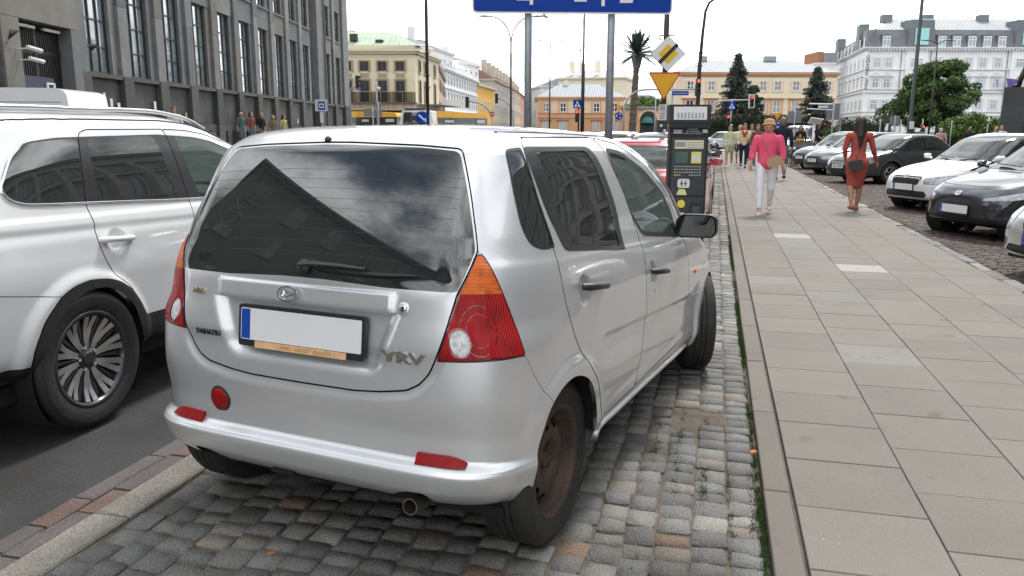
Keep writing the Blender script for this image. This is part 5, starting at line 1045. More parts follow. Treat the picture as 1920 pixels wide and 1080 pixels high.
# ---------------------------------------------------------------- the long grey building on the left
GL = mat('office_glass', (.10,.13,.14), .04, .0, spec=1., coat=1.)
WG = mat('window_glass_dark', (.035,.04,.045), .06, spec=.9, coat=.6)
def window_kit(w, h, nx, ny, fm, gm, bar=.05, depth=.06, tr=None, name='window'):
    """frame with glazing bars, pane behind it; origin bottom centre, facing -y"""
    key = ('win', w, h, nx, ny, fm.name, gm.name, bar)
    if key not in _M:
        b = MB(); b.bb(-w/2, -w/2+bar, -depth, 0, 0, h); b.bb(w/2-bar, w/2, -depth, 0, 0, h); b.bb(-w/2+bar, w/2-bar, -depth, 0, 0, bar); b.bb(-w/2+bar, w/2-bar, -depth, 0, h-bar, h)
        for i in range(1, nx): x = -w/2+w*i/nx; b.bb(x-bar*.45, x+bar*.45, -depth*.9, -.002, bar, h-bar)
        for j in range(1, ny): z = h*(j/ny if tr is None else tr); b.bb(-w/2+bar, w/2-bar, -depth*.8, -.004, z-bar*.4, z+bar*.4)
        p = MB(); p.bb(-w/2+.01, w/2-.01, -depth*.4, -.006, .01, h-.01); _M[key] = (b.mesh(name, fm), p.mesh('pane', gm))
    return _M[key]
def put_window(parent, x, y, z, w, h, nx, ny, fm, gm, rz=0., bar=.05, sub=True, depth=.06, tr=None, name='window'):
    f, p = window_kit(w, h, nx, ny, fm, gm, bar, depth, tr, name); o = link(name, f, parent); o.location = (x, y, z); o.rotation_euler = (0, 0, rz); link('pane', p, o); return o
def left_building():
    az = -13.05; S0 = 20.5; L0 = -14.55
    X0 = _r[0]*L0; Y0 = _r[1]*L0            # facade line at distance 0
    d = (math.sin(R_(az)), math.cos(R_(az)))
    root = thing('stone_building', 'long dark grey stone office building with tall narrow windows on the left', 'building', (X0, Y0, 0)); root.rotation_euler = (0, 0, math.atan2(d[1], d[0]))
    # local: x along the street, y away from it (to the left), z up
    tones = [mat('stone_%d' % i, c, .8, var=.18, vs=1.2, bump=.4, bs=26, detail=9) for i, c in enumerate([(.175,.178,.18), (.145,.148,.152), (.20,.20,.20), (.155,.147,.13), (.12,.123,.126)])]
    darks = [mat('plinth_%d' % i, c, .7, var=.22, vs=1.1, bump=.3, bs=30, detail=9) for i, c in enumerate([(.062,.063,.062), (.052,.053,.053), (.078,.077,.074), (.07,.065,.058)])]
    conc = mat('portal_concrete', (.22,.21,.185), .85, var=.12, vs=1.5, bump=.4, bs=40)
    H = 15.5; r = random.Random(4)
    b = MB(); b.bb(13.9, 67.4, .55, 14, 0, H); b.build('wall', tones[4], root); b = MB(); b.bb(13.9, 67.6, -.05, 14, H, H+.3); b.build('roof', tones[1], root)
    pm = {}
    def panel(x0, x1, y0, y1, z0, z1, m):
        o = MB().bb(x0+.006, x1-.006, y0, y1, z0+.006, z1-.006).build('stone_panel', m, root); return o
    wk = mat('steel_frame_dark', (.035,.033,.032), .5); cur = mat('office_curtain_glass', (.22,.27,.29), .05, spec=1., coat=1., var=.5, vs=.55)
    bays = [28.6+2.93*k for k in range(10)]+[60.9, 64.1]
    for i, c in enumerate(bays):
        for a, w_ in ((c-1.465, .34),):
            z = 3.35; n = 5 if i < 6 else 3
            hs = [3.35+(H-3.35)*k/n for k in range(n+1)]
            for k in range(n): panel(a-w_, a+w_, r.uniform(-.012, .0), .55, hs[k], hs[k+1], r.choice(tones))
            for k in range(2): panel(a-w_-.03, a+w_+.03, -.06, .55, [0, 1.75][k], [1.75, 3.35][k], r.choice(darks))
        x0, x1 = c-1.465+.34, c+1.465-.34
        for k in range(2):
            zs = [.0, 1.75, 3.22]
            for q in range(2 if i < 7 else 1):
                nq = 2 if i < 7 else 1; panel(x0+(x1-x0)*q/nq, x0+(x1-x0)*(q+1)/nq, .05+.09*k+r.uniform(0, .01), .55, zs[k], zs[k+1], r.choice(darks))
        panel(x0+.0, x1-.0, -.02, .55, 3.22, 3.38, darks[2])
        # window recess: tall window, spandrel, upper window
        gw = 1.62; xc = c-.12
        panel(xc+gw/2, x1, .12, .55, 3.38, 6.95, r.choice(tones)); panel(x0, xc-gw/2, .12, .55, 3.38, 6.95, r.choice(tones))
        panel(x0, x1, .10, .55, 6.95, 8.02, r.choice(tones)); panel(x0, x1, .04, .55, 8.02, 8.14, tones[1])
        panel(xc+gw/2, x1, .12, .55, 8.14, 10.3, r.choice(tones)); panel(x0, xc-gw/2, .12, .55, 8.14, 10.3, r.choice(tones)); panel(x0, x1, .10, .55, 10.3, 12.0, r.choice(tones)); panel(x0, x1, .10, .55, 14.2, H, r.choice(tones))
        o = put_window(root, xc, .34, 3.38, gw, 3.57, 3, 4, wk, cur, bar=.07, depth=.10); put_window(root, xc, .34, 8.14, gw, 2.16, 3, 3, wk, cur, bar=.07, depth=.10); put_window(root, xc, .34, 12.0, x1-x0, 2.2, 3, 2, wk, cur, bar=.07, depth=.10)
        if 3 <= i <= 9 and i % 2 == 1 or i == 4:
            for q in (-.42, .42): b = MB(); b.bb(c+q-.28, c+q+.28, -.005, .10, .35, 1.45); o = b.build('cellar_window', wk, root); b = MB(); b.bb(c+q-.24, c+q+.24, -.012, -.006, .39, 1.41); b.build('pane', WG, o)
    panel(57.6, 59.1, -.02, .55, 3.35, H, tones[0]); panel(57.6, 59.1, -.06, .55, 0, 3.35, darks[0]); panel(65.6, 67.4, -.02, .55, 3.35, H, tones[0]); panel(65.6, 67.4, -.06, .55, 0, 3.35, darks[1])
    b = MB(); b.cyl((59.25, -.12, .2), .07, H-.3, 10); b.build('drainpipe', tones[4], root); 
    # carriage gate with concrete portal
    panel(22.75, 23.75, -.1, .55, 0, 1.9, conc); panel(22.75, 23.75, -.1, .55, 1.9, 4.6, conc); panel(22.75, 26.9, -.1, .55, 4.6, 6.35, conc); panel(26.4, 26.9, -.1, .55, 0, 4.6, tones[0]); panel(22.75, 26.9, -.16, .55, 6.35, 6.55, darks[2]); panel(22.75, 23.6, -.1, .55, 6.55, H, conc); panel(23.6, 26.9, .0, .55, 9.0, H, conc)
    put_window(root, 25.2, .30, 6.55, 2.9, 2.45, 5, 2, wk, cur, bar=.08, depth=.10)
    b = MB(); b.bb(23.75, 26.4, .50, .545, 0, 4.6); b.build('gate_backing', mat('gate_dark', (.006,.006,.007), .8), root)
    b = MB(); b.bb(23.75, 26.4, .30, .36, 3.72, 3.84); b.bb(25.0, 25.1, .28, .38, 0, 4.6); b.bb(23.75, 23.83, .28, .38, 0, 4.6); gate = b.build('iron_gate', wk, root)
    bm_ = MB().bb(-.018, .018, -.03, .03, 0, 4.55).mesh('gate_bar', wk)
    for k in range(24): x = 23.92+k*.105; o = link('gate_bar', bm_, gate); o.location = (x, .33, .02)
    b = MB(); b.bb(23.95, 25.75, .22, .26, .9, 3.05); sg = b.build('sign_board', mat('sign_navy', (.045,.055,.09), .5), gate)
    wl = mat('sign_white', (.75,.75,.75), .5); b = MB(); b.bb(25.28, 25.72, .17, .215, 2.28, 2.34); b.bb(25.28, 25.72, .17, .215, 2.84, 2.90); b.bb(25.28, 25.36, .17, .215, 2.34, 2.84); b.bb(25.64, 25.72, .17, .215, 2.34, 2.84); b.build('square_logo', wl, sg)
    text('BGK', .42, wl, (24.83, .20, 2.02), sg, bold=.01, depth=.008)
    for x in (24.1, 25.4): b = MB(); b.bb(x-.1, x+.75, .1, .2, 4.42, 4.5); b.build('tube_lamp', mat('lamp_white', (.6,.6,.58), .4), root)
    # cameras, bird spikes, drain pipe, small door bay on the far left
    for dx, dz in ((.0, 3.72), (.05, 3.42)):
        b = MB(); b.tube([(23.5+dx, -.1, dz), (23.55+dx, -.45, dz+.02)], .02, 6); b.tube([(23.5+dx, -.42, dz+.05), (23.95+dx, -.55, dz-.02)], .065, 8); b.build('security_camera', mat('camera_white', (.7,.7,.68), .4), root)
    b = MB(); 
    for x, z in ((23.2, 3.95), (27.45, 4.0)):
        for k in range(6): b.tube([(x, -.1, z), (x-.2+.08*k, -.3, z+.25)], .012, 4)
    o = b.build('iron_ornament', wk, root)
    b = MB(); b.cyl((22.55, -.2, .2), .13, H, 12); b.cyl((22.55, -.2, 2.1), .18, .3, 12); b.build('drainpipe', mat('old_pipe', (.055,.052,.05), .6, var=.3, vs=3), root)
    panel(17.5, 22.3, -.1, .55, 4.9, H, conc); panel(21.4, 22.3, -.05, .55, 0, 4.9, tones[0]); put_window(root, 20.7, .25, .6, 1.3, 3.2, 2, 3, mat('white_frame', (.7,.7,.68), .5), mat('milk_glass', (.55,.58,.58), .3), bar=.07, depth=.1)
    panel(14, 20.0, -.05, .55, 0, 4.9, tones[1])
    # paper notices on the plinth
    pp = mat('paper', (.72,.72,.68), .8); 
    for k, (x, z, w_, h_, m) in enumerate([(28.3,2.45,.16,.28,pp),(28.75,2.27,.16,.28,pp),(29.25,2.10,.17,.32,pp),(32.1,2.25,.18,.32,pp),(29.05,1.25,.22,.42,mat('red_notice', (.45,.05,.04), .6)),(30.25,2.0,.12,.25,mat('yellow_notice', (.45,.38,.15), .7)),(35.0,1.95,.12,.25,mat('yellow_notice', (0,0,0))),(52,1.9,.15,.25,pp)]):
        b = MB(); b.bb(x, x+w_, -.012+.05, .05, z, z+h_); b.build('notice', m, root)
    return root
LB = left_building()
# ---------------------------------------------------------------- generic town house, built in local axes: x along the front, y inwards
def house(name, label, P0, P1, depth, H, wall, floors, trim=None, roof=None, side=None, plinth=None, cornice=.35, cat='building', quoin=False, x_off=0.):
    """P0, P1 ground points of the front (left, right as seen from the street); floors: (z, h, w, xs, nx, ny, surround, hood)"""
    dx, dy = P1[0]-P0[0], P1[1]-P0[1]; L = math.hypot(dx, dy); root = thing(name, label, cat, (P0[0], P0[1], 0)); root.rotation_euler = (0, 0, math.atan2(dy, dx))
    root['L'] = L; trim = trim or wall; b = MB(); b.bb(0, L, 0, depth, -.3, H); b.build('wall', wall, root)
    if cornice:
        b = MB(); b.bb(-cornice, L+cornice, -cornice, depth+cornice, H-.02, H+.22); b.bb(-cornice*.6, L+cornice*.6, -cornice*.6, depth+.2, H-.25, H-.022); b.build('cornice', trim, root)
    wf = mat('window_white', (.70,.71,.71), .5)
    def row(fx, fy, rz, z, h, w, xs, nx, ny, sur, hood, gm, fm):
        for x in xs:
            px_, py_ = fx(x); put_window(root, px_, py_, z, w, h, nx, ny, fm or wf, gm or WG, rz, bar=.07, depth=.05)
            if sur:
                b = MB(); t = .16; b.bb(-w/2-t, -w/2, -.10, .05, -t, h+t); b.bb(w/2, w/2+t, -.10, .05, -t, h+t); b.bb(-w/2, w/2, -.10, .05, h, h+t); b.bb(-w/2-t*1.3, w/2+t*1.3, -.16, .05, -t-.06, -.0)
                key = ('sur', w, h, sur.name)
                if key not in _M: _M[key] = b.mesh('surround', sur)
                o = link('surround', _M[key], root); o.location = (px_, py_, z); o.rotation_euler = (0, 0, rz)
            if hood:
                key = ('hood', w, hood, sur.name if sur else wall.name)
                if key not in _M:
                    b = MB(); b.bb(-w/2-.3, w/2+.3, -.28, .05, 0, .14)
                    if hood == 2: b.prism([(-w/2-.3,.14),(w/2+.3,.14),(0,.62)], -.24, .05, 'y')
                    _M[key] = b.mesh('window_hood', sur or wall)
                o = link('window_hood', _M[key], root); o.location = (px_, py_, z+h+.32); o.rotation_euler = (0, 0, rz)
    for f in floors: z, h, w, xs, nx, ny, sur, hood = f[:8]; row(lambda x: (x, -.0), lambda x: 0, 0, z, h, w, xs, nx, ny, sur, hood, f[8] if len(f) > 8 else None, f[9] if len(f) > 9 else None)
    for f in (side or []): z, h, w, xs, nx, ny, sur, hood = f[:8]; row(lambda x: (L, x), None, math.pi/2, z, h, w, xs, nx, ny, sur, hood, f[8] if len(f) > 8 else None, f[9] if len(f) > 9 else None)
    return root, L, trim
def hip_roof(root, x0, x1, y0, y1, z0, z1, inset, m, ribs=.6, name='roof', iy=None):
    iy = iy if iy is not None else (y1-y0)/2*.96; b = MB(); A = [(x0,y0,z0),(x1,y0,z0),(x1,y1,z0),(x0,y1,z0)]; B = [(x0+inset,y0+iy,z1),(x1-inset,y0+iy,z1),(x1-inset,y1-iy,z1),(x0+inset,y1-iy,z1)]
    b.add(A+B, [(0,1,5,4),(1,2,6,5),(2,3,7,6),(3,0,4,7),(4,5,6,7),(3,2,1,0)]); o = b.build(name, m, root)
    if ribs:
        b = MB(); n = int((x1-x0)/ribs)
        for k in range(1, n):
            x = x0+(x1-x0)*k/n; t = 1.0
            if x < x0+inset: t = (x-x0)/inset
            if x > x1-inset: t = (x1-x)/inset
            b.tube([(x, y0, z0+.03), (x, y0+iy*t, z0+(z1-z0)*t+.03)], .035, 4)
        b.build('roof_seams', m, o)['kind'] = 'stuff'
    return o
ROOFG = mat('roof_zinc', (.26,.28,.31), .6, .0, var=.1, vs=.5); ROOFV = mat('roof_copper_green', (.35,.43,.33), .6, var=.15, vs=.7); CREAM = mat('render_cream', (.66,.60,.44), .8, var=.06, vs=.6); CREAM2 = mat('trim_cream', (.60,.55,.42), .8)
ORNG = mat('render_orange', (.62,.36,.20), .85, var=.06, vs=.5); PEACH = mat('render_peach', (.72,.55,.40), .85, var=.05, vs=.5); LCREAM = mat('render_light_cream', (.72,.65,.50), .85, var=.04, vs=.5); WHT_R = mat('render_white', (.80,.80,.80), .8, var=.06, vs=.4); WHT_T = mat('trim_white', (.62,.63,.65), .8); GREYR = mat('stone_beige', (.44,.39,.33), .85, var=.12, vs=.6)
BRN = mat('window_brown', (.09,.06,.045), .6); FT = mat('frame_tan', (.33,.27,.19), .7)
def evenx(L, n, m=0.): return [m+(L-2*m)*(k+.5)/n for k in range(n)]
# cream corner building with the balcony
Pa, Pb = gp(540, 90), gp(780, 90); Pc = gp(823, 102); R0, L, _ = house('cream_building', 'cream two storey corner building with green roof and a balcony over its sign', Pa, Pb, 9, zh(97, 90), CREAM, [], trim=CREAM2, cornice=.5)
def lx(u, D=90): p = gp(u, D); return math.hypot(p[0]-Pa[0], p[1]-Pa[1])
xs = [lx(u) for u in (600, 627, 654, 686, 719, 752)]
for x in xs:
    put_window(R0, x, -.02, zh(133.5, 90), .98, 1.05, 2, 1, BRN, WG, bar=.08); b = MB(); b.bb(x-.68, x-.49, -.1, .02, zh(136, 90), zh(116, 90)); b.bb(x+.49, x+.68, -.1, .02, zh(136, 90), zh(116, 90)); b.bb(x-.68, x+.68, -.1, .02, zh(116, 90), zh(113.5, 90)); b.build('surround', FT, R0)
    put_window(R0, x, -.02, zh(193, 90), 1.0, 2.35, 2, 2, BRN, WG, bar=.09); b = MB(); b.bb(x-.66, x-.50, -.12, .02, zh(193, 90), zh(150, 90)); b.bb(x+.50, x+.66, -.12, .02, zh(193, 90), zh(150, 90)); b.bb(x-.66, x+.66, -.12, .02, zh(150, 90), zh(148, 90)); b.build('surround', FT, R0)
    b = MB(); b.bb(x-.5, x+.5, -.05, .02, zh(146, 90), zh(138, 90)); b.build('relief_panel', FT, R0); b = MB(); b.bb(x-.95, x+.95, -.04, .02, zh(108.5, 90), zh(107.6, 90)); b.build('moulding', CREAM2, R0)
b = MB(); b.bb(0, L+.2, -1.9, 0, zh(196, 90), zh(193, 90)); bl = b.build('balcony', mat('balcony_dark', (.10,.09,.08), .7), R0); b = MB()
for k in range(13): x = L*k/12; b.tube([(x, -1.9, zh(193, 90)), (x, -1.9, zh(174, 90))], .02, 4)
b.tube([(0,-1.9,zh(174,90)),(L+.2,-1.9,zh(174,90))], .025, 4); b.build('balcony_posts', mat('rail_tan', (.35,.31,.25), .6), bl)['kind'] = 'stuff'
b = MB(); b.bb(0, L+.2, -1.89, -1.88, zh(193, 90), zh(174.5, 90)); b.build('balcony_mesh', glassmat('mesh_screen', (.75,.7,.62), .72, ior=1.2), bl)
b = MB(); b.bb(0, L+.1, -1.7, -.02, zh(208, 90), zh(196.2, 90)); sb = b.build('sign_fascia', mat('fascia_tan', (.42,.34,.24), .7), R0); b = MB(); b.bb(0, L, -.3, -.02, 0, zh(208.2, 90)); b.build('shop_front', mat('shop_dark', (.05,.045,.04), .4), R0)
text('S W O I    S Ł O   C', .62, mat('sign_gold', (.30,.20,.10), .5), (lx(718), -1.73, zh(201.5, 90)), sb, sp=1.1, depth=.01)
hip_roof(R0, -.5, L+.4, 0.3, 8.6, zh(85, 90), zh(68, 96)+.2, 3.2, ROOFV, .55); b = MB(); b.bb(0, L, 0.1, 8.8, zh(97, 90)+.23, zh(85, 90)-.01); b.build('attic', CREAM2, R0)
for u, v in ((664, 72), (712, 83)): b = MB(); b.bb(lx(u)-.4, lx(u)+.4, 1.0, 1.7, zh(v+3, 90), zh(v-3, 90)+.4); b.build('roof_vent', mat('vent_dark', (.04,.04,.04), .7), R0)
dxy = math.hypot(Pc[0]-Pb[0], Pc[1]-Pb[1]); RW, Lw, _ = house('cream_wing', 'narrow cream side wing of the corner building behind the dark lamp post', Pb, Pc, 8, zh(97, 90), CREAM, [(zh(133.5, 90), 1.2, .8, [dxy*.16, dxy*.38, dxy*.80], 2, 1, FT, 0, WG, BRN), (zh(193, 90), 2.4, .85, [dxy*.16, dxy*.38, dxy*.80], 2, 2, FT, 0, WG, BRN)], trim=CREAM2, cornice=.5)
b = MB(); b.bb(0, Lw, .1, 8, zh(97, 90)+.23, zh(85, 90)-.01); b.build('attic', CREAM2, RW); b = MB(); b.prism([(0,zh(196,90)),(Lw,zh(196,90)),(Lw+3.0,zh(196,90)+1.0),(Lw,zh(196,90)+.1)], -2.6, -.02, 'y'); b.build('canopy', mat('canopy_grey', (.22,.21,.19), .5), RW)
# pink sliver, white palace with two towers, yellow house, row of tenements
def rowhouse(name, label, uL, dL, uR, dR, depth, vL, wall, fl, **k): P0, P1 = gp(uL, dL), gp(uR, dR); return house(name, label, P0, P1, depth, zh(vL, dL), wall, fl, **k)
H_, L, _ = rowhouse('pink_house', 'narrow dusty pink house squeezed between the cream corner and the white palace', 821, 104, 834, 134, 9, 124, mat('render_dusty_pink', (.50,.37,.31), .85), [], cornice=.3)
for z in (3.6, 6.6, 9.0): [put_window(H_, x, -.02, z, 1.3, 1.6, 2, 1, BRN, WG) for x in evenx(H_['L'], 5)]
H_, L, _ = rowhouse('white_palace', 'white palace facade with long rows of arched windows below two towers', 832, 134, 894, 172, 14, 129, WHT_R, [], cornice=.6)
L = H_['L']; xs = evenx(L, 13)
for z, h in ((1.2, 2.4), (5.4, 2.4), (8.9, 1.8)): [put_window(H_, x, -.02, z, 1.3, h, 2, 2, WHT_T, mat('glass_grey', (.16,.18,.20), .1), bar=.12) for x in xs]
b = MB(); [b.bb(0, L, -.25, 0, z, z+.3) for z in (4.4, 8.2, 11.2)]; b.build('string_course', WHT_T, H_)
for x in evenx(L, 14): b = MB(); b.bb(x-.3, x+.3, -.3, .3, zh(129, 134)+.22, zh(129, 134)+1.1); b.build('parapet_post', WHT_T, H_)
for nm, lab_, a, c, vt, dp in (('palace_tower', 'nearer square white tower of the palace with a grey roof', (806, 128), (850, 143), 87, 14), ('palace_tower', 'farther square white tower of the palace beside the yellow house', (858, 163), (897, 176), 116, 12)):
    P0, P1 = gp(*a), gp(*c); T_, Lt, _ = house(nm, lab_, P0, P1, dp, zh(vt, a[1]), WHT_R, [], cornice=.5)
    for x in evenx(Lt, 4): put_window(T_, x, -.02, zh(vt, a[1])-3.3, 1.2, 2.1, 2, 2, WHT_T, mat('glass_grey', (0,0,0)), bar=.12)
    for y in evenx(dp, 2): put_window(T_, 0, y, zh(vt, a[1])-3.3, 1.2, 2.1, 2, 2, WHT_T, mat('glass_grey', (0,0,0)), rz=-math.pi/2, bar=.12)
    hip_roof(T_, -.4, Lt+.4, -.4, dp+.4, zh(vt, a[1])+.22, zh(vt, a[1])+2.1, 3, ROOFG, .8); b = MB(); b.bb(2, 3, 3, 4, zh(vt, a[1])+1, zh(vt, a[1])+3.2); b.build('chimney', WHT_T, T_)
T_['label'] = 'farther square white tower of the palace beside the yellow house'
P0, P1 = gp(740, 122), gp(806, 128); T2, Lt, _ = house('palace_wing', 'white rear wing of the palace rising above the green roof', P0, P1, 10, zh(86, 122), WHT_R, [], cornice=.5); hip_roof(T2, -.4, Lt, -.4, 10, zh(86, 122)+.2, zh(76, 125), 2, ROOFG, .8); b = MB(); b.bb(7.6, 8.9, 2, 3.2, zh(84, 122), zh(66, 122)); b.bb(7.4, 9.1, 1.8, 3.4, zh(66, 122), zh(65, 122)); b.build('chimney', WHT_T, T2)
H_, L, _ = rowhouse('yellow_house', 'saturated yellow town house between the white palace and beige tenements', 894, 173, 926, 196, 12, 159, mat('render_yellow', (.72,.42,.08), .85), [], trim=CREAM, cornice=.5)
for z, h in ((1.0, 2.2), (5.6, 2.3)): [put_window(H_, x, -.02, z, 1.3, h, 2, 2, mat('frame_cream', (.65,.60,.48), .6), mat('glass_pale', (.50,.44,.30), .2), bar=.14) for x in evenx(H_['L'], 7)]
hip_roof(H_, -.3, H_['L']+.3, -.3, 12, zh(159, 173)+.22, zh(159, 173)+1.2, 2, ROOFG, 0)
for i, (uL, dL, uR, dR, v, m, rm, lab_) in enumerate([(926, 197, 948, 225, 150, GREYR, mat('roof_brown', (.20,.12,.09), .8), 'beige tenement with chimneys just right of the yellow house'), (948, 226, 964, 255, 160, mat('stone_beige2', (.36,.31,.26), .85, var=.1), mat('roof_brown', (0,0,0)), 'darker beige tenement in the middle of the distant row'), (964, 256, 975, 290, 168, mat('stone_beige3', (.48,.36,.25), .85), mat('roof_brown', (0,0,0)), 'tan tenement near the end of the distant row'), (975, 292, 986, 340, 177, mat('stone_red', (.50,.22,.14), .85), mat('roof_red', (.42,.12,.06), .8), 'red roofed house behind the grey sign post')]):
    H_, L, _ = rowhouse('tenement', lab_, uL, dL, uR, dR, 12, v, m, [], cornice=.5); H_['group'] = 'tenements receding down the far street'
    for z in (1.5, 5.5, 9.5): [put_window(H_, x, -.02, z, 1.5, 2.2, 2, 2, WHT_T, WG, bar=.14) for x in evenx(H_['L'], 7)]
    hip_roof(H_, -.3, H_['L']+.3, -.3, 12, zh(v, dL)+.22, zh(v, dL)+3.6, 1, rm, 0)
    for x in evenx(H_['L'], 3): b = MB(); b.bb(x-.6, x+.6, 2.5, 3.6, zh(v, dL)+2, zh(v, dL)+5); b.build('chimney', GREYR, H_)
H_, L, _ = rowhouse('white_house', 'distant white house seen between the sign post and the orange building', 992, 230, 1012, 215, 12, 168, WHT_R, [], cornice=.5)
for z in (1.5, 5.0, 8.5): [put_window(H_, x, -.02, z, 1.2, 1.8, 2, 2, WHT_T, WG, bar=.14) for x in evenx(H_['L'], 3)]
hip_roof(H_, -.3, H_['L']+.3, -.3, 12, zh(168, 230)+.22, zh(168, 230)+2.6, 1, ROOFG, 0)
H_, L, _ = rowhouse('domed_building', 'pale building with lanterns and a steep light roof behind the orange one', 1045, 205, 1166, 200, 20, 148, LCREAM, [], cornice=.6)
hip_roof(H_, 0, H_['L'], 0, 20, zh(148, 200)+.2, zh(128, 205), 2, mat('roof_pale', (.36,.37,.38), .6), 1.2)
for x in (2.5, 5, 9, 12.5): b = MB(); b.cyl((x, 4, zh(134, 205)), .7, 2.2, 8); b.lathe([(.75,2.2),(.5,2.9),(0,3.2)], 8, (x, 4, zh(134, 205))); b.build('roof_lantern', LCREAM, H_)
# small orange house
H_, L, _ = rowhouse('orange_house', 'small orange two storey house with grey hip roof in the centre distance', 1008, 137, 1168, 137, 11, 184, PEACH, [], trim=ORNG, cornice=.35)
o1 = lambda u: (u-1008)/1500*137*.9811+.0; xs = [o1(u) for u in (1022.5, 1054.5, 1116.5, 1150)]
for x in xs: put_window(H_, x, -.02, zh(210, 137), 1.1, 1.55, 2, 2, mat('window_white', (0,0,0)), WG, bar=.13); b = MB(); b.bb(x-.85, x-.56, -.08, .02, zh(212, 137), zh(191, 137)); b.bb(x+.56, x+.85, -.08, .02, zh(212, 137), zh(191, 137)); b.bb(x-.85, x+.85, -.08, .02, zh(191, 137), zh(189, 137)); b.build('surround', ORNG, H_); put_window(H_, x, -.12, zh(245, 137), 1.2, 1.55, 2, 1, mat('window_white', (0,0,0)), mat('glass_lace', (.45,.46,.46), .3), bar=.1); b = MB(); b.bb(x-1.0, x+1.0, -.35, .0, zh(226, 137), zh(224, 137)); b.build('window_hood', mat('hood_brown', (.42,.22,.13), .8), H_)
b = MB(); b.bb(0, L, -.10, 0, 0, zh(212, 137)-.02); b.bb(0, .9, -.12, 0, zh(211.5, 137), zh(184, 137)); b.build('lower_wall', ORNG, H_); b = MB(); b.bb(0, L, -.2, 0, zh(222, 137), zh(220, 137)); b.bb(0, L, -.2, 0, zh(213, 137), zh(211.5, 137)); b.build('string_course', mat('hood_brown', (0,0,0)), H_)
hip_roof(H_, -.4, L+.4, -.4, 11.4, zh(184, 137)+.22, zh(157, 141), 4.2, mat('roof_light', (.27,.30,.33), .6, .0, var=.08), .42)
b = MB(); b.bb(4.6, 5.3, 4.5, 5.2, zh(160, 141), zh(150, 141)); b.build('chimney', WHT_T, H_)
# arched gateway
H_, L, _ = rowhouse('arched_gateway', 'orange arched gateway with a green awning right of the palm', 1170, 128, 1238, 128, 4, 202, ORNG, [], trim=mat('grey_coping', (.33,.30,.27), .8), cornice=.35)
ax = (1214-1170)/1500*128*.98; b = MB(); b.prism([(ax-1.25, 0)]+[(ax+1.25*math.cos(t), zh(224, 128)+1.25*math.sin(t)) for t in np.linspace(math.pi, 0, 14)]+[(ax+1.25, 0)], -.03, .0, 'y'); b.build('arch_opening', mat('arch_dark', (.03,.035,.03), .8), H_)
b = MB(); pts = [(1.45*math.cos(t)+ax, zh(224, 128)+1.45*math.sin(t)) for t in np.linspace(math.pi, 0, 15)]; b.tube([(x, -.06, z) for x, z in pts], .14, 6); b.build('arch_moulding', PEACH, H_)
b = MB(); b.lathe([(.95,0),(.85,.45),(.5,.85),(0,1.0)], 14, (ax-.15, -.2, zh(230, 128))); b.build('awning', mat('awning_green', (.03,.16,.13), .7), H_)
# big orange building
H_, L, _ = rowhouse('orange_building', 'broad three storey cream and orange building with a long grey roof', 1264, 140, 1562, 140, 14, 137, LCREAM, [], trim=ORNG, cornice=.5)
o2 = lambda u: (u-1264)/1500*140*.9811
for u in (1290, 1329, 1363, 1397, 1425, 1452, 1486, 1520, 1545):
    x = o2(u); put_window(H_, x, -.02, zh(169, 140), 1.25, 1.65, 2, 2, mat('window_white', (0,0,0)), WG, bar=.13); b = MB(); b.bb(x-1.0, x-.64, -.09, .02, zh(172, 140), zh(150, 140)); b.bb(x+.64, x+1.0, -.09, .02, zh(172, 140), zh(150, 140)); b.bb(x-.64, x+.64, -.09, .02, zh(152, 140), zh(150, 140)); b.bb(x-.64, x+.64, -.09, .02, zh(172, 140), zh(169.4, 140)); b.build('surround', PEACH, H_)
    put_window(H_, x, -.02, zh(211, 140), 1.35, 2.15, 2, 2, mat('window_white', (0,0,0)), WG, bar=.13); b = MB(); b.bb(x-1.1, x-.70, -.1, .02, zh(213, 140), zh(188, 140)); b.bb(x+.70, x+1.1, -.1, .02, zh(213, 140), zh(188, 140)); b.bb(x-1.1, x+1.1, -.12, .02, zh(188, 140), zh(184.5, 140)); b.build('surround', ORNG, H_); b = MB(); b.bb(x-1.35, x+1.35, -.4, .0, zh(184.4, 140), zh(182.8, 140)); b.build('window_hood', mat('hood_brown', (0,0,0)), H_)
b = MB(); b.bb(0, L, -.1, 0, 0, zh(214, 140)); b.build('lower_wall', ORNG, H_); b = MB(); b.bb(0, L, -.2, 0, zh(216, 140), zh(213.9, 140)); b.bb(0,L,-.15,0,zh(143,140),zh(139,140)); b.build('string_course', mat('hood_brown', (0,0,0)), H_)
hip_roof(H_, -.6, L+.6, -.6, 14.6, zh(137, 140)+.22, zh(113, 147), 6.5, mat('roof_light', (0,0,0)), .5)
for u in (1329, 1451, 1462): x = o2(u); b = MB(); b.bb(x-.5, x+.5, 6, 7.2, zh(114, 147), zh(105, 147)); b.build('chimney', ROOFG, H_)
b = MB(); b.bb(-.05, .9, -.14, -.0, zh(213, 140), zh(143, 140)); b.build('corner_quoins', PEACH, H_)
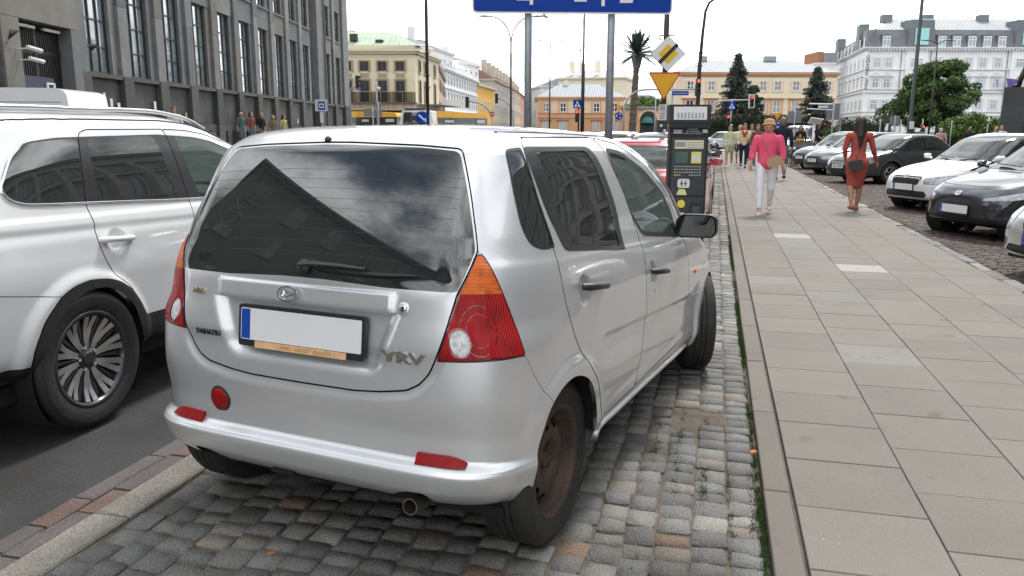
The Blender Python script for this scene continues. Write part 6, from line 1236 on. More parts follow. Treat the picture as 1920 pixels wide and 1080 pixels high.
# hotel with mansard roof
HOT, L, _ = rowhouse('hotel', 'white five storey corner hotel with dark mansard roof and green glass bays', 1612, 154, 1975, 154, 16, 89, WHT_R, [], trim=WHT_T, cornice=.6)
o3 = lambda u: (u-1612)/1500*154*.9811; wh = mat('window_white', (0,0,0)); gb_ = mat('glass_blue', (.20,.27,.31), .08, coat=1.)
MAN = mat('mansard_slate', (.15,.16,.175), .6, var=.12, vs=.6); GG = mat('green_glass', (.18,.52,.50), .08, coat=1.)
cols = [1632, 1653, 1745, 1773, 1800, 1827, 1855]; He = zh(89, 154)
def hotel_row(Ho, xs, wide, D=154):
    for vt, vb, hood in ((107, 125, 0), (145, 163.5, 2), (186, 204, 0), (226, 243, 0)):
        for x in xs:
            put_window(Ho, x, -.02, zh(vb, D), 1.25, zh(vt, D)-zh(vb, D), 2, 2, wh, gb_, bar=.14, tr=.66); w_ = 1.25; b = MB(); h_ = zh(vt, D)-zh(vb, D); z0 = zh(vb, D)
            b.bb(x-.9, x-.64, -.12, .02, z0-.1, z0+h_+.2); b.bb(x+.64, x+.9, -.12, .02, z0-.1, z0+h_+.2); b.bb(x-.64, x+.64, -.12, .02, z0+h_, z0+h_+.2); b.bb(x-1.0, x+1.0, -.22, .02, z0-.3, z0-.1)
            if hood: b.prism([(x-1.15, z0+h_+.45), (x+1.15, z0+h_+.45), (x, z0+h_+1.1)], -.3, .02, 'y'); b.bb(x-1.2, x+1.2, -.35, .02, z0+h_+.3, z0+h_+.45)
            b.build('surround', WHT_T, Ho)
        for x in wide: put_window(Ho, x, -.30, zh(vb, D), 2.3, zh(vt, D)-zh(vb, D), 4, 2, wh, gb_, bar=.14, tr=.66)
hotel_row(HOT, [o3(u) for u in cols], [o3(1704), o3(1898)])
for u in (1704, 1898): x = o3(u); b = MB(); b.bb(x-2.0, x+2.0, -.28, 0, -.3, He-.3); b.build('projecting_bay', WHT_R, HOT)
b = MB(); [b.bb(0, L, -.32, 0, zh(v+1.4, 154), zh(v, 154)) for v in (128, 165, 171, 207, 214)]; b.build('string_course', WHT_T, HOT)
b = MB(); [b.bb(x-.12, x+.12, -.75, -.36, He-.45, He-.12) for x in np.arange(.3, L, .55)]; b.build('dentils', WHT_T, HOT)['kind'] = 'stuff'
for u in (1676, 1730, 1872): b = MB(); b.cyl((o3(u), -.16, 0), .08, He, 6); b.build('drainpipe', mat('pipe_grey', (.25,.25,.26), .6), HOT)
b = MB(); z0, z1, z2 = He+.24, zh(55, 156), zh(35, 162)
b.prism([(-.2, z0), (.3, z0+1.6), (1.2, z1), (15, z1), (15.8, z0)], -.2, L+.2, 'x'); ms = b.build('mansard', MAN, HOT); hip_roof(HOT, .8, L, 1.15, 15, z1, z2, 7, ROOFG, .8, iy=6.5)
for u in (1646, 1748, 1775, 1803, 1831, 1858):
    x = o3(u); b = MB(); b.bb(x-.95, x+.95, -.1, 1.5, z0+.2, zh(63.5, 154)); b.prism([(x-1.0, zh(63.4, 154)), (x+1.0, zh(63.4, 154)), (x, zh(61, 154))], -.15, 1.5, 'y'); dm = b.build('dormer', MAN, HOT); put_window(HOT, x, -.13, zh(86, 154), 1.45, zh(65.5, 154)-zh(86, 154), 2, 2, wh, gb_, bar=.16, tr=.66)
for u in (1709, 1906): x = o3(u); b = MB(); b.prism([(x-2.6, z0), (x+2.6, z0), (x+2.1, zh(36, 154)), (x-2.1, zh(36, 154))], -.3, 4, 'y'); o = b.build('roof_bay', MAN, HOT); b = MB(); b.bb(x-1.25, x+1.25, -.45, -.31, z0+.4, zh(51, 154)); b.build('green_glass_bay', GG, o); b = MB(); b.bb(x-2.2, x+2.2, -.35, 4.1, zh(36, 154), zh(34, 154)); b.build('green_coping', GG, o)
for u in (1672, 1750, 1855): x = o3(u); b = MB(); b.bb(x-.9, x+.9, 6, 7.5, z2-.8, zh(31, 162)+.3); b.build('chimney', MAN, HOT)
# letters down the corner of the hotel
P_ = (-.9, -.62); 
HW, Lw, _ = house('hotel_side_wing', 'receding white side wing of the hotel with a dark mansard roof', gp(1553, 192), gp(1611.5, 154.2), 1.2, He, WHT_R, [], trim=WHT_T, cornice=.6)
hotel_row(HW, evenx(Lw, 9), [], 154); b = MB(); b.prism([(-.2, z0), (.3, z0+1.6), (1.2, z1), (1.4, z1), (1.5, z0)], 0, Lw, 'x'); b.build('mansard', MAN, HW)
b = MB(); [b.bb(0, Lw, -.32, 0, zh(v+1.4, 154), zh(v, 154)) for v in (128, 165, 171, 207, 214)]; b.build('string_course', WHT_T, HW)
for x in evenx(Lw, 9): put_window(HW, x, -.13, zh(86, 154), 1.3, 1.9, 2, 2, wh, gb_, bar=.14)
for x, w_ in ((Lw-9, 4), (4, 4)): b = MB(); b.prism([(x-w_/2, z0), (x+w_/2, z0), (x+w_/2-.4, z1+1.6), (x-w_/2+.4, z1+1.6)], -.3, 1.4, 'y'); o = b.build('roof_bay', MAN, HW); b = MB(); b.bb(x-w_/2+.2, x+w_/2-.2, -.35, 1.4, z1+1.6, z1+1.8); b.build('green_coping', GG, o)
ltx = mat('hotel_letters', (.03,.025,.04), .5); ht = text_mesh('hotel  INDIGO', 1.0, ltx, 'lettering', .05); ht.transform(Matrix.Rotation(R_(90), 4, 'Z')); ht.transform(FACE_S); o = link('lettering', ht, HOT); o.location = (.2, -.42, zh(134, 154)); 
for ch in list(HOT.children)+[c for k in HOT.children for c in k.children]:
    if ch.name.split('.')[0] in ('wall', 'cornice', 'mansard', 'roof', 'roof_seams'):
        for v in ch.data.vertices:
            if v.co.x < 8: v.co.x += max(0, v.co.y-.3)*.30*(8-v.co.x)/8
# backdrop houses between
H_, L, _ = rowhouse('brick_gable_house', 'tall narrow house with a brick side rising behind the right spruce', 1522, 175, 1556, 175, 10, 118, WHT_R, [], cornice=.2); b = MB(); b.bb(-.0, 1.2, -.05, 8, zh(118, 175), zh(95, 175)); b.build('brick_gable', mat('brick_far', (.36,.17,.11), .9), H_); b = MB(); b.bb(1.3, 4.2, 0, 8, zh(118, 175), zh(97, 175)); b.build('attic_block', ROOFG, H_)
H_, L, _ = rowhouse('distant_block', 'low pale modern block between the palm and the orange building', 1168, 210, 1262, 205, 14, 186, mat('distant_pale', (.55,.54,.51), .8), [], cornice=.3)
b = MB(); b.bb(9, 11, 2, 8, zh(186, 205), zh(165, 205)); b.bb(1, 6, 2, 8, zh(186, 205), zh(176, 205)); b.build('roof_storey', ROOFG, H_)
for z in (6.5, 3.5): [put_window(H_, x, -.02, z, 1.2, 1.5, 2, 1, WHT_T, WG, bar=.14) for x in evenx(L, 5)]
# ---------------------------------------------------------------- signs, lamps, signals
GALV = mat('galvanised_steel', (.30,.33,.35), .5, .5, var=.12, vs=7); POLE = mat('pole_dark', (.045,.045,.045), .55, .2); SIGNB = mat('sign_blue', (.002,.045,.33), .5, spec=.2); SIGNW = mat('sign_white_sheet', (.78,.78,.80), .4); SIGNY = mat('sign_yellow', (.80,.42,.01), .4); SIGNR = mat('sign_red', (.55,.03,.03), .4); SBACK = mat('traffic_sign', (.23,.24,.25), .6, .3); PGREY = mat('post_grey', (.38,.39,.40), .6)
REDON = mat('signal_red_lit', (.6,.02,.01), .4, emit=(1,.05,.03,3.0)); GRNON = mat('signal_green_lit', (.0,.5,.3), .4, emit=(.05,1,.55,1.6)); LOFF = mat('signal_lens_off', (.03,.03,.03), .3)
YAW0 = R_(14.063)
def at(name, label, cat, u, D, group=None, z=0.): p = gp(u, D, z); return thing(name, label, cat, (p[0], p[1], 0), YAW0, group)
def pole(root, pts, r, m, name='pole', n=8): b = MB(); b.tube(pts, r, n); return b.build(name, m, root, smooth=True)
# big blue direction sign on two posts
D = 16.; t = at('direction_sign', 'big blue direction sign on two grey steel posts above the cars', 'road sign', 988, D); u2x = (1140-988)/1500*D*.98
for x in (0, u2x): pole(t, [(x, 0, -.1), (x, 0, 5.2)], .072, GALV, 'post', 16)
x0, x1 = (888-988)/1500*D*1.0, (1243-988)/1500*D*1.0; zb = zh(23, D)-.03; b = MB(); b.prism(fillet([(x0, zb-.0), (x1, zb-.02), (x1, zb+2.0), (x0, zb+2.0)], .09, 4), -.13, -.11, 'y'); sb = b.build('sign_panel', SIGNW, t); b = MB(); b.prism(fillet([(x0+.03, zb+.03), (x1-.03, zb+.01), (x1-.03, zb+1.97), (x0+.03, zb+1.97)], .07, 4), -.135, -.129, 'y'); b.build('blue_face', SIGNB, sb)
def sx(u): return (u-988)/1500*D
k = .98
for u, du, v, nm in ((978, 11, 2, 'arrow_foot'), (1080, 11, 4, 'arrow_foot'), (1161, 11.5, 6, 'arrow_foot')): b = MB(); b.bb(sx(u-du), sx(u+du), -.142, -.136, zh(v, D)-.01, zh(v, D)+.09); b.build(nm, SIGNW, sb)
for u, v in ((993, 10), (1120, 12)): b = MB(); b.bb(sx(u-3), sx(u+3), -.142, -.136, zh(v, D)-.01, zh(v, D)+.7); b.prism([(sx(u)-.12, zh(v, D)+.7), (sx(u)+.12, zh(v, D)+.7), (sx(u), zh(v, D)+.95)], -.142, -.136, 'y'); b.build('arrow', SIGNW, sb)
for x in (0, u2x): b = MB(); b.bb(x-.1, x+.1, -.11, .09, zb+.12, zb+.17); b.build('clamp', GALV, t)
# priority and give way signs
D = 20.; t = at('sign_pole', 'dark pole with a diamond end of priority sign above a yellow triangle', 'sign pole', 1237.5, D); t.rotation_euler[2] = YAW0
pole(t, [(0, 0, -.05), (0, 0, 6.2)], .065, POLE, 'pole', 12); S2 = lambda u: (u-1247)/1500*D*.985
dc = (S2(1250), zh(101, D)); rr = .415; b = MB(); b.prism(fillet([(dc[0]-rr, dc[1]), (dc[0], dc[1]-rr), (dc[0]+rr, dc[1]), (dc[0], dc[1]+rr)], .04, 4), -.12, -.10, 'y'); ds = b.build('priority_sign', SIGNW, t)
b = MB(); b.prism([(dc[0]-rr-.012, dc[1]), (dc[0], dc[1]-rr-.012), (dc[0]+rr+.012, dc[1]), (dc[0], dc[1]+rr+.012)], -.099, -.09, 'y'); b.build('sign_rim', POLE, ds)
r2 = .235; b = MB(); b.prism([(dc[0]-r2, dc[1]), (dc[0], dc[1]-r2), (dc[0]+r2, dc[1]), (dc[0], dc[1]+r2)], -.127, -.121, 'y'); b.build('yellow_diamond', SIGNY if False else mat('sign_amber', (.80,.52,.02), .4), ds)
b = MB(); b.box((dc[0], -.131, dc[1]), (.62, .004, .085), tilt=Matrix.Rotation(R_(-45), 3, 'Y')); b.build('black_bar', LETK, ds)
c = (S2(1245), zh(159, D)); w_ = .39; h_ = .37; tri = lambda s: [(c[0]-w_*s, c[1]+.30*s+.06*0), (c[0], c[1]-h_*s), (c[0]+w_*s, c[1]+.30*s)]
b = MB(); b.prism(fillet(tri(1.0), .04, 4), -.12, -.10, 'y'); ts = b.build('give_way_sign', SIGNR, t); b = MB(); b.prism(fillet(tri(.86), .03, 4), -.126, -.121, 'y'); b.build('yellow_triangle', SIGNY, ts)
b = MB(); b.bb(-.18, .18, -.05, .02, zh(66.5, D), zh(65, D)); b.tube([(-.12,-.03,zh(75,D)),(-.2,-.1,zh(70,D))], .015, 5); b.build('bracket', POLE, t)
for k, (z0, z1) in enumerate(((zh(209, D), zh(195.5, D)), (zh(225, D), zh(210, D)))): b = MB(); b.bb(-.13, .05, -.12, -.10, z0, z1); o = b.build('notice_plate', SIGNW, t); b = MB(); [b.bb(-.11, .02, -.124, -.121, z0+(z1-z0)*q, z0+(z1-z0)*q+.012) for q in (.2,.4,.6,.8)]; b.build('notice_lines', LETK, o)['kind'] = 'stuff'
b = MB(); b.bb(-.14, .10, -.1, .1, .95, 1.75); o = b.build('control_box', POLE, t)
for x, z in ((-.06,1.62),(.03,1.5),(-.05,1.38),(.02,1.25)): b = MB(); b.cyl((x, -.101, z), .035, -.004, 10, axis='y'); b.build('sticker', SIGNW, o)
# parking meter
D = 6.75; t = at('parking_meter', 'dark grey parking ticket machine with keypad and small green screen', 'parking meter', 1283.5, D, z=.9); t.rotation_euler = (0, 0, YAW0-R_(6)); t.scale = (.94, 1, .978)
MG = mat('meter_charcoal', (.022,.023,.026), .5, spec=.3, bump=.12, bs=300); b = MB(); hw = .165
b.prism(fillet([(-hw,-.0),(hw,-.0),(hw,1.58),(-hw,1.58)], .015, 3), -.10, .12, 'y'); b.build('cabinet', MG, t, auto=40)
b = MB(); b.prism([(-.14,1.60),(-.115,1.745),(.13,1.745),(.13,1.585)], -hw-.012, hw+.012, 'x'); b.bb(-hw-.01, hw+.01, -.135, -.10, 1.555, 1.60); hd = b.build('sloping_head', MG, t, auto=40)
b = MB(); b.add([(-.14,-.1405,1.622),(.14,-.1405,1.622),(.14,-.1185,1.728),(-.14,-.1185,1.728)], [(0,1,2,3)]); b.build('price_label', mat('label_white', (.66,.66,.66), .4), hd)
b = MB(); [b.add([(x, -.1415-.0006, 1.635), (x+.014, -.1415-.0006, 1.635), (x+.014, -.1315, 1.68), (x, -.1315, 1.68)], [(0,1,2,3)]) for x in np.arange(-.11, .11, .03)]; b.build('label_text', mat('grey_print', (.30,.30,.30), .5), hd)['kind'] = 'stuff'
b = MB(); b.bb(-.135,-.06,-.1025,-.10,1.51,1.54); o = b.build('number_label', mat('label_white', (0,0,0)), t); text('8080188', .022, LETK, (-.098,-.104,1.525), o, depth=.0005)
text('Zachęcamy', .020, mat('print_white', (.6,.6,.6), .5), (.03,-.102,1.548), t, depth=.0006); text('do korzystania', .020, mat('print_white', (0,0,0)), (.03,-.102,1.530), t, depth=.0006); text('z płatności mobilnych', .018, mat('print_white', (0,0,0)), (.03,-.102,1.512), t, depth=.0006)
b = MB(); b.bb(.115,.155,-.1025,-.10,1.515,1.545); b.build('small_label', mat('label_white', (0,0,0)), t)
b = MB(); b.bb(-.145,.145,-.115,-.10,.995,1.475); fp_ = b.build('front_panel', mat('meter_panel', (.022,.023,.026), .35, bump=.1, bs=300), t)
b = MB(); b.bb(-.12,.125,-.1175,-.115,1.385,1.455); o = b.build('info_card', mat('card_cream', (.70,.66,.48), .45), fp_); b = MB(); [b.bb(-.02+.0, .115, -.1185, -.1176, 1.395+i*.019, 1.401+i*.019) for i in range(3)]; b.bb(-.115,-.03,-.1185,-.1176,1.40,1.44); b.build('card_print', mat('grey_print', (0,0,0)), o)['kind'] = 'stuff'
b = MB(); b.bb(-.115,-.005,-.1175,-.115,1.265,1.36); b.build('screen', mat('screen_green', (.045,.10,.075), .15, coat=1), fp_); b = MB(); b.bb(.025,.11,-.1175,-.115,1.265,1.36); o = b.build('yellow_card', mat('card_yellow', (.75,.68,.06), .45), fp_); b = MB(); b.bb(.032,.100,-.1185,-.1176,1.28,1.335); b.bb(.06,.10,-.1185,-.1176,1.345,1.354); b.build('card_print', mat('label_white', (0,0,0)), o)['kind'] = 'stuff'
kb_ = MB().bb(-.006,.006,-.122,-.115,-.005,.005).mesh('key', mat('key_grey', (.42,.43,.43), .4)); ky = MB().bb(-.008,.008,-.122,-.115,-.006,.006).mesh('key', mat('key_colour', (.5,.42,.05), .4)); kg = MB().bb(-.008,.008,-.122,-.115,-.006,.006).mesh('key', mat('key_green', (.03,.4,.25), .4))
for i in range(11):
    for j in range(4):
        if j == 3 and 2 < i < 6: continue
        me = ky if (j == 3 and i < 2) else kg if (i == 9 and j > 1) else kb_; o = link('key', me, fp_); o.location = (-.112+i*.0215, 0, 1.238-j*.024)
b = MB(); b.prism(fillet([(-.085,1.06),(.02,1.06),(.02,1.135),(-.085,1.135)], .02, 4), -.125, -.115, 'y'); o = b.build('coin_slot', mat('steel_bright', (.55,.56,.57), .3, .9), fp_, auto=40); b = MB(); b.bb(-.055,-.045,-.127,-.1255,1.075,1.12); b.bb(-.02,-.012,-.127,-.1255,1.075,1.12); b.bb(-.06,.0,-.127,-.1255,1.094,1.10); b.build('slot', LETK, o)
for z in (1.03, .83): b = MB(); b.prism([(-.09,z-.03),(-.0,z-.03),(-.02,z+.02),(-.07,z+.02)], -.119, -.1155, 'y'); b.build('arrow_label', mat('label_pale_yellow', (.72,.72,.30), .45), fp_ if z > 1 else t)
b = MB(); b.bb(-.145,.145,-.112,-.10,.72,.985); lp = b.build('lower_panel', mat('meter_panel', (0,0,0)), t); b = MB(); b.cyl((-.045,-.113,.925), .034, -.004, 20, axis='y'); b.build('contactless_mark', mat('card_yellow', (0,0,0)), lp); b = MB(); b.prism(fillet([(.035,.78),(.135,.78),(.135,.93),(.035,.93)], .012, 3), -.125, -.112, 'y'); o = b.build('reader_frame', MG, lp, auto=40); b = MB(); b.bb(.05,.12,-.127,-.125,.80,.91); b.build('reader', mat('reader_dark', (.05,.05,.055), .2, coat=1), o)
b = MB(); b.bb(-.075,.05,-.135,-.10,.43,.53); b.build('ticket_tray', mat('label_pale_yellow', (0,0,0)), t); b = MB(); b.tube([(-.05,-.13,.54),(-.045,-.12,.64)], .006, 5); b.tube([(.0,-.13,.54),(.0,-.12,.64)], .006, 5); b.bb(-.06,.03,-.14,-.13,.50,.56); b.build('ticket_flap', MG, t)
# street lamps and tall poles
def double_lamp(nm, label, u, D, vt, arm, rise, r=.09, curve=True):
    t = at(nm, label, 'street lamp', u, D); zt = zh(vt, D); pole(t, [(0,0,0),(0,0,zt*.45),(0,0,zt-rise)], [r, r*.8, r*.55], POLE)
    for s_ in (-1, 1):
        if curve: pts = [(s_*arm*(1-math.cos(a))*.95, 0, zt-rise+rise*math.sin(a)) for a in np.linspace(0, math.pi/2, 8)]
        else: pts = [(0,0,zt-rise),(s_*arm,0,zt)]
        pole(t, pts, r*.4, POLE, 'arm', 6); b = MB(); b.tube([(s_*arm*.9,0,zt),(s_*(arm+.35),0,zt+.03),(s_*(arm+.75),0,zt+.02)], [.05,.13,.06], 8, flat=.5); b.build('lamp_head', mat('lamp_grey', (.16,.16,.17), .5), t, smooth=True)
    return t
double_lamp('street_lamp', 'tall dark street lamp with two curved arms left of the blue sign post', 957, 60, 31, 1.55, 1.9)
double_lamp('street_lamp', 'slim lamp with two short heads between the blue sign posts', 1029, 85, 77, .7, .3, .085, False)
double_lamp('street_lamp', 'lamp with two flat heads in front of the white hotel', 1737, 65, 74, .55, .25, .085, False)
t = at('lamp_post', 'thin dark post with clamp rings in front of the cream building', 'lamp post', 803.5, 33); pole(t, [(0,0,0),(0,0,zh(0, 33)+5)], .062, POLE, 'pole', 12)
for v in (103, 145, 168): b = MB(); b.cyl((0,0,zh(v,33)), .085, .06, 10); b.tube([(-.15,0,zh(v,33)+.1),(0,0,zh(v,33)+.03),(.15,0,zh(v,33)+.1)], .012, 4); b.build('clamp', POLE, t)
t = at('lamp_post', 'tall dark tapered mast behind the blue sign, with a thin side arm', 'lamp post', 1090, 50); pole(t, [(0,0,0),(0,0,zh(120,50)),(0,0,zh(118,50)),(0,0,zh(10,50))], [.12,.10,.06,.045], POLE); b = MB(); b.tube([(0,0,zh(105,50)),(.95,0,zh(104,50)),(.97,0,zh(100,50))], .015, 5); b.cyl((-.2,0,zh(96,50)), .05, .12, 6); b.build('side_arm', POLE, t)
t = at('lamp_post', 'dark post curving right at its top, beside the parking meter', 'lamp post', 1302, 30); pole(t, [(0,0,0),(.0,0,zh(120,30)),(.06,0,zh(60,30)),(.12,0,zh(20,30)),(.24,0,zh(4,30)),(.55,0,zh(-8,30)),(1.2,0,zh(-14,30))], [.085,.07,.055,.05,.045,.04,.04], POLE, n=10)
for v in (100, 124, 176): b = MB(); b.cyl((0.02,0,zh(v,30)), .085, .05, 10); b.build('clamp', POLE, t)
t = at('lamp_post', 'thick dark lamp mast standing behind the woman in the red dress', 'lamp post', 1699, 38); pole(t, [(0,0,0),(0,0,2.1),(0,0,2.2),(0,0,zh(-10,38)+3)], [.135,.13,.095,.06], mat('mast_grey', (.06,.065,.065), .5), n=14); b = MB(); b.bb(-.1,.1,-.16,-.12,1.6,1.95); b.build('notice_plate', SIGNW, t)
# traffic signals
def signal(parent, x, y, z, s=1., lit='r', facing=0., board=False, n=3):
    b = MB(); b.prism(fillet([(-.14*s,0),(.14*s,0),(.14*s,.30*n*s),(-.14*s,.30*n*s)], .04*s, 3), -.10*s, .10*s, 'y'); me = b.mesh('signal_head', POLE, auto=40); o = link('signal_head', me, parent); o.location = (x, y, z); o.rotation_euler = (0,0,facing)
    if board: b = MB(); b.prism(fillet([(-.26*s,-.1*s),(.26*s,-.1*s),(.26*s,(.30*n+.1)*s),(-.26*s,(.30*n+.1)*s)], .06*s, 3), .02*s, .04*s, 'y'); b.bb(-.24*s,.24*s,.018*s,.019*s,0,.3*n*s); b.build('backing_board', SIGNW, o)
    for k in range(n):
        m = REDON if (lit == 'r' and k == n-1) else GRNON if (lit == 'g' and k == 0) else LOFF
        b = MB(); b.lathe([(.095*s,-.015*s),(.07*s,-.03*s),(0,-.036*s)], 14, (0, -.10*s, (.15+.30*k)*s), axis='y'); b.build('signal_lens', m, o)
        b = MB(); pts = [(.115*s*math.cos(a), .115*s*math.sin(a)) for a in np.linspace(-.2, math.pi+.2, 10)]; nn = len(pts); b.add([(x_, -.10*s, (.15+.30*k)*s+z_) for x_, z_ in pts]+[(x_, -.25*s, (.15+.30*k)*s+z_) for x_, z_ in pts], [(i, i+1, nn+i+1, nn+i) for i in range(nn-1)]); b.build('signal_hood', POLE, o)
    return o
def square_sign(parent, x, z, s, y=-.12):   # pedestrian crossing sign
    b = MB(); b.prism(fillet([(x-s,z-s),(x+s,z-s),(x+s,z+s),(x-s,z+s)], s*.12, 3), y, y+.02, 'y'); o = b.build('crossing_sign', SIGNB, parent); b = MB(); b.prism([(x-s*.78,z-s*.7),(x+s*.78,z-s*.7),(x,z+s*.8)], y-.006, y-.001, 'y'); q = b.build('white_triangle', SIGNW, o)
    b = MB(); b.tube([(x,y-.01,z+s*.38),(x,y-.01,z+s*.36)], s*.1, 6); b.tube([(x,y-.01,z+s*.25),(x-s*.02,y-.01,z-s*.15),(x-s*.25,y-.01,z-s*.6)], s*.07, 5); b.tube([(x,y-.01,z-s*.15),(x+s*.2,y-.01,z-s*.6)], s*.07, 5); b.tube([(x-s*.25,y-.01,z-s*.1),(x,y-.01,z+s*.2),(x+s*.22,y-.01,z-s*.05)], s*.05, 5); b.build('walking_figure', LETK, q); return o
t = at('traffic_light', 'red traffic light with a crossing sign above, in front of the orange house', 'traffic light', 1083, 49); pole(t, [(0,0,0),(0,0,3.4)], .05, POLE); signal(t, -.10, -.12, zh(229,49), .82, 'r'); square_sign(t, -.1, zh(195,49), .25)
def mast(label, u, D, us, v, uh, lit='r', board=True, sl=.9, n=3):
    t = at('traffic_light', label, 'traffic light', u, D); zt = zh(v, D); s_ = 1 if us > u else -1; x1 = (us-u)/1500*D; pole(t, [(0,0,0),(0,0,zt-1.5)]+[(s_*1.5*(1-math.cos(a)), 0, zt-1.5+1.5*math.sin(a)) for a in np.linspace(.1, math.pi/2, 7)]+[(x1,0,zt+.05)], [.08]*2+[.07]*7+[.05], PGREY, n=8)
    xh = (uh-u)/1500*D; signal(t, xh, -.15, zh(v, D)-.45, sl, lit, board=board); return t
mast('traffic light on a long grey arm in front of the left spruce', 1316, 60, 1398, 187.5, 1401, 'r'); mast('grey arched signal mast passing behind the palm trunk', 1167, 60, 1300, 167.5, 1298, 'x', False)
mast('black signal on a curved arm before the yellow house', 923, 62, 880, 191, 877, 'x', False); t_ = mast('black signal on an arm beside the beige tenements', 962, 70, 932, 184, 931, 'x', False)
t = at('traffic_light', 'black signal seen from the side left of the cream building', 'traffic light', 660, 52); pole(t, [(0,0,0),(0,0,zh(170,52)),(.1,0,zh(166,52)),(.45,0,zh(163,52))], .05, PGREY); signal(t, .48, 0, zh(166,52), .85, 'x', R_(70)); b = MB(); b.bb(.35,.7,-.1,-.08,zh(170,52),zh(166.5,52)); b.build('blue_plate', mat('plate_violet', (.10,.12,.40), .5), t)
t = at('traffic_light', 'pedestrian signal showing red and green below a crossing sign by the hedge', 'traffic light', 1366, 58); pole(t, [(0,0,0),(0,0,3.6)], .05, PGREY); signal(t, -.22, -.1, zh(235,58), .85, 'r'); signal(t, .03, -.1, zh(236,58), .6, 'g', n=2); square_sign(t, .0, zh(197.5,58), .27)
t = at('traffic_light', 'red signal fixed to the curved post beside the meter', 'traffic light', 1301, 29.6); signal(t, -.03, -.16, zh(175,29.6), .58, 'r'); t['label'] = 'red signal fixed to the curved post beside the meter'
for u, D, lab_ in ((1724, 60, 'small red signal just right of the thick mast'), (1771, 60, 'red pedestrian signal beside the woman in pink near the monument')): t = at('traffic_light', lab_, 'traffic light', u, D); pole(t, [(0,0,0),(0,0,2.4)], .045, PGREY); signal(t, 0, -.1, zh(248,D)+.1, .8, 'r', n=2)
# yield plus roundabout, yellow triangles
def yieldround(label, u, D, vt, vb, round_=True):
    t = at('sign_post', label, 'road sign', u, D); pole(t, [(0,0,0),(0,0,zh(vt,D))], .035, PGREY); z1, z0 = zh(vt,D), zh(vb,D); h = z1-z0; b = MB(); b.prism(fillet([(-h*.60,z1),(0,z0),(h*.60,z1)], .05, 3), -.08, -.06, 'y'); o = b.build('give_way_sign', SIGNR, t); b = MB(); b.prism([(-h*.50,z1-h*.06),(0,z0+h*.13),(h*.50,z1-h*.06)], -.086, -.081, 'y'); b.build('yellow_triangle', SIGNY, o)
    r = h*.58; b = MB(); b.lathe([(0,-.08),(r,-.08),(r,-.06)], 24, (0,0,z0-r*.98), axis='y'); q = b.build('round_sign', SIGNB, t)
    for k in range(3): a0 = 2.094*k+.4; b = MB(); b.tube([(r*.55*math.cos(a), -.085, z0-r*.98+r*.55*math.sin(a)) for a in np.linspace(a0, a0+1.2, 6)], [r*.12]*4+[r*.22, r*.02], 5); b.build('arrow', SIGNW, q)
    return t
yieldround('yellow triangle above a blue roundabout sign left of the palm', 1157, 42, 197.5, 210); yieldround('yellow triangle above a blue sign behind the woman in pink', 1451, 45, 211, 225)
t = at('street_name_sign', 'blue street name plate right of the yellow triangle', 'street sign', 1262, 32); pole(t, [(-.15,0,0),(-.15,0,3.4)], .04, PGREY); b = MB(); b.bb(-.18,.46,-.06,-.04,zh(178,32),zh(170,32)); o = b.build('name_plate', SIGNB, t); text('Al. Jerozolimskie', .085, SIGNW, (.14,-.063,zh(174,32)), o, depth=.001)
# blue arrow disc, stop sign, bus stop
t = at('keep_right_sign', 'round blue sign with a white arrow just above the silver roof', 'road sign', 794, 25); pole(t, [(0,0,0),(0,0,1.9)], .03, PGREY); zc = zh(222,25); b = MB(); b.lathe([(0,-.07),(.205,-.07),(.205,-.05)], 28, (0,0,zc), axis='y'); o = b.build('blue_disc', SIGNB, t); b = MB(); b.tube([(-.11,-.076,zc+.09),(.06,-.076,zc-.06)], [.028,.028], 5); b.tube([(.05,-.076,zc-.05),(.13,-.076,zc-.12)], [.085,.004], 4); b.build('arrow', SIGNW, o)
t = at('no_entry_sign', 'small red no entry sign beside the far bus', 'road sign', 922, 60); pole(t, [(0,0,0),(0,0,2.6)], .03, PGREY); zc = zh(214,60); b = MB(); b.lathe([(0,-.07),(.19,-.07),(.19,-.05)], 20, (0,0,zc), axis='y'); o = b.build('red_disc', SIGNR, t); b = MB(); b.bb(-.13,.13,-.078,-.071,zc-.03,zc+.03); b.build('white_bar', SIGNW, o)
t = at('bus_stop_sign', 'bus stop sign with a blue panel on a pole before the grey building', 'bus stop', 607, 36); pole(t, [(0,0,0),(0,0,zh(190,36))], .035, PGREY); b = MB(); b.bb(-.28,.26,-.05,-.03,zh(209.5,36),zh(187.5,36)); o = b.build('sign_panel', mat('panel_lilac', (.55,.55,.62), .5), t); b = MB(); b.bb(-.14,.16,-.06,-.052,zh(207,36),zh(191.5,36)); q = b.build('blue_panel', SIGNB, o); b = MB(); b.bb(-.09,.11,-.068,-.061,zh(203.5,36),zh(195,36)); q2 = b.build('white_panel', SIGNW, q); b = MB(); b.bb(-.06,.08,-.074,-.069,zh(201,36),zh(197.5,36)); b.build('bus_pictogram', LETK, q)
b = MB(); b.bb(-.07,.07,-.06,-.04,zh(231,36),zh(211,36)); b.build('timetable', mat('label_white', (0,0,0)), t)
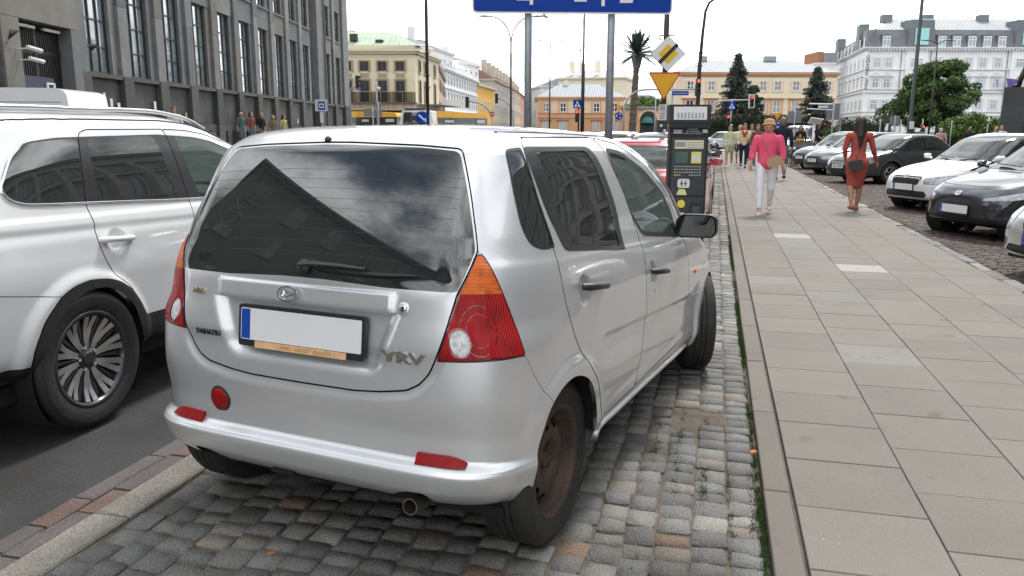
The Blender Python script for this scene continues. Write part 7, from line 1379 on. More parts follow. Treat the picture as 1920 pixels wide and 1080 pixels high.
# grey backs of signs
for u, D, vt, vb, wd, lab_ in ((701, 45, 205, 219, 1.0, 'grey back of a wide sign in front of the bus'), (1485, 60, 207, 229, 1.0, 'tilted grey sign back left of the solar panel'), (1556, 60, 192, 223, .95, 'large grey sign back in front of the hotel'), (1672, 62, 215, 232, .75, 'small grey sign back before the dark hedge')):
    t = at('traffic_sign', lab_, 'road sign', u, D); pole(t, [(0,0,0),(0,0,zh(vt,D))], .04, PGREY); b = MB(); b.bb(-wd/2,wd/2,.05,.08,zh(vb,D),zh(vt,D)); b.build('sign_panel', SBACK, t)
t = at('traffic_sign', 'round grey sign back above the far bus', 'road sign', 711, 45); pole(t, [(0,0,0),(0,0,zh(192,45))], .035, PGREY); b = MB(); b.lathe([(0,.05),(.19,.05),(.19,.07),(0,.07)], 20, (0,0,zh(198,45)), axis='y'); b.build('sign_disc', SBACK, t)
t = at('cctv_pole', 'thin pole with a white dome camera in front of the cream balcony', 'camera pole', 709, 47); pole(t, [(0,0,0),(0,0,zh(153,47))], .04, PGREY); b = MB(); b.tube([(0,0,zh(165,47)),(.12,0,zh(164,47))], .02, 5); b.lathe([(.0,.0),(.09,.03),(.09,.16),(0,.2)], 10, (.14,0,zh(170,47))); b.build('dome_camera', SIGNW, t)
for u, D, v1, lab_ in ((1149, 50, 216, 'pale thin post in front of the gateway arch'), (1225, 52, 180, 'tall pale thin post right of the palm'), (1645, 55, 222, 'pale post behind the grey saloon'), (1683, 55, 222, 'pale post left of the thick mast'), (1778, 55, 224, 'pale post right of the woman in pink'), (1845, 50, 230, 'pale post left of the monument')):
    t = at('post', lab_, 'post', u, D); pole(t, [(0,0,0),(0,0,zh(v1,D))], .04, PGREY)
t = at('signal_gantry', 'two thin white arms of a signal gantry before the right spruce', 'gantry', 1556, 58); pole(t, [(0,0,0),(0,0,zh(190,58))], .06, PGREY); pole(t, [(0,0,zh(194,58)),(-1.75,0,zh(193,58))], .05, SIGNW, 'arm'); pole(t, [(0,0,zh(205,58)),(-1.9,0,zh(202.5,58))], .04, SIGNW, 'arm'); b = MB(); b.bb(-1.1,-.45,-.1,0,zh(201,58),zh(196.5,58)); b.build('signal_box', SIGNW, t)
t = at('solar_panel', 'tilted solar panel on a white post among the bicycles', 'solar panel', 1521, 40); pole(t, [(0,0,0),(0,0,zh(232,40))], .075, SIGNW); zc = zh(226,40); b = MB(); b.box((.03,-.05,zc), (.62,.04,.44), tilt=Matrix.Rotation(R_(8),3,'Y') @ Matrix.Rotation(R_(50),3,'X')); o = b.build('panel_frame', SIGNW, t); b = MB(); b.box((.03,-.085,zc+.012), (.54,.012,.36), tilt=Matrix.Rotation(R_(8),3,'Y') @ Matrix.Rotation(R_(50),3,'X')); b.build('cells', mat('solar_cells', (.03,.035,.045), .15, coat=1), o)
# gull in the sky
t = at('gull', 'small grey gull flying below the blue sign', 'bird', 1018, 30); zc = zh(30,30); b = MB(); b.tube([(-.12,0,zc+.02),(0,0,zc),(.12,0,zc-.03)], [.01,.035,.01], 6); b.add([(-.04,0,zc),(.05,0,zc),(-.02,.12,zc+.13),(-.08,.02,zc+.10)], [(0,1,2,3)]); b.add([(-.04,0,zc),(.05,0,zc),(.16,-.1,zc-.10),(.02,-.05,zc-.08)], [(0,1,2,3)]); b.build('body', mat('gull_grey', (.25,.25,.26), .7), t)
# monument plinth
p0 = gp(1874, 45); t = thing('monument', 'dark stone monument plinth with a bronze striding figure at the right edge', 'monument', (p0[0], p0[1], 0), YAW0-R_(31)); st = [mat('plinth_granite_%d' % i, c, .6, var=.15, vs=2) for i, c in enumerate([(.055,.058,.06), (.065,.067,.068), (.048,.05,.052)])]; zt = zh(161,45); n = 4; r = random.Random(2)
for k in range(n):
    for j in range(4): ww = 1.15; b = MB(); b.bb(j*ww+.004-.03*(n-k), (j+1)*ww-.004-.03*(n-k)*0, -.02*(n-k), 4.5, zt*k/n+.004, zt*(k+1)/n-.004); b.build('stone_block', st[r.randrange(3)], t)
bz = mat('bronze', (.045,.035,.028), .4, .7, var=.3, vs=4); b = MB(); b.tube([(.62,.6,zt),(.70,.7,zt+.5),(.95,.75,zt+1.15),(1.25,.8,zt+2.0)], [.11,.14,.17,.24], 10); b.tube([(.35,.45,zt+.05),(.62,.6,zt+.1)], [.07,.11], 8); b.tube([(2.1,1.2,zt),(1.9,1.1,zt+.6),(1.6,.9,zt+1.2),(1.3,.8,zt+2.0)], [.11,.14,.17,.24], 10); b.tube([(1.27,.8,zt+1.9),(1.3,.8,zt+2.6),(1.35,.8,zt+3.2),(1.38,.8,zt+3.5)], [.30,.36,.34,.12], 12); b.lathe([(0,-.17),(.14,-.05),(.15,.08),(0,.22)], 12, (1.38,.8,zt+3.7)); b.tube([(1.1,.8,zt+3.1),(.85,.7,zt+2.6),(.95,.5,zt+2.2)], [.11,.09,.06], 8); b.tube([(1.65,.8,zt+3.1),(1.95,.8,zt+2.6),(2.2,.7,zt+2.5)], [.11,.09,.06], 8); b.build('statue', bz, t, smooth=True)
# flags on the hotel
for u, v0, v1, m1, m2, lab_ in ((1692, 143, 160, mat('flag_white', (.7,.7,.7), .8), mat('flag_red', (.55,.05,.04), .8), 'white and red flag hanging on the hotel behind the tree'), (1884, 144, 164, mat('flag_blue', (.12,.08,.30), .8), mat('flag_blue', (0,0,0)), 'violet blue flag on the hotel left of the statue')):
    t = at('flag', lab_, 'flag', u, 152.5); pole(t, [(0,.9,zh(v1+1,152)),(.9,-.3,zh(v0-3,152))], .05, POLE); 
    for k, m in enumerate((m1, m2)): b = MB(); n = 6; z0, z1 = zh(v1,152), zh(v0,152); zm = (z0+z1)/2; a, c_ = ((z1, zm), (zm, z0))[k]; pts = []; [pts.extend([(-1.3+2.4*i/n+(.3 if k else 0), -.2+.12*math.sin(i*1.7), a-.25*i/n), (-1.1+2.4*i/n+(.4 if k else .1), -.2+.12*math.sin(i*1.7+.5), c_-.25*i/n)]) for i in range(n+1)]; b.add(pts, [(2*i, 2*i+1, 2*i+3, 2*i+2) for i in range(n)]); b.build('cloth', m, t)
# ---------------------------------------------------------------- trees and hedges
def leafmat(name, c, c2):
    m = mat(name, c, .75, var=.0, vcol2=c2, vs=1.2, world=True); return m
BARK = mat('bark', (.10,.08,.06), .9, var=.3, vs=5, bump=.6, bs=14)
def leaves(name, centres, n, size, m, parent, seed=1, droop=0., aspect=.5, flat=False):
    """leaf faces through clumps: centres (x, y, z, r, rz)"""
    r = np.random.RandomState(seed); C_ = np.array(centres); wgt = C_[:,3]**2; idx = r.choice(len(C_), n, p=wgt/wgt.sum()); d = r.normal(size=(n,3)); d /= np.linalg.norm(d, axis=1, keepdims=True); rad = r.uniform(.45, 1.08, n)**.6
    P = C_[idx,:3]+d*rad[:,None]*np.stack([C_[idx,3], C_[idx,3], C_[idx,4]], 1); a = r.normal(size=(n,3)); 
    if flat: a[:,2] *= .3
    a /= np.linalg.norm(a, axis=1, keepdims=True); a[:,2] -= droop; b_ = np.cross(a, d+r.normal(size=(n,3))*.6); b_ /= np.maximum(np.linalg.norm(b_, axis=1, keepdims=True), 1e-6); s = size*r.uniform(.6, 1.4, n)[:,None]; V = np.stack([P-a*s, P+b_*s*aspect, P+a*s, P-b_*s*aspect], 1).reshape(-1,3); F = np.arange(n*4).reshape(-1,4)
    me = mesh_np(name, V, F, np.zeros(n), [m], smooth=False); return link(name, me, parent)
def deciduous(label, u, D, z0, z1, rad, m, seed, n=9000, leaf=.16, name='broadleaf_tree', group=None, trunk_r=.2):
    t = at(name, label, 'tree', u, D, group); r = random.Random(seed); cs = []
    for _ in range(95):
        a = r.uniform(0, 6.283); h = r.random(); prof = math.sin(math.pi*min(1, .22+h*.74))**.6; rr = rad*prof*r.uniform(.2,1.0)**.6*(r.uniform(.95,1.22) if _ % 4 == 0 else 1); cs.append((rr*math.cos(a), rr*math.sin(a), z0+(z1-z0)*h*.93, rad*r.uniform(.14,.28), rad*r.uniform(.10,.20)))
    b = MB(); b.tube([(0,0,0),(.05,0,z0*.6),(0,.05,z0+(z1-z0)*.3),(.05,0,z0+(z1-z0)*.7)], [trunk_r*1.3, trunk_r, trunk_r*.6, trunk_r*.2], 8)
    for c in cs[::3]: b.tube([(0,0,z0+(c[2]-z0)*.3), (c[0]*.5, c[1]*.5, z0+(c[2]-z0)*.65), c[:3]], [trunk_r*.35, trunk_r*.2, .02], 5)
    b.build('trunk', BARK, t, smooth=True); leaves('crown', cs, n, leaf, m, t, seed); return t
L1 = leafmat('leaf_green', (.035,.075,.016), (.085,.145,.032)); L2 = leafmat('leaf_light', (.06,.12,.02), (.13,.21,.04)); L3 = leafmat('leaf_dark', (.012,.026,.012), (.028,.050,.020)); NB = leafmat('needle_blue', (.022,.036,.028), (.060,.080,.064))
t = deciduous('large dark green tree in front of the white hotel', 1752, 75, 2.1, zh(107,75), 3.3, L1, 3, 24000, .15); deciduous('looser left side tree beside the thick lamp mast', 1706, 78, 2.0, zh(150,78), 2.1, L1, 5, 6000, .14)
deciduous('low light green tree left of the monument plinth', 1812, 56, .8, zh(214,56), 1.9, L2, 8, 7000, .10); deciduous('small pale tree touching the plinth corner', 1865, 52, 1.2, zh(218,52), .75, L2, 9, 1800, .09)
deciduous('green crown showing above the orange gateway', 1209, 150, 4.0, zh(183,150), 3.6, L2, 11, 4000, .24); deciduous('tree top peeping over the grey building corner', 662, 130, 11, zh(54,130), 2.4, L1, 12, 1500, .25); deciduous('thin tree before the hotel ground floor', 1664, 95, 2.2, zh(190,95), 1.6, L1, 14, 1500, .16)
deciduous('small round bush beside the solar panel', 1552, 60, .3, zh(238,60), .9, L2, 15, 1200, .10, trunk_r=.05)
def spruce(label, u, D, vt, rad, seed, m, dens=1.):
    t = at('spruce_tree', label, 'tree', u, D); H = zh(vt, D); r = random.Random(seed); b = MB(); b.tube([(0,0,0),(0,0,H*.5),(.1,0,H*.97)], [.28,.16,.03], 8); cs = []; z = 1.2
    while z < H:
        k = (H-z)/H; nb = max(3, int((6+7*k)*dens)); R0_ = rad*(k**.8)
        for i in range(nb):
            a = r.uniform(0, 6.283); rr = R0_*r.uniform(.55, 1.1); dz = -rr*.18; tip = (rr*math.cos(a), rr*math.sin(a), z+dz+r.uniform(-.2,.2)); b.tube([(0,0,z), (tip[0]*.5, tip[1]*.5, z+dz*.2), tip], [.05,.03,.01], 4)
            for q in np.linspace(.25, 1, max(2, int(rr/.45)+1)): cs.append((tip[0]*q, tip[1]*q, z+dz*q-.08+r.uniform(-.08,.08), .34*(1.1-.35*q)+.06, .20))
        z += .55*(.6+.6*k)
    for k in range(5): cs.append((.1, 0, H-.2-k*.28, .12+.05*k, .22))
    b.build('trunk', BARK, t); leaves('crown', cs, int(len(cs)*40), .16, m, t, seed, .35, .30); return t
spruce('tall ragged blue spruce in front of the cream and orange building', 1375, 108, 99, 4.3, 21, NB); spruce('dense blue spruce at the right end of the orange building', 1523, 104, 125, 3.8, 22, NB, 1.1)
def hedge(label, u0, u1, D, vt, m, seed, name='hedge', vb=None):
    p0 = gp(u0, D); p1 = gp(u1, D); t = thing(name, label, 'hedge', (p0[0], p0[1], 0), math.atan2(p1[1]-p0[1], p1[0]-p0[0])); L_ = math.dist(p0, p1); H = zh(vt, D); r = random.Random(seed); cs = [(r.uniform(0, L_), r.uniform(-.5,.5), r.uniform(.2, H-.3)*1.0, r.uniform(.35,.7), r.uniform(.35,.8)) for _ in range(int(L_*H*2.2))]; cs += [(x, r.uniform(-.4,.4), H-.35+r.uniform(-.2,.25), .4, .45) for x in np.arange(0, L_, .45)]
    b = MB(); b.bb(0, L_, -.35, .35, 0, H*.8); b.build('inner_twigs', mat('hedge_inner', (.012,.018,.010), .9), t); leaves('foliage', cs, int(L_*H*230), .11, m, t, seed); return t
hedge('long dark clipped hedge behind the traffic lights', 1318, 1500, 98, 216, L3, 31); hedge('dark yew hedge in front of the hotel', 1578, 1655, 92, 222, L3, 32); hedge('low hedge running behind the parked cars to the plinth', 1655, 1880, 66, 246, L3, 33)
t = deciduous('slender dark cypress between spruce and orange building', 1408, 96, .8, zh(152,96), 1.2, leafmat('leaf_cypress', (.018,.040,.014), (.045,.075,.025)), 34, 8000, .12, 'cypress_tree'); 
# the palm
t = at('palm_tree', 'tall slender palm tree with spiky fronds in the middle of the junction', 'palm', 1187, 102); Hp = zh(108,102); b = MB(); n = 26
prof = [(.0,0,Hp*k/n) for k in range(n+1)]; rad_ = [.50+.10*math.sin(k*2.3)*.4+(.25 if k < 2 else 0)-(.16*k/n) for k in range(n+1)]; b.tube([(-.25+.35*(k/n),0,Hp*k/n) for k in range(n+1)], rad_, 12); b.build('trunk', mat('palm_bark', (.11,.085,.065), .95, var=.4, vs=2.5, bump=1, bs=8), t)
b = MB(); b.tube([(.1,0,Hp-1.2),(.1,0,Hp+.3),(.1,0,Hp+1)], [.45,.75,.3], 10); b.build('dead_fronds', mat('palm_skirt', (.16,.15,.13), .9, var=.4, vs=6), t); r = random.Random(41)
for k in range(64):
    a = r.uniform(0, 6.283); el = r.uniform(-.45, 1.45) if k > 7 else r.uniform(1.2, 1.5); Lf = r.uniform(2.7, 3.6); b = MB(); pts = []
    for i in range(8): q = i/7; e2 = el-q*q*.75; pts.append((.1+math.cos(a)*math.cos(el)*Lf*q, math.sin(a)*math.cos(el)*Lf*q, Hp+.5+math.sin(el)*Lf*q-.30*q*q*Lf*.5))
    b.tube(pts, [.05*(1-i/9) for i in range(8)], 4); dirv = Vector(pts[-1])-Vector(pts[0]); sd_ = dirv.cross(Vector((0,0,1))).normalized()
    for i in range(26):
        q = .12+.88*i/26; j = min(6, int(q*7)); f_ = q*7-j; p = Vector(pts[j]).lerp(Vector(pts[j+1]), f_); ll = .55*math.sin(math.pi*min(1, q*.85+.12))+.12; fw = dirv.normalized()*ll*.55
        for s_ in (-1, 1): e = p+sd_*s_*ll*.7+fw+Vector((0,0,-.18*ll+r.uniform(-.05,.05))); w2 = dirv.normalized()*.065; b.add([tuple(p-w2), tuple(p+w2), tuple(e)], [(0,1,2)])
    b.build('frond', leafmat('palm_leaf', (.022,.040,.030), (.055,.085,.065)), t)
# ---------------------------------------------------------------- people
def blob(name, prims, m, parent, vox=.012, it=4):
    """one continuous skin grown over tapered limbs: (p0, p1, r0, r1, squash in y)"""
    b = MB()
    for p0, p1, r0, r1, fl in prims:
        p0 = Vector(p0); p1 = Vector(p1); d = p1-p0; L_ = d.length
        if L_ < 1e-4: d = Vector((0,0,1)); L_ = 1e-4
        d.normalize(); q = d.to_track_quat('Z', 'Y').to_matrix(); prof = [(-r0*math.cos(a), r0*math.sin(a)) for a in np.linspace(.12, math.pi/2, 5)]+[(L_+r1*math.sin(a), r1*math.cos(a)) for a in np.linspace(0, math.pi/2-.12, 5)]
        n = 12; vs = []; mid = (p0+p1)/2
        for h, r in prof:
            for k in range(n):
                a = 2*math.pi*k/n; v = p0+q @ Vector((r*math.cos(a), r*math.sin(a), h)); v.y = mid.y+(v.y-mid.y)*fl if fl != 1 else v.y; vs.append(v)
        m_ = len(prof); b.add(vs, [(i*n+k, i*n+(k+1) % n, (i+1)*n+(k+1) % n, (i+1)*n+k) for i in range(m_-1) for k in range(n)]+[tuple(range(n))[::-1], tuple((m_-1)*n+k for k in range(n))])
    me = fix_mesh(b.mesh('tmp', m)); o = bpy.data.objects.new('tmp', me); COL.objects.link(o); rm = o.modifiers.new('r', 'REMESH'); rm.mode = 'VOXEL'; rm.voxel_size = vox; sm_ = o.modifiers.new('s', 'SMOOTH'); sm_.factor = .5; sm_.iterations = it
    dg = bpy.context.evaluated_depsgraph_get(); me2 = bpy.data.meshes.new_from_object(o.evaluated_get(dg)); bpy.data.objects.remove(o); me2.materials.clear(); me2.materials.append(m); me2.shade_smooth(); me2.name = name; return link(name, me2, parent)
def cloth(name, c, rough=.85, w=18., bump=.5): return mat('cloth_'+name, c, rough, var=.08, vs=7, bump=bump, bs=w, spec=.25)
SKIN = mat('skin', (.50,.27,.18), .5, var=.05, vs=9); SKIN2 = mat('skin_tan', (.36,.19,.12), .5, var=.05, vs=9)
def person(label, u, D, face, H=1.68, top=None, sleeve=1., bottom=None, kind='trousers', hair=None, hairlen=0, skin=None, shoes=None, stride=.28, lead=1, arms=(0,0), vox=.02, wide=1., zoff=SZ, hat=None, seat_=False, group=None, topw=1., bag=None, half=False):
    """face: azimuth the person looks to (degrees from +Y to +X); lead: the leg in front; arms: swing of right and left"""
    skin = skin or SKIN; p = gp(u, D); t = thing('person', label, 'person', (p[0], p[1], zoff), R_(180-face), group); s = H/1.70; near = vox < .012
    F = lambda *v: (v[0]*s*(wide if abs(v[2]-1.1) < .4 else 1), v[1]*s, v[2]*s)
    leg = {}
    for sd_ in (1, -1):
        f = -stride if sd_ == lead else stride*.9; lift = 0 if f < 0 else .06; ank = (.085*sd_, f, .085+lift); hip = (.095*sd_, 0, .90); kn = (.10*sd_, f*.42-.05-(.03 if f > 0 else 0), .49); leg[sd_] = (hip, kn, ank)
    arm = {}
    for sd_, sw in ((1, arms[0]), (-1, arms[1])):
        sh = (.185*sd_, .01, 1.385); 
        if isinstance(sw, tuple): el, wr = sw
        else: el = (.25*sd_, .05-sw*.20, 1.13); wr = (.265*sd_, .02-sw*.42, .91+abs(sw)*.07)
        arm[sd_] = (sh, el, wr)
    P = [(F(0,0,.93), F(0,0,1.10), .125*s, .115*s, .72), (F(0,0,1.10), F(0,.0,1.30), .115*s, .145*s, .66), (F(-.12,.01,1.37), F(.12,.01,1.37), .070*s, .070*s, .9), (F(0,.01,1.38), F(0,-.01,1.50), .052*s, .048*s, 1), (F(0,-.01,1.56), F(0,-.015,1.615), .078*s, .088*s, 1.12), (F(0,-.035,1.525), F(0,-.055,1.53), .048*s, .04*s, 1)]
    if near or vox < .02: P += [(F(0,-.100,1.575), F(0,-.114,1.562), .010*s, .014*s, 1), (F(.085,.0,1.57), F(.088,.0,1.59), .014*s, .014*s, 1), (F(-.085,.0,1.57), F(-.088,.0,1.59), .014*s, .014*s, 1)]
    for sd_ in (1, -1):
        h_, k_, a_ = leg[sd_]; P += [(F(*h_), F(*k_), .088*s, .058*s, 1), (F(*k_), F(k_[0], (k_[1]*.6+a_[1]*.4)+.02, k_[2]*.62+a_[2]*.38), .056*s, .055*s, 1), (F(k_[0], (k_[1]*.6+a_[1]*.4)+.02, k_[2]*.62+a_[2]*.38), F(*a_), .052*s, .036*s, 1), (F(*a_), F(a_[0], a_[1]-.13, a_[2]-.055), .035*s, .026*s, 1), (F(a_[0], a_[1]+.03, a_[2]-.04), F(*a_), .03*s, .034*s, 1)]
        sh, el, wr = arm[sd_]; P += [(F(*sh), F(*el), .052*s, .040*s, 1), (F(*el), F(*wr), .040*s, .025*s, 1)]
        W_ = Vector(F(*wr)); d = (W_-Vector(F(*el))).normalized(); sdv = Vector((0, 1, 0)); ax = d.cross(sdv).normalized(); fwd_ = ax.cross(d).normalized(); pm_ = W_+d*.085*s; P.append((W_, pm_, .024*s, .030*s, 1))
        if near:
            for i, (o_, ln) in enumerate(((-.026,.062),(-.009,.074),(.009,.070),(.025,.054))): b0 = pm_+fwd_*o_*s; b1 = b0+d*ln*.5*s-ax*sd_*.004; P += [(b0, b1, .0092*s, .0088*s, 1), (b1, b1+(d-ax*.35*sd_).normalized()*ln*.55*s, .0088*s, .0075*s, 1)]
            th = W_+d*.035*s-fwd_*.026*s; P += [(th, th+(d*.6-fwd_*.6).normalized()*.035*s, .0105*s, .0095*s, 1), (th+(d*.6-fwd_*.6).normalized()*.035*s, th+(d*.6-fwd_*.6).normalized()*.035*s+d*.028*s, .0095*s, .008*s, 1)]
        else: P.append((pm_, pm_+d*.06*s, .026*s, .016*s, 1))
    body = blob('body', P, skin, t, vox, 3)
    # trousers, shorts, skirt or dress
    B = []
    if kind in ('trousers', 'shorts'):
        B = [(F(0,0,.90), F(0,0,1.03), .138*s, .122*s, .76)]
        for sd_ in (1, -1):
            h_, k_, a_ = leg[sd_]; B.append((F(*h_), F(*k_), .102*s, (.072 if kind == 'trousers' else .075)*s, 1)) if kind == 'trousers' else B.append((F(*h_), F(h_[0]*.35+k_[0]*.65, h_[1]*.35+k_[1]*.65, .64), .106*s, .092*s, 1))
            if kind == 'trousers': q_ = (a_[0]*.85+k_[0]*.15, a_[1]*.85+k_[1]*.15+.01, a_[2]*.85+k_[2]*.15); B.append((F(*k_), F(*q_), .070*s, .047*s, 1))
    elif kind == 'dress':
        kz = .50; my = (leg[1][1][1]+leg[-1][1][1])/2
        B = [(F(0,.01,1.37), F(0,.0,1.12), .150*s, .130*s, .86), (F(-.13,.01,1.375), F(.13,.01,1.375), .072*s, .072*s, .95), (F(0,.005,1.12), F(0,.03,.92), .118*s, .165*s, .86), (F(.05,.05,.90), F(-.05,.05,.90), .125*s, .125*s, 1)]
        for sd_ in (1, -1): h_, k_, a_ = leg[sd_]; B.append((F(*h_), F(k_[0]*.75, k_[1], kz-.02), .115*s, .082*s, 1)); B.append((F(0,0,.80), F(0, my, kz), .13*s, .095*s, .9))
    if B: blob({'dress': 'dress', 'shorts': 'shorts'}.get(kind, 'trousers'), B, bottom, t, vox, 4)
    if top:
        T_ = [(F(0,0,1.35), F(0,0,1.12), .150*s*topw, .140*s*topw, .76), (F(0,0,1.12), F(0,0,.96), .138*s*topw, .150*s*topw, .80), (F(-.125,.01,1.375), F(.125,.01,1.375), .080*s, .080*s, .95)]
        for sd_ in (1, -1):
            sh, el, wr = arm[sd_]
            if sleeve > 0: T_.append((F(*sh), F(*[sh[i]+(el[i]-sh[i])*min(1, sleeve*2) for i in range(3)]), .068*s*topw, .060*s*topw, 1))
            if sleeve > .5: T_.append((F(*el), F(*[el[i]+(wr[i]-el[i])*(sleeve*2-1)*.95 for i in range(3)]), .058*s*topw, .052*s*topw if topw > 1.1 else .038*s, 1))
        blob('top', T_, top, t, vox, 4)
    elif kind == 'dress':
        T_ = []
        for sd_ in (1, -1): sh, el, wr = arm[sd_]; T_ += [(F(*sh), F(*el), .062*s, .048*s, 1), (F(*el), F(*[el[i]+(wr[i]-el[i])*.95 for i in range(3)]), .048*s, .033*s, 1)]
        blob('sleeves', T_, bottom, t, vox, 3)
    if shoes:
        for sd_ in (1, -1): h_, k_, a_ = leg[sd_]; b_ = [(F(a_[0], a_[1]+.040, a_[2]-.040), F(a_[0], a_[1]-.05, a_[2]-.050), .050*s, .046*s, 1), (F(a_[0], a_[1]-.05, a_[2]-.052), F(a_[0]+.005*sd_, a_[1]-.15, a_[2]-.060), .046*s, .036*s, 1)]; blob('shoe', b_, shoes, t, max(vox*.7, .006), 2)
    if hair:
        Hh = [(F(0,.012,1.612), F(0,.008,1.645), .101*s, .098*s, 1.08), (F(0,.055,1.55), F(0,.035,1.63), .082*s, .092*s, 1)]
        if hairlen: Hh += [(F(0,.06,1.60), F(0,.095,1.60-hairlen*.5), .082*s, .085*s, .75), (F(0,.095,1.60-hairlen*.5), F(0,.10,1.60-hairlen), .085*s, .035*s, .6), (F(.06,.03,1.6), F(.08,.05,1.42), .045*s, .04*s, 1), (F(-.06,.03,1.6), F(-.08,.05,1.42), .045*s, .04*s, 1)]
        blob('hair', Hh, hair, t, min(vox, .014), 2)
    if vox < .02:
        e = mat('eye_dark', (.03,.02,.015), .3); 
        for sd_ in (1, -1): b = MB(); b.lathe([(0,-.006),(.010,-.003),(.012,.0)], 8, F(.031*sd_,-.098,1.590), axis='y'); b.build('eye', e, body); b = MB(); b.tube([F(.016*sd_,-.102,1.612), F(.048*sd_,-.094,1.612)], .004, 5); b.build('eyebrow', hair or e, body)
        b = MB(); b.tube([F(-.022,-.103,1.535), F(0,-.108,1.533), F(.022,-.103,1.535)], .006, 6); b.build('lips', mat('lips', (.42,.14,.12), .5), body)
    t['s'] = s; return t, F, arm, leg
KH = lambda n, c: mat('hair_'+n, c, .5, var=.25, vs=14, stretch=(6,6,1))
PINK = cloth('pink', (.80,.11,.20), bump=.8, w=9); WTR = cloth('white', (.74,.75,.78), bump=.5, w=12); LILAC = mat('shoe_lilac', (.62,.56,.62), .6)
pw, F, arm, leg = person('woman in pink top and white trousers walking towards the camera with a beige bag', 1441, 14.35, 184, 1.63, PINK, .72, WTR, 'trousers', KH('sandy', (.42,.23,.10)), 0, SKIN, LILAC, .30, -1, (.15, .30), .0095, 1.06, topw=1.16)
BAGB = mat('bag_beige', (.42,.27,.17), .5, bump=.2, bs=60); b = MB(); b.prism(fillet([(-.13,-.085),(.12,-.09),(.13,.05),(.05,.085),(-.08,.08),(-.135,.03)], .04, 4), -.04, .04, 'y'); me = b.mesh('shoulder_bag', BAGB, auto=50); me.transform(Matrix.Translation((.13,-.20,.95)) @ Matrix.Rotation(R_(-14), 4, 'Y')); bg_ = tag(link('shoulder_bag', me), 'beige shoulder bag carried by the woman in the pink top', 'bag'); bg_.matrix_world = pw.matrix_basis
b = MB(); b.tube([(.10,-.20,1.02),(.02,-.185,1.16),(-.06,-.16,1.30),(-.10,-.07,1.405),(-.09,.02,1.42),(-.02,.10,1.33),(.12,.14,1.1),(.20,.02,.98),(.18,-.16,.98)], .009, 6, flat=.5); link('strap', b.mesh('strap', BAGB), bg_)
# sun hat
b = MB(); b.lathe([(.132,-.018),(.128,-.004),(.100,.018),(.096,.05),(.085,.085),(.045,.105),(0,.109)], 28); me = b.mesh('sun_hat', mat('straw_hat', (.50,.30,.15), .8, bump=.6, bs=80), smooth=True); me.transform(Matrix.Translation((0,.015,1.575)) @ Matrix.Rotation(R_(-12), 4, 'X')); ht = tag(link('sun_hat', me), 'round brown straw hat worn by the woman in the pink top', 'hat'); ht.matrix_world = pw.matrix_basis
RDR = cloth('rust_red', (.38,.080,.066), bump=.6, w=10); rw, F, arm, leg = person('woman in long rust red dress walking away with long dark hair', 1612, 14.9, -2, 1.70, None, 1., RDR, 'dress', KH('dark', (.022,.013,.010)), .42, SKIN2, mat('sandal', (.30,.12,.06), .6), .24, -1, (((.24,-.02,1.14),(.20,-.14,.98)), ((-.27,-.02,1.14),(-.37,-.16,.93))), .0095, .96)
BAGK = mat('bag_black', (.02,.02,.022), .45); b = MB(); b.prism(fillet([(-.11,-.10),(.11,-.09),(.12,.08),(-.12,.09)], .015, 3), -.04, .04, 'y'); me = b.mesh('handbag', BAGK, auto=40); me.transform(Matrix.Translation((-.06+.13,.20,.86)) @ Matrix.Rotation(R_(6), 4, 'Y')); o = tag(link('handbag', me), 'small black handbag hanging behind the woman in the red dress', 'bag'); o.matrix_world = rw.matrix_basis
b = MB(); b.tube([(.07,.19,.95),(.0,.155,1.15),(-.10,.12,1.34),(-.14,.02,1.44),(-.12,-.10,1.35),(.02,-.16,1.15),(.14,-.10,.98)], .006, 5); link('strap', b.mesh('strap', BAGK), o)
NAVY = cloth('navy', (.02,.025,.045)); BLKc = cloth('black', (.018,.018,.02)); CRM = cloth('cream_green', (.55,.58,.40)); KHA = cloth('khaki', (.38,.38,.25)); YEL = cloth('pale_yellow', (.72,.66,.38)); DKH = KH('brown', (.07,.04,.025)); BRC = cloth('brown', (.16,.09,.065)); WSH = mat('shoe_white', (.7,.7,.7), .5); KSH = mat('shoe_black', (.02,.02,.02), .5); GRJ = cloth('grey_jean', (.11,.13,.15)); LIL = cloth('dark_blue_short', (.05,.06,.10))
GRP = 'people walking towards the camera at the far end of the pavement'
person('woman in pale green top and khaki shorts with a black belt bag, leftmost walker', 1369, 33.0, 184, 1.66, CRM, .8, KHA, 'shorts', DKH, .15, SKIN, WSH, .20, -1, (.1,.2), .016, group=GRP)
person('woman in white top and dark shorts half hidden behind the green one', 1387, 35.6, 184, 1.68, WTR, .3, LIL, 'shorts', KH('sandy', (0,0,0)), 0, SKIN, KSH, .22, 1, (.1,.1), .018, group=GRP)
q = person('woman in pale yellow shirt with red scarf and navy trousers', 1396, 32.6, 184, 1.72, YEL, .45, NAVY, 'trousers', DKH, 0, SKIN, KSH, .12, 1, (((.22,-.05,1.13),(.12,-.22,1.10)), ((-.23,-.05,1.13),(-.14,-.22,1.05))), .016, group=GRP)[0]
b = MB(); b.tube([(.09,-.07,1.45),(.02,-.17,1.33),(-.03,-.18,1.22)], [.045,.04,.02], 8); b.tube([(-.09,-.07,1.45),(-.02,-.17,1.34),(.05,-.18,1.24)], [.045,.04,.02], 8); b.tube([(.1,0,1.45),(0,.09,1.46),(-.1,0,1.45)], .04, 8); b.build('scarf', cloth('scarf_red', (.50,.02,.03)), q, smooth=True)
person('person in brown cardigan, pale top and grey jeans beside the yellow shirt', 1421, 31.6, 184, 1.68, BRC, .95, GRJ, 'trousers', DKH, .1, SKIN, WSH, .16, -1, (.1,.1), .016, group=GRP)
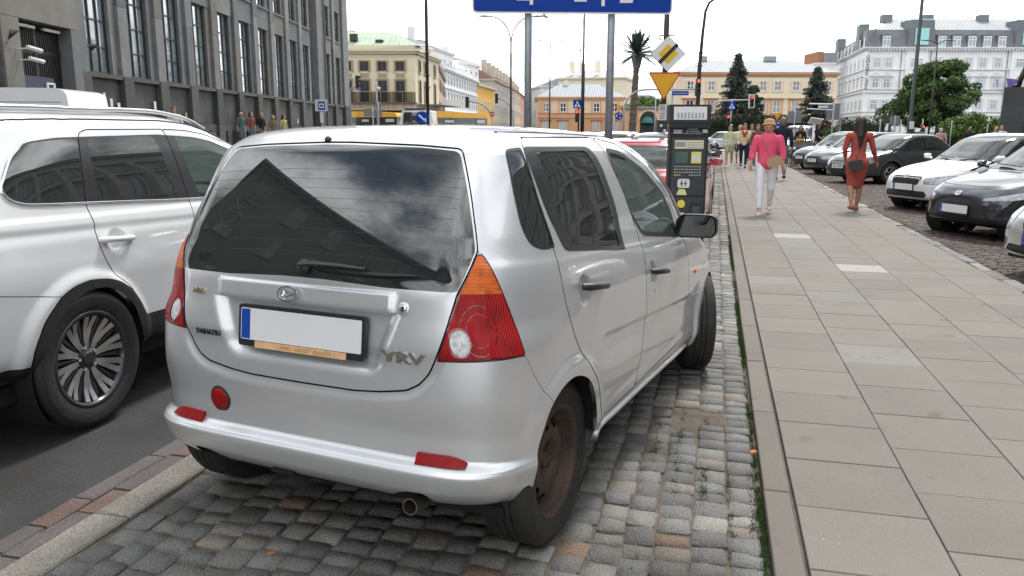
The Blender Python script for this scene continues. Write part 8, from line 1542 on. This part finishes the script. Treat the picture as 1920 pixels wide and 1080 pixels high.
person('person in grey far behind the red scarf', 1409, 38, 184, 1.74, cloth('mid_grey', (.25,.27,.30)), .5, NAVY, 'trousers', DKH, 0, SKIN, KSH, .15, 1, (.1,.1), .02, group=GRP)
person('man in navy long sleeved shirt walking away behind the woman in pink', 1467, 24.5, -3, 1.83, NAVY, .95, GRJ, 'trousers', KH('grey', (.12,.10,.085)), 0, SKIN, KSH, .2, 1, (.2,.1), .016)
BCK = 'people among the parked bicycles'
person('man in black T-shirt leaning over the parked bicycles', 1533, 37, 120, 1.78, BLKc, .4, GRJ, 'trousers', DKH, 0, SKIN2, KSH, .1, 1, (((.22,-.15,1.15),(.15,-.38,1.02)), ((-.22,-.15,1.15),(-.15,-.38,1.02))), .02, group=BCK)
person('dark haired person in black behind the child seat bicycle', 1501, 42, 184, 1.70, BLKc, .9, BLKc, 'trousers', DKH, .1, SKIN, KSH, .1, 1, (.1,.1), .02, group=BCK); person('small child in an orange top among the bicycles', 1500.5, 39, 184, 1.28, cloth('orange', (.65,.25,.03)), .5, BLKc, 'trousers', DKH, 0, SKIN, KSH, .05, 1, (.1,.1), .02, group=BCK)
person('grey haired woman in pale pink cardigan seen from behind', 1764, 42, 5, 1.60, cloth('dusty_pink', (.55,.32,.34)), .95, WTR, 'trousers', KH('silver', (.40,.36,.33)), 0, SKIN, WSH, .1, 1, (.1,.1), .018, 1.1, topw=1.1)
person('red haired boy in a navy shirt near the monument', 1818, 44, 20, 1.66, NAVY, .5, BLKc, 'trousers', KH('red', (.30,.10,.04)), 0, SKIN, KSH, .1, 1, (.1,.1), .018)
person('left of two women in pale blouses beside the plinth', 1867, 40, 200, 1.66, cloth('pale_blue', (.50,.55,.66)), .8, WTR, 'trousers', KH('sandy', (0,0,0)), .15, SKIN, WSH, .1, 1, (.1,.1), .018); person('right of two women in white blouses beside the plinth', 1877, 40.6, 200, 1.72, WTR, .8, BLKc, 'trousers', KH('light_brown', (.20,.11,.06)), .25, SKIN, KSH, .1, 1, (.1,.1), .018)
LG = 'people standing along the grey building'; zo = .55
for u, D, H, m_, hr, lab_ in ((328, 33, 1.80, WTR, DKH, 'dark haired man in white bending near the left wall'), (452, 41, 1.80, cloth('teal', (.08,.13,.13)), None, 'bald man in a teal shirt by the grey wall'), (471, 42, 1.80, cloth('rust', (.20,.09,.06)), DKH, 'bearded person in a rust scarf by the grey wall'), (490, 43, 1.78, BLKc, KH('red', (0,0,0)), 'person in black with reddish hair by the grey wall'), (512, 44, 1.66, cloth('olive', (.15,.14,.08)), KH('sandy', (0,0,0)), 'short fair haired person by the grey wall'), (532, 45, 1.72, cloth('lemon', (.42,.40,.16)), KH('dark', (0,0,0)), 'dark haired woman in a lemon top by the grey wall')):
    person(lab_, u, D, 100 if u > 400 else 150, H, m_, .6, GRJ, 'trousers', hr, .12 if u > 530 else 0, SKIN, KSH, .08, 1, (.1,.1), .02, zoff=zo, group=LG)
b = MB(); b.bb(-9, 60, -2.3, -.2, .1, zo); b.bb(-9, 60, -2.75, -2.305, .1, .40); b.bb(-9, 60, -3.2, -2.755, .1, .25); o = b.build('raised_pavement', mat('left_paving', (0,0,0))); o['kind'] = 'structure'; o.location = LB.location; o.rotation_euler = LB.rotation_euler
# ---------------------------------------------------------------- bicycles
def bicycle(label, u, D, az, col, group):
    p = gp(u, D); t = thing('bicycle', label, 'bicycle', (p[0], p[1], 0), -R_(az), group); m = mat('bike_%s' % col[0], col[1], .35, coat=.6)
    for nm, y in (('wheel', -.52), ('wheel', .52)):
        b = MB(); b.tube([(0, y+.33*math.cos(a), .34+.33*math.sin(a)) for a in np.linspace(0, 2*math.pi, 25)], .020, 6); w_ = b.build(nm, TYR, t, smooth=True); b = MB(); [b.tube([(0, y, .34), (0, y+.32*math.cos(a), .34+.32*math.sin(a))], .003, 3) for a in np.linspace(0, 2*math.pi, 13)[:-1]]; b.build('spokes', GALV, w_)['kind'] = 'stuff'
        b = MB(); b.tube([(0, y+.37*math.cos(a), .34+.37*math.sin(a)) for a in np.linspace(.3, 2.7, 10)], .022, 6); b.build('mudguard', m, t)
    b = MB(); [b.tube(q, .02, 7) for q in ([(0,-.52,.34),(0,-.10,.30)], [(0,-.10,.30),(0,-.2,.82)], [(0,-.10,.30),(0,.40,.72)], [(0,-.18,.62),(0,.38,.80)], [(0,-.52,.34),(0,-.18,.70)], [(0,.52,.34),(0,.36,.98)])]; b.build('frame', m, t, smooth=True)
    b = MB(); b.prism(fillet([(-.07,-.34),(.07,-.34),(.03,-.06),(-.03,-.06)], .03, 3), .86, .92, 'z'); b.build('saddle', BLK, t); b = MB(); b.tube([(-.28,.22,1.05),(-.2,.34,1.03),(.2,.34,1.03),(.28,.22,1.05)], .014, 6); b.tube([(0,.36,.96),(0,.34,1.04)], .02, 6); b.build('handlebar', BLK, t)
    b = MB(); b.bb(-.16,.16,.42,.68,.82,1.02); b.build('basket', mat('basket', (.20,.20,.21), .6), t)
BG = 'rental bicycles parked in a rack'
cb = [('violet', (.08,.07,.22)), ('silverblue', (.35,.38,.48)), ('black', (.02,.02,.025)), ('pink', (.45,.12,.22))]
for k, (u, D, az, c_, lab_) in enumerate([(1481, 34.5, 25, 0, 'violet bicycle at the left front of the rack'), (1491, 35.2, 22, 2, 'black bicycle second in the rack'), (1501, 36, 26, 1, 'silver blue bicycle in the middle of the rack'), (1512, 37, 20, 0, 'violet bicycle right of the silver blue one'), (1524, 38, 24, 3, 'pinkish bicycle in front of the man in black'), (1537, 39, 22, 2, 'black bicycle under the solar panel'), (1548, 40, 25, 1, 'silver blue bicycle at the right end of the rack')]): bicycle(lab_, u, D, az, cb[c_], BG)
# ---------------------------------------------------------------- the other vehicles
def nose_at(x, y, heading, L, ro=.80): h = R_(heading); F = L-ro; return (x-math.sin(h)*F, y-math.cos(h)*F, -.03)
RG = 'cars parked at an angle along the right kerb'
make_car('dark_hatchback', 'dark blue grey hatchback with a large black grille, nearest dark car on the right', nose_at(3.38, 12.75, 243, 3.95), 243, (.055,.06,.075), L=3.95, H=1.48, WB=2.55, grille='toyota', lamps='slim', style='dark', res=.017, metal=.6, group=RG)
make_car('white_hatchback', 'white hatchback with ribbed black grille between two dark cars', nose_at(3.55, 16.9, 243, 4.0), 243, (.80,.81,.82), L=4.0, H=1.50, WB=2.46, grille='skoda', lamps='std', res=.019, metal=0, group=RG)
make_car('grey_saloon', 'dark grey saloon with chrome grille behind the woman in the red dress', nose_at(3.50, 25.4, 240, 4.55), 240, (.07,.075,.08), L=4.55, H=1.46, WB=2.58, kind='sedan', grille='vw', lamps='wide', plate_txt='WR 33888', res=.022, metal=.5, group=RG)
make_car('grey_hatchback', 'grey hatchback with blue plate edge, left of the dark grey saloon', nose_at(3.30, 30.2, 242, 4.3), 242, (.10,.105,.11), L=4.3, H=1.5, grille='bar', lamps='std', plate_txt='WX 4127', res=.035, group=RG)
make_car('black_hatchback', 'black car farthest left in the row on the right', nose_at(3.25, 34.2, 242, 4.3), 242, (.02,.022,.025), L=4.3, H=1.52, grille='small', lamps='slim', plate_txt='W1 6520', res=.035, group=RG)
make_car('silver_coupe', 'silver car with round headlamps cut off by the right edge', nose_at(3.22, 8.95, 246, 4.3), 246, (.62,.63,.64), L=4.3, H=1.40, grille='merc', lamps='round', res=.017, metal=.5, group=RG)
# left row in front of the silver hatchback
make_car('red_hatchback', 'red hatchback with green plate parked beyond the parking meter', (-1.02, 10.55, 0), 3, (.36,.012,.018), L=4.2, H=1.40, WB=2.55, grille='bar', rear=True, rear_txt='PL 334M', pcol=mat('plate_pale_green', (.42,.62,.50), .4), res=.022, metal=.3)
LGp = 'cars parked ahead of the red one'
for i, (x, y, c, lab_, kd) in enumerate([(-.95, 16.2, (.03,.035,.05), 'dark car visible right of the parking meter', 'hatch'), (-1.05, 22.4, (.02,.02,.022), 'black car further up the left row with round mirror', 'hatch'), (-3.5, 19.5, (.75,.76,.77), 'white car roof seen just behind the silver bonnet', 'estate'), (-3.3, 27, (.78,.79,.80), 'white hatchback with red rear lamps in the far lane', 'hatch'), (-5.2, 24.5, (.30,.32,.36), 'bluish grey car in the far left lane', 'sedan'), (-1.1, 30, (.72,.73,.74), 'white car near the end of the left row', 'hatch')]): make_car('parked_car', lab_, (x, y, 0), 2, c, L=4.1, H=1.47, kind=kd, grille='small', rear=True, res=.045, group=LGp)
make_car('silver_hatchback', 'small silver car crossing behind the walkers', gp(1343, 62)+(-.03,), 98, (.60,.62,.64), L=3.9, H=1.48, grille='small', res=.05)
make_car('white_van', 'white van parked behind the bicycles', nose_at(*gp(1502, 47), 184, 4.4), 184, (.78,.79,.80), L=4.4, Wd=1.8, H=1.85, kind='van', grille='small', res=.05, metal=0)
# tall white panel van behind the SUV
def panel_van():
    D = 17.; p = gp(-12, D); t = thing('panel_van', 'tall white panel van behind the white SUV at the left edge', 'van', (p[0], p[1], -.015), 0); VW_ = mat('van_white', (.80,.81,.82), .35, coat=.8, var=.02, vs=1)
    # side profile (y forward is away from the camera: the van faces the camera)
    az = math.atan2(_r[1], _r[0])+R_(4); t.rotation_euler = (0,0,az); H = 2.37
    prof = [(-6.2,.35),(-6.15,.9),(-5.4,1.15),(-4.35,1.95),(-3.75,2.33),(-3.2,H),(1.35,H-.02),(1.52,H-.10),(1.72,.5),(1.68,.35)]
    b = MB(); b.prism(fillet(prof, .12, 5), 0, 1.95, 'y'); o = b.build('body', VW_, t, auto=25)
    zz_ = [(.012, -.01)]
    b = MB(); b.prism(fillet([(-2.95,1.55),(-1.35,1.55),(-1.35,1.98),(-2.95,1.98)], .04, 3), -.012, .0, 'y'); b.build('window', TINT, t); b = MB(); b.prism(fillet([(-4.15,1.55),(-3.35,1.55),(-3.35,1.98),(-3.85,1.98)], .06, 3), -.012, .0, 'y'); b.build('window', TINT, t)
    b = MB(); b.prism(fillet([(-1.2,1.55),(1.25,1.55),(1.25,1.98),(-1.2,1.98)], .04, 3), -.010, .0, 'y'); b.build('side_panel', VW_, t)
    for x in (-3.1, -1.28): b = MB(); b.bb(x-.004, x+.004, -.004, .01, .5, 2.2); b.build('panel_joints', GAPM, o)
    b = MB(); b.bb(-3.3, 1.4, -.006, .01, 2.06, 2.068); b.build('panel_joints', GAPM, o)
    for x in (-5.1, .7): wheel(t, (x, .12, .35), .35, .22, .22, 'alloy', -1).rotation_euler = (0,0,R_(-90))
panel_van()
# yellow city buses
YB = mat('bus_yellow', (.80,.42,.01), .4, coat=.5); BB = mat('bus_black', (.02,.02,.022), .15, coat=1); 
def bus(label, uL, dL, uR, dR, zt):
    P0, P1 = gp(uL, dL), gp(uR, dR); L_ = math.dist(P0, P1); t = thing('city_bus', label, 'bus', (P0[0], P0[1], 0), math.atan2(P1[1]-P0[1], P1[0]-P0[0]), 'yellow and black city buses')
    b = MB(); b.prism(fillet([(0,.9),(L_,.9),(L_,zt-.55),(0,zt-.55)], .05, 3), 0, 2.5, 'y'); b.build('window_band', BB, t, auto=40); b = MB(); b.prism(fillet([(0,zt-.54),(L_,zt-.54),(L_-.15,zt-.2),(L_*.8,zt-.12),(L_*.35,zt),(0,zt)], .1, 4), .05, 2.45, 'y'); b.build('roof', YB, t, auto=40); b = MB(); b.bb(0, L_, -.01, 2.51, .35, .89); b.build('skirt', YB, t)
    b = MB(); b.bb(L_*.25, L_*.4, -.02, .0, zt-.95, zt-.75); b.build('destination_sign', mat('sign_grey_lit', (.55,.57,.56), .4), t); b = MB(); b.bb(L_-1.2, L_-.3, -.02, .0, zt-.98, zt-.70); b.build('destination_sign', mat('sign_grey_lit', (0,0,0)), t)
    for i in range(int(L_/1.4)): b = MB(); b.bb(i*1.4+.08, i*1.4+1.3, -.008, .01, 1.2, zt-1.05); b.build('window', TINT, t)
    for x in (L_*.2, L_*.8): wheel(t, (x, .15, .48), .48, .30, .28, 'alloy', -1).rotation_euler = (0,0,R_(-90))
bus('yellow and black bus right of the blue arrow sign', 806, 70, 913, 74, zh(209,71)); bus('second yellow and black bus in front of the cream shop front', 657, 76, 744, 74, zh(209,75))
t = at('delivery_truck', 'white truck cab with a dark windscreen and roof light bar before the bus', 'truck', 745, 55); b = MB(); b.prism(fillet([(0,.4),(.05,1.3),(.35,zh(208,55)),(2.3,zh(207,55)),(2.55,1.2),(2.55,.4)], .08, 4), 0, 3.5, 'y'); b.build('cab', mat('van_white', (0,0,0)), t, auto=35); b = MB(); b.prism(fillet([(.30,1.35),(.48,zh(211,55)),(1.6,zh(211,55)),(1.6,1.35)], .06, 3), -.02, .0, 'y'); b.build('windscreen', TINT, t); b = MB(); b.bb(.55, 1.9, .2, .6, zh(207,55), zh(203.5,55)); b.build('light_bar', BLK, t)
for x in (.5, 2.0): wheel(t, (x, .2, .4), .4, .26, .22, 'alloy', -1).rotation_euler = (0,0,R_(-90))
# ---------------------------------------------------------------- buildings beyond the frame that the car windows mirror
ST2 = mat('stone_offscreen', (.27,.26,.235), .85, var=.12, vs=.7); H_, L, _ = house('office_block', 'long seven storey stone office block across the square, outside the picture on the right', (23, 58.5), (23, -34), 14, 20.5, ST2, [], cornice=.8)
for z in (1.2, 4.3, 7.3, 10.3, 13.3, 16.3):
    for x in evenx(L, 26): put_window(H_, x, -.02, z, 1.9, 1.9, 2, 1, BRN, mat('glass_grey', (0,0,0)), bar=.09)
    b = MB(); b.bb(0, L, -.5, 0, z+2.3, z+2.62); b.build('string_course', ST2, H_)
for x in [L*k/26 for k in range(27)]: b = MB(); b.bb(x-.28, x+.28, -.65, 0, 0, 19.0); b.build('pilaster', ST2, H_)
H_, L, _ = house('corner_block', 'stone corner block behind the camera on the left side of the street', (-9.6, -31.2), (-18.6, -.4), 13, 14.2, mat('stone_offscreen_dark', (.11,.105,.10), .85, var=.12, vs=.7), [], cornice=.5)
for z in (1.2, 4.6, 8.0, 11.2):
    for x in evenx(L, 9): put_window(H_, x, -.02, z, 1.3, 2.0, 2, 2, mat('frame_offscreen', (.16,.15,.14), .6), WG, bar=.1)
for x in (6, 14, 25): b = MB(); b.bb(x, x+1.2, 3, 4.2, 14, 16.5); b.build('chimney', GREYR, H_)
HR, HC = build_hero(); hero_lines(HC, HR)
build_suv()
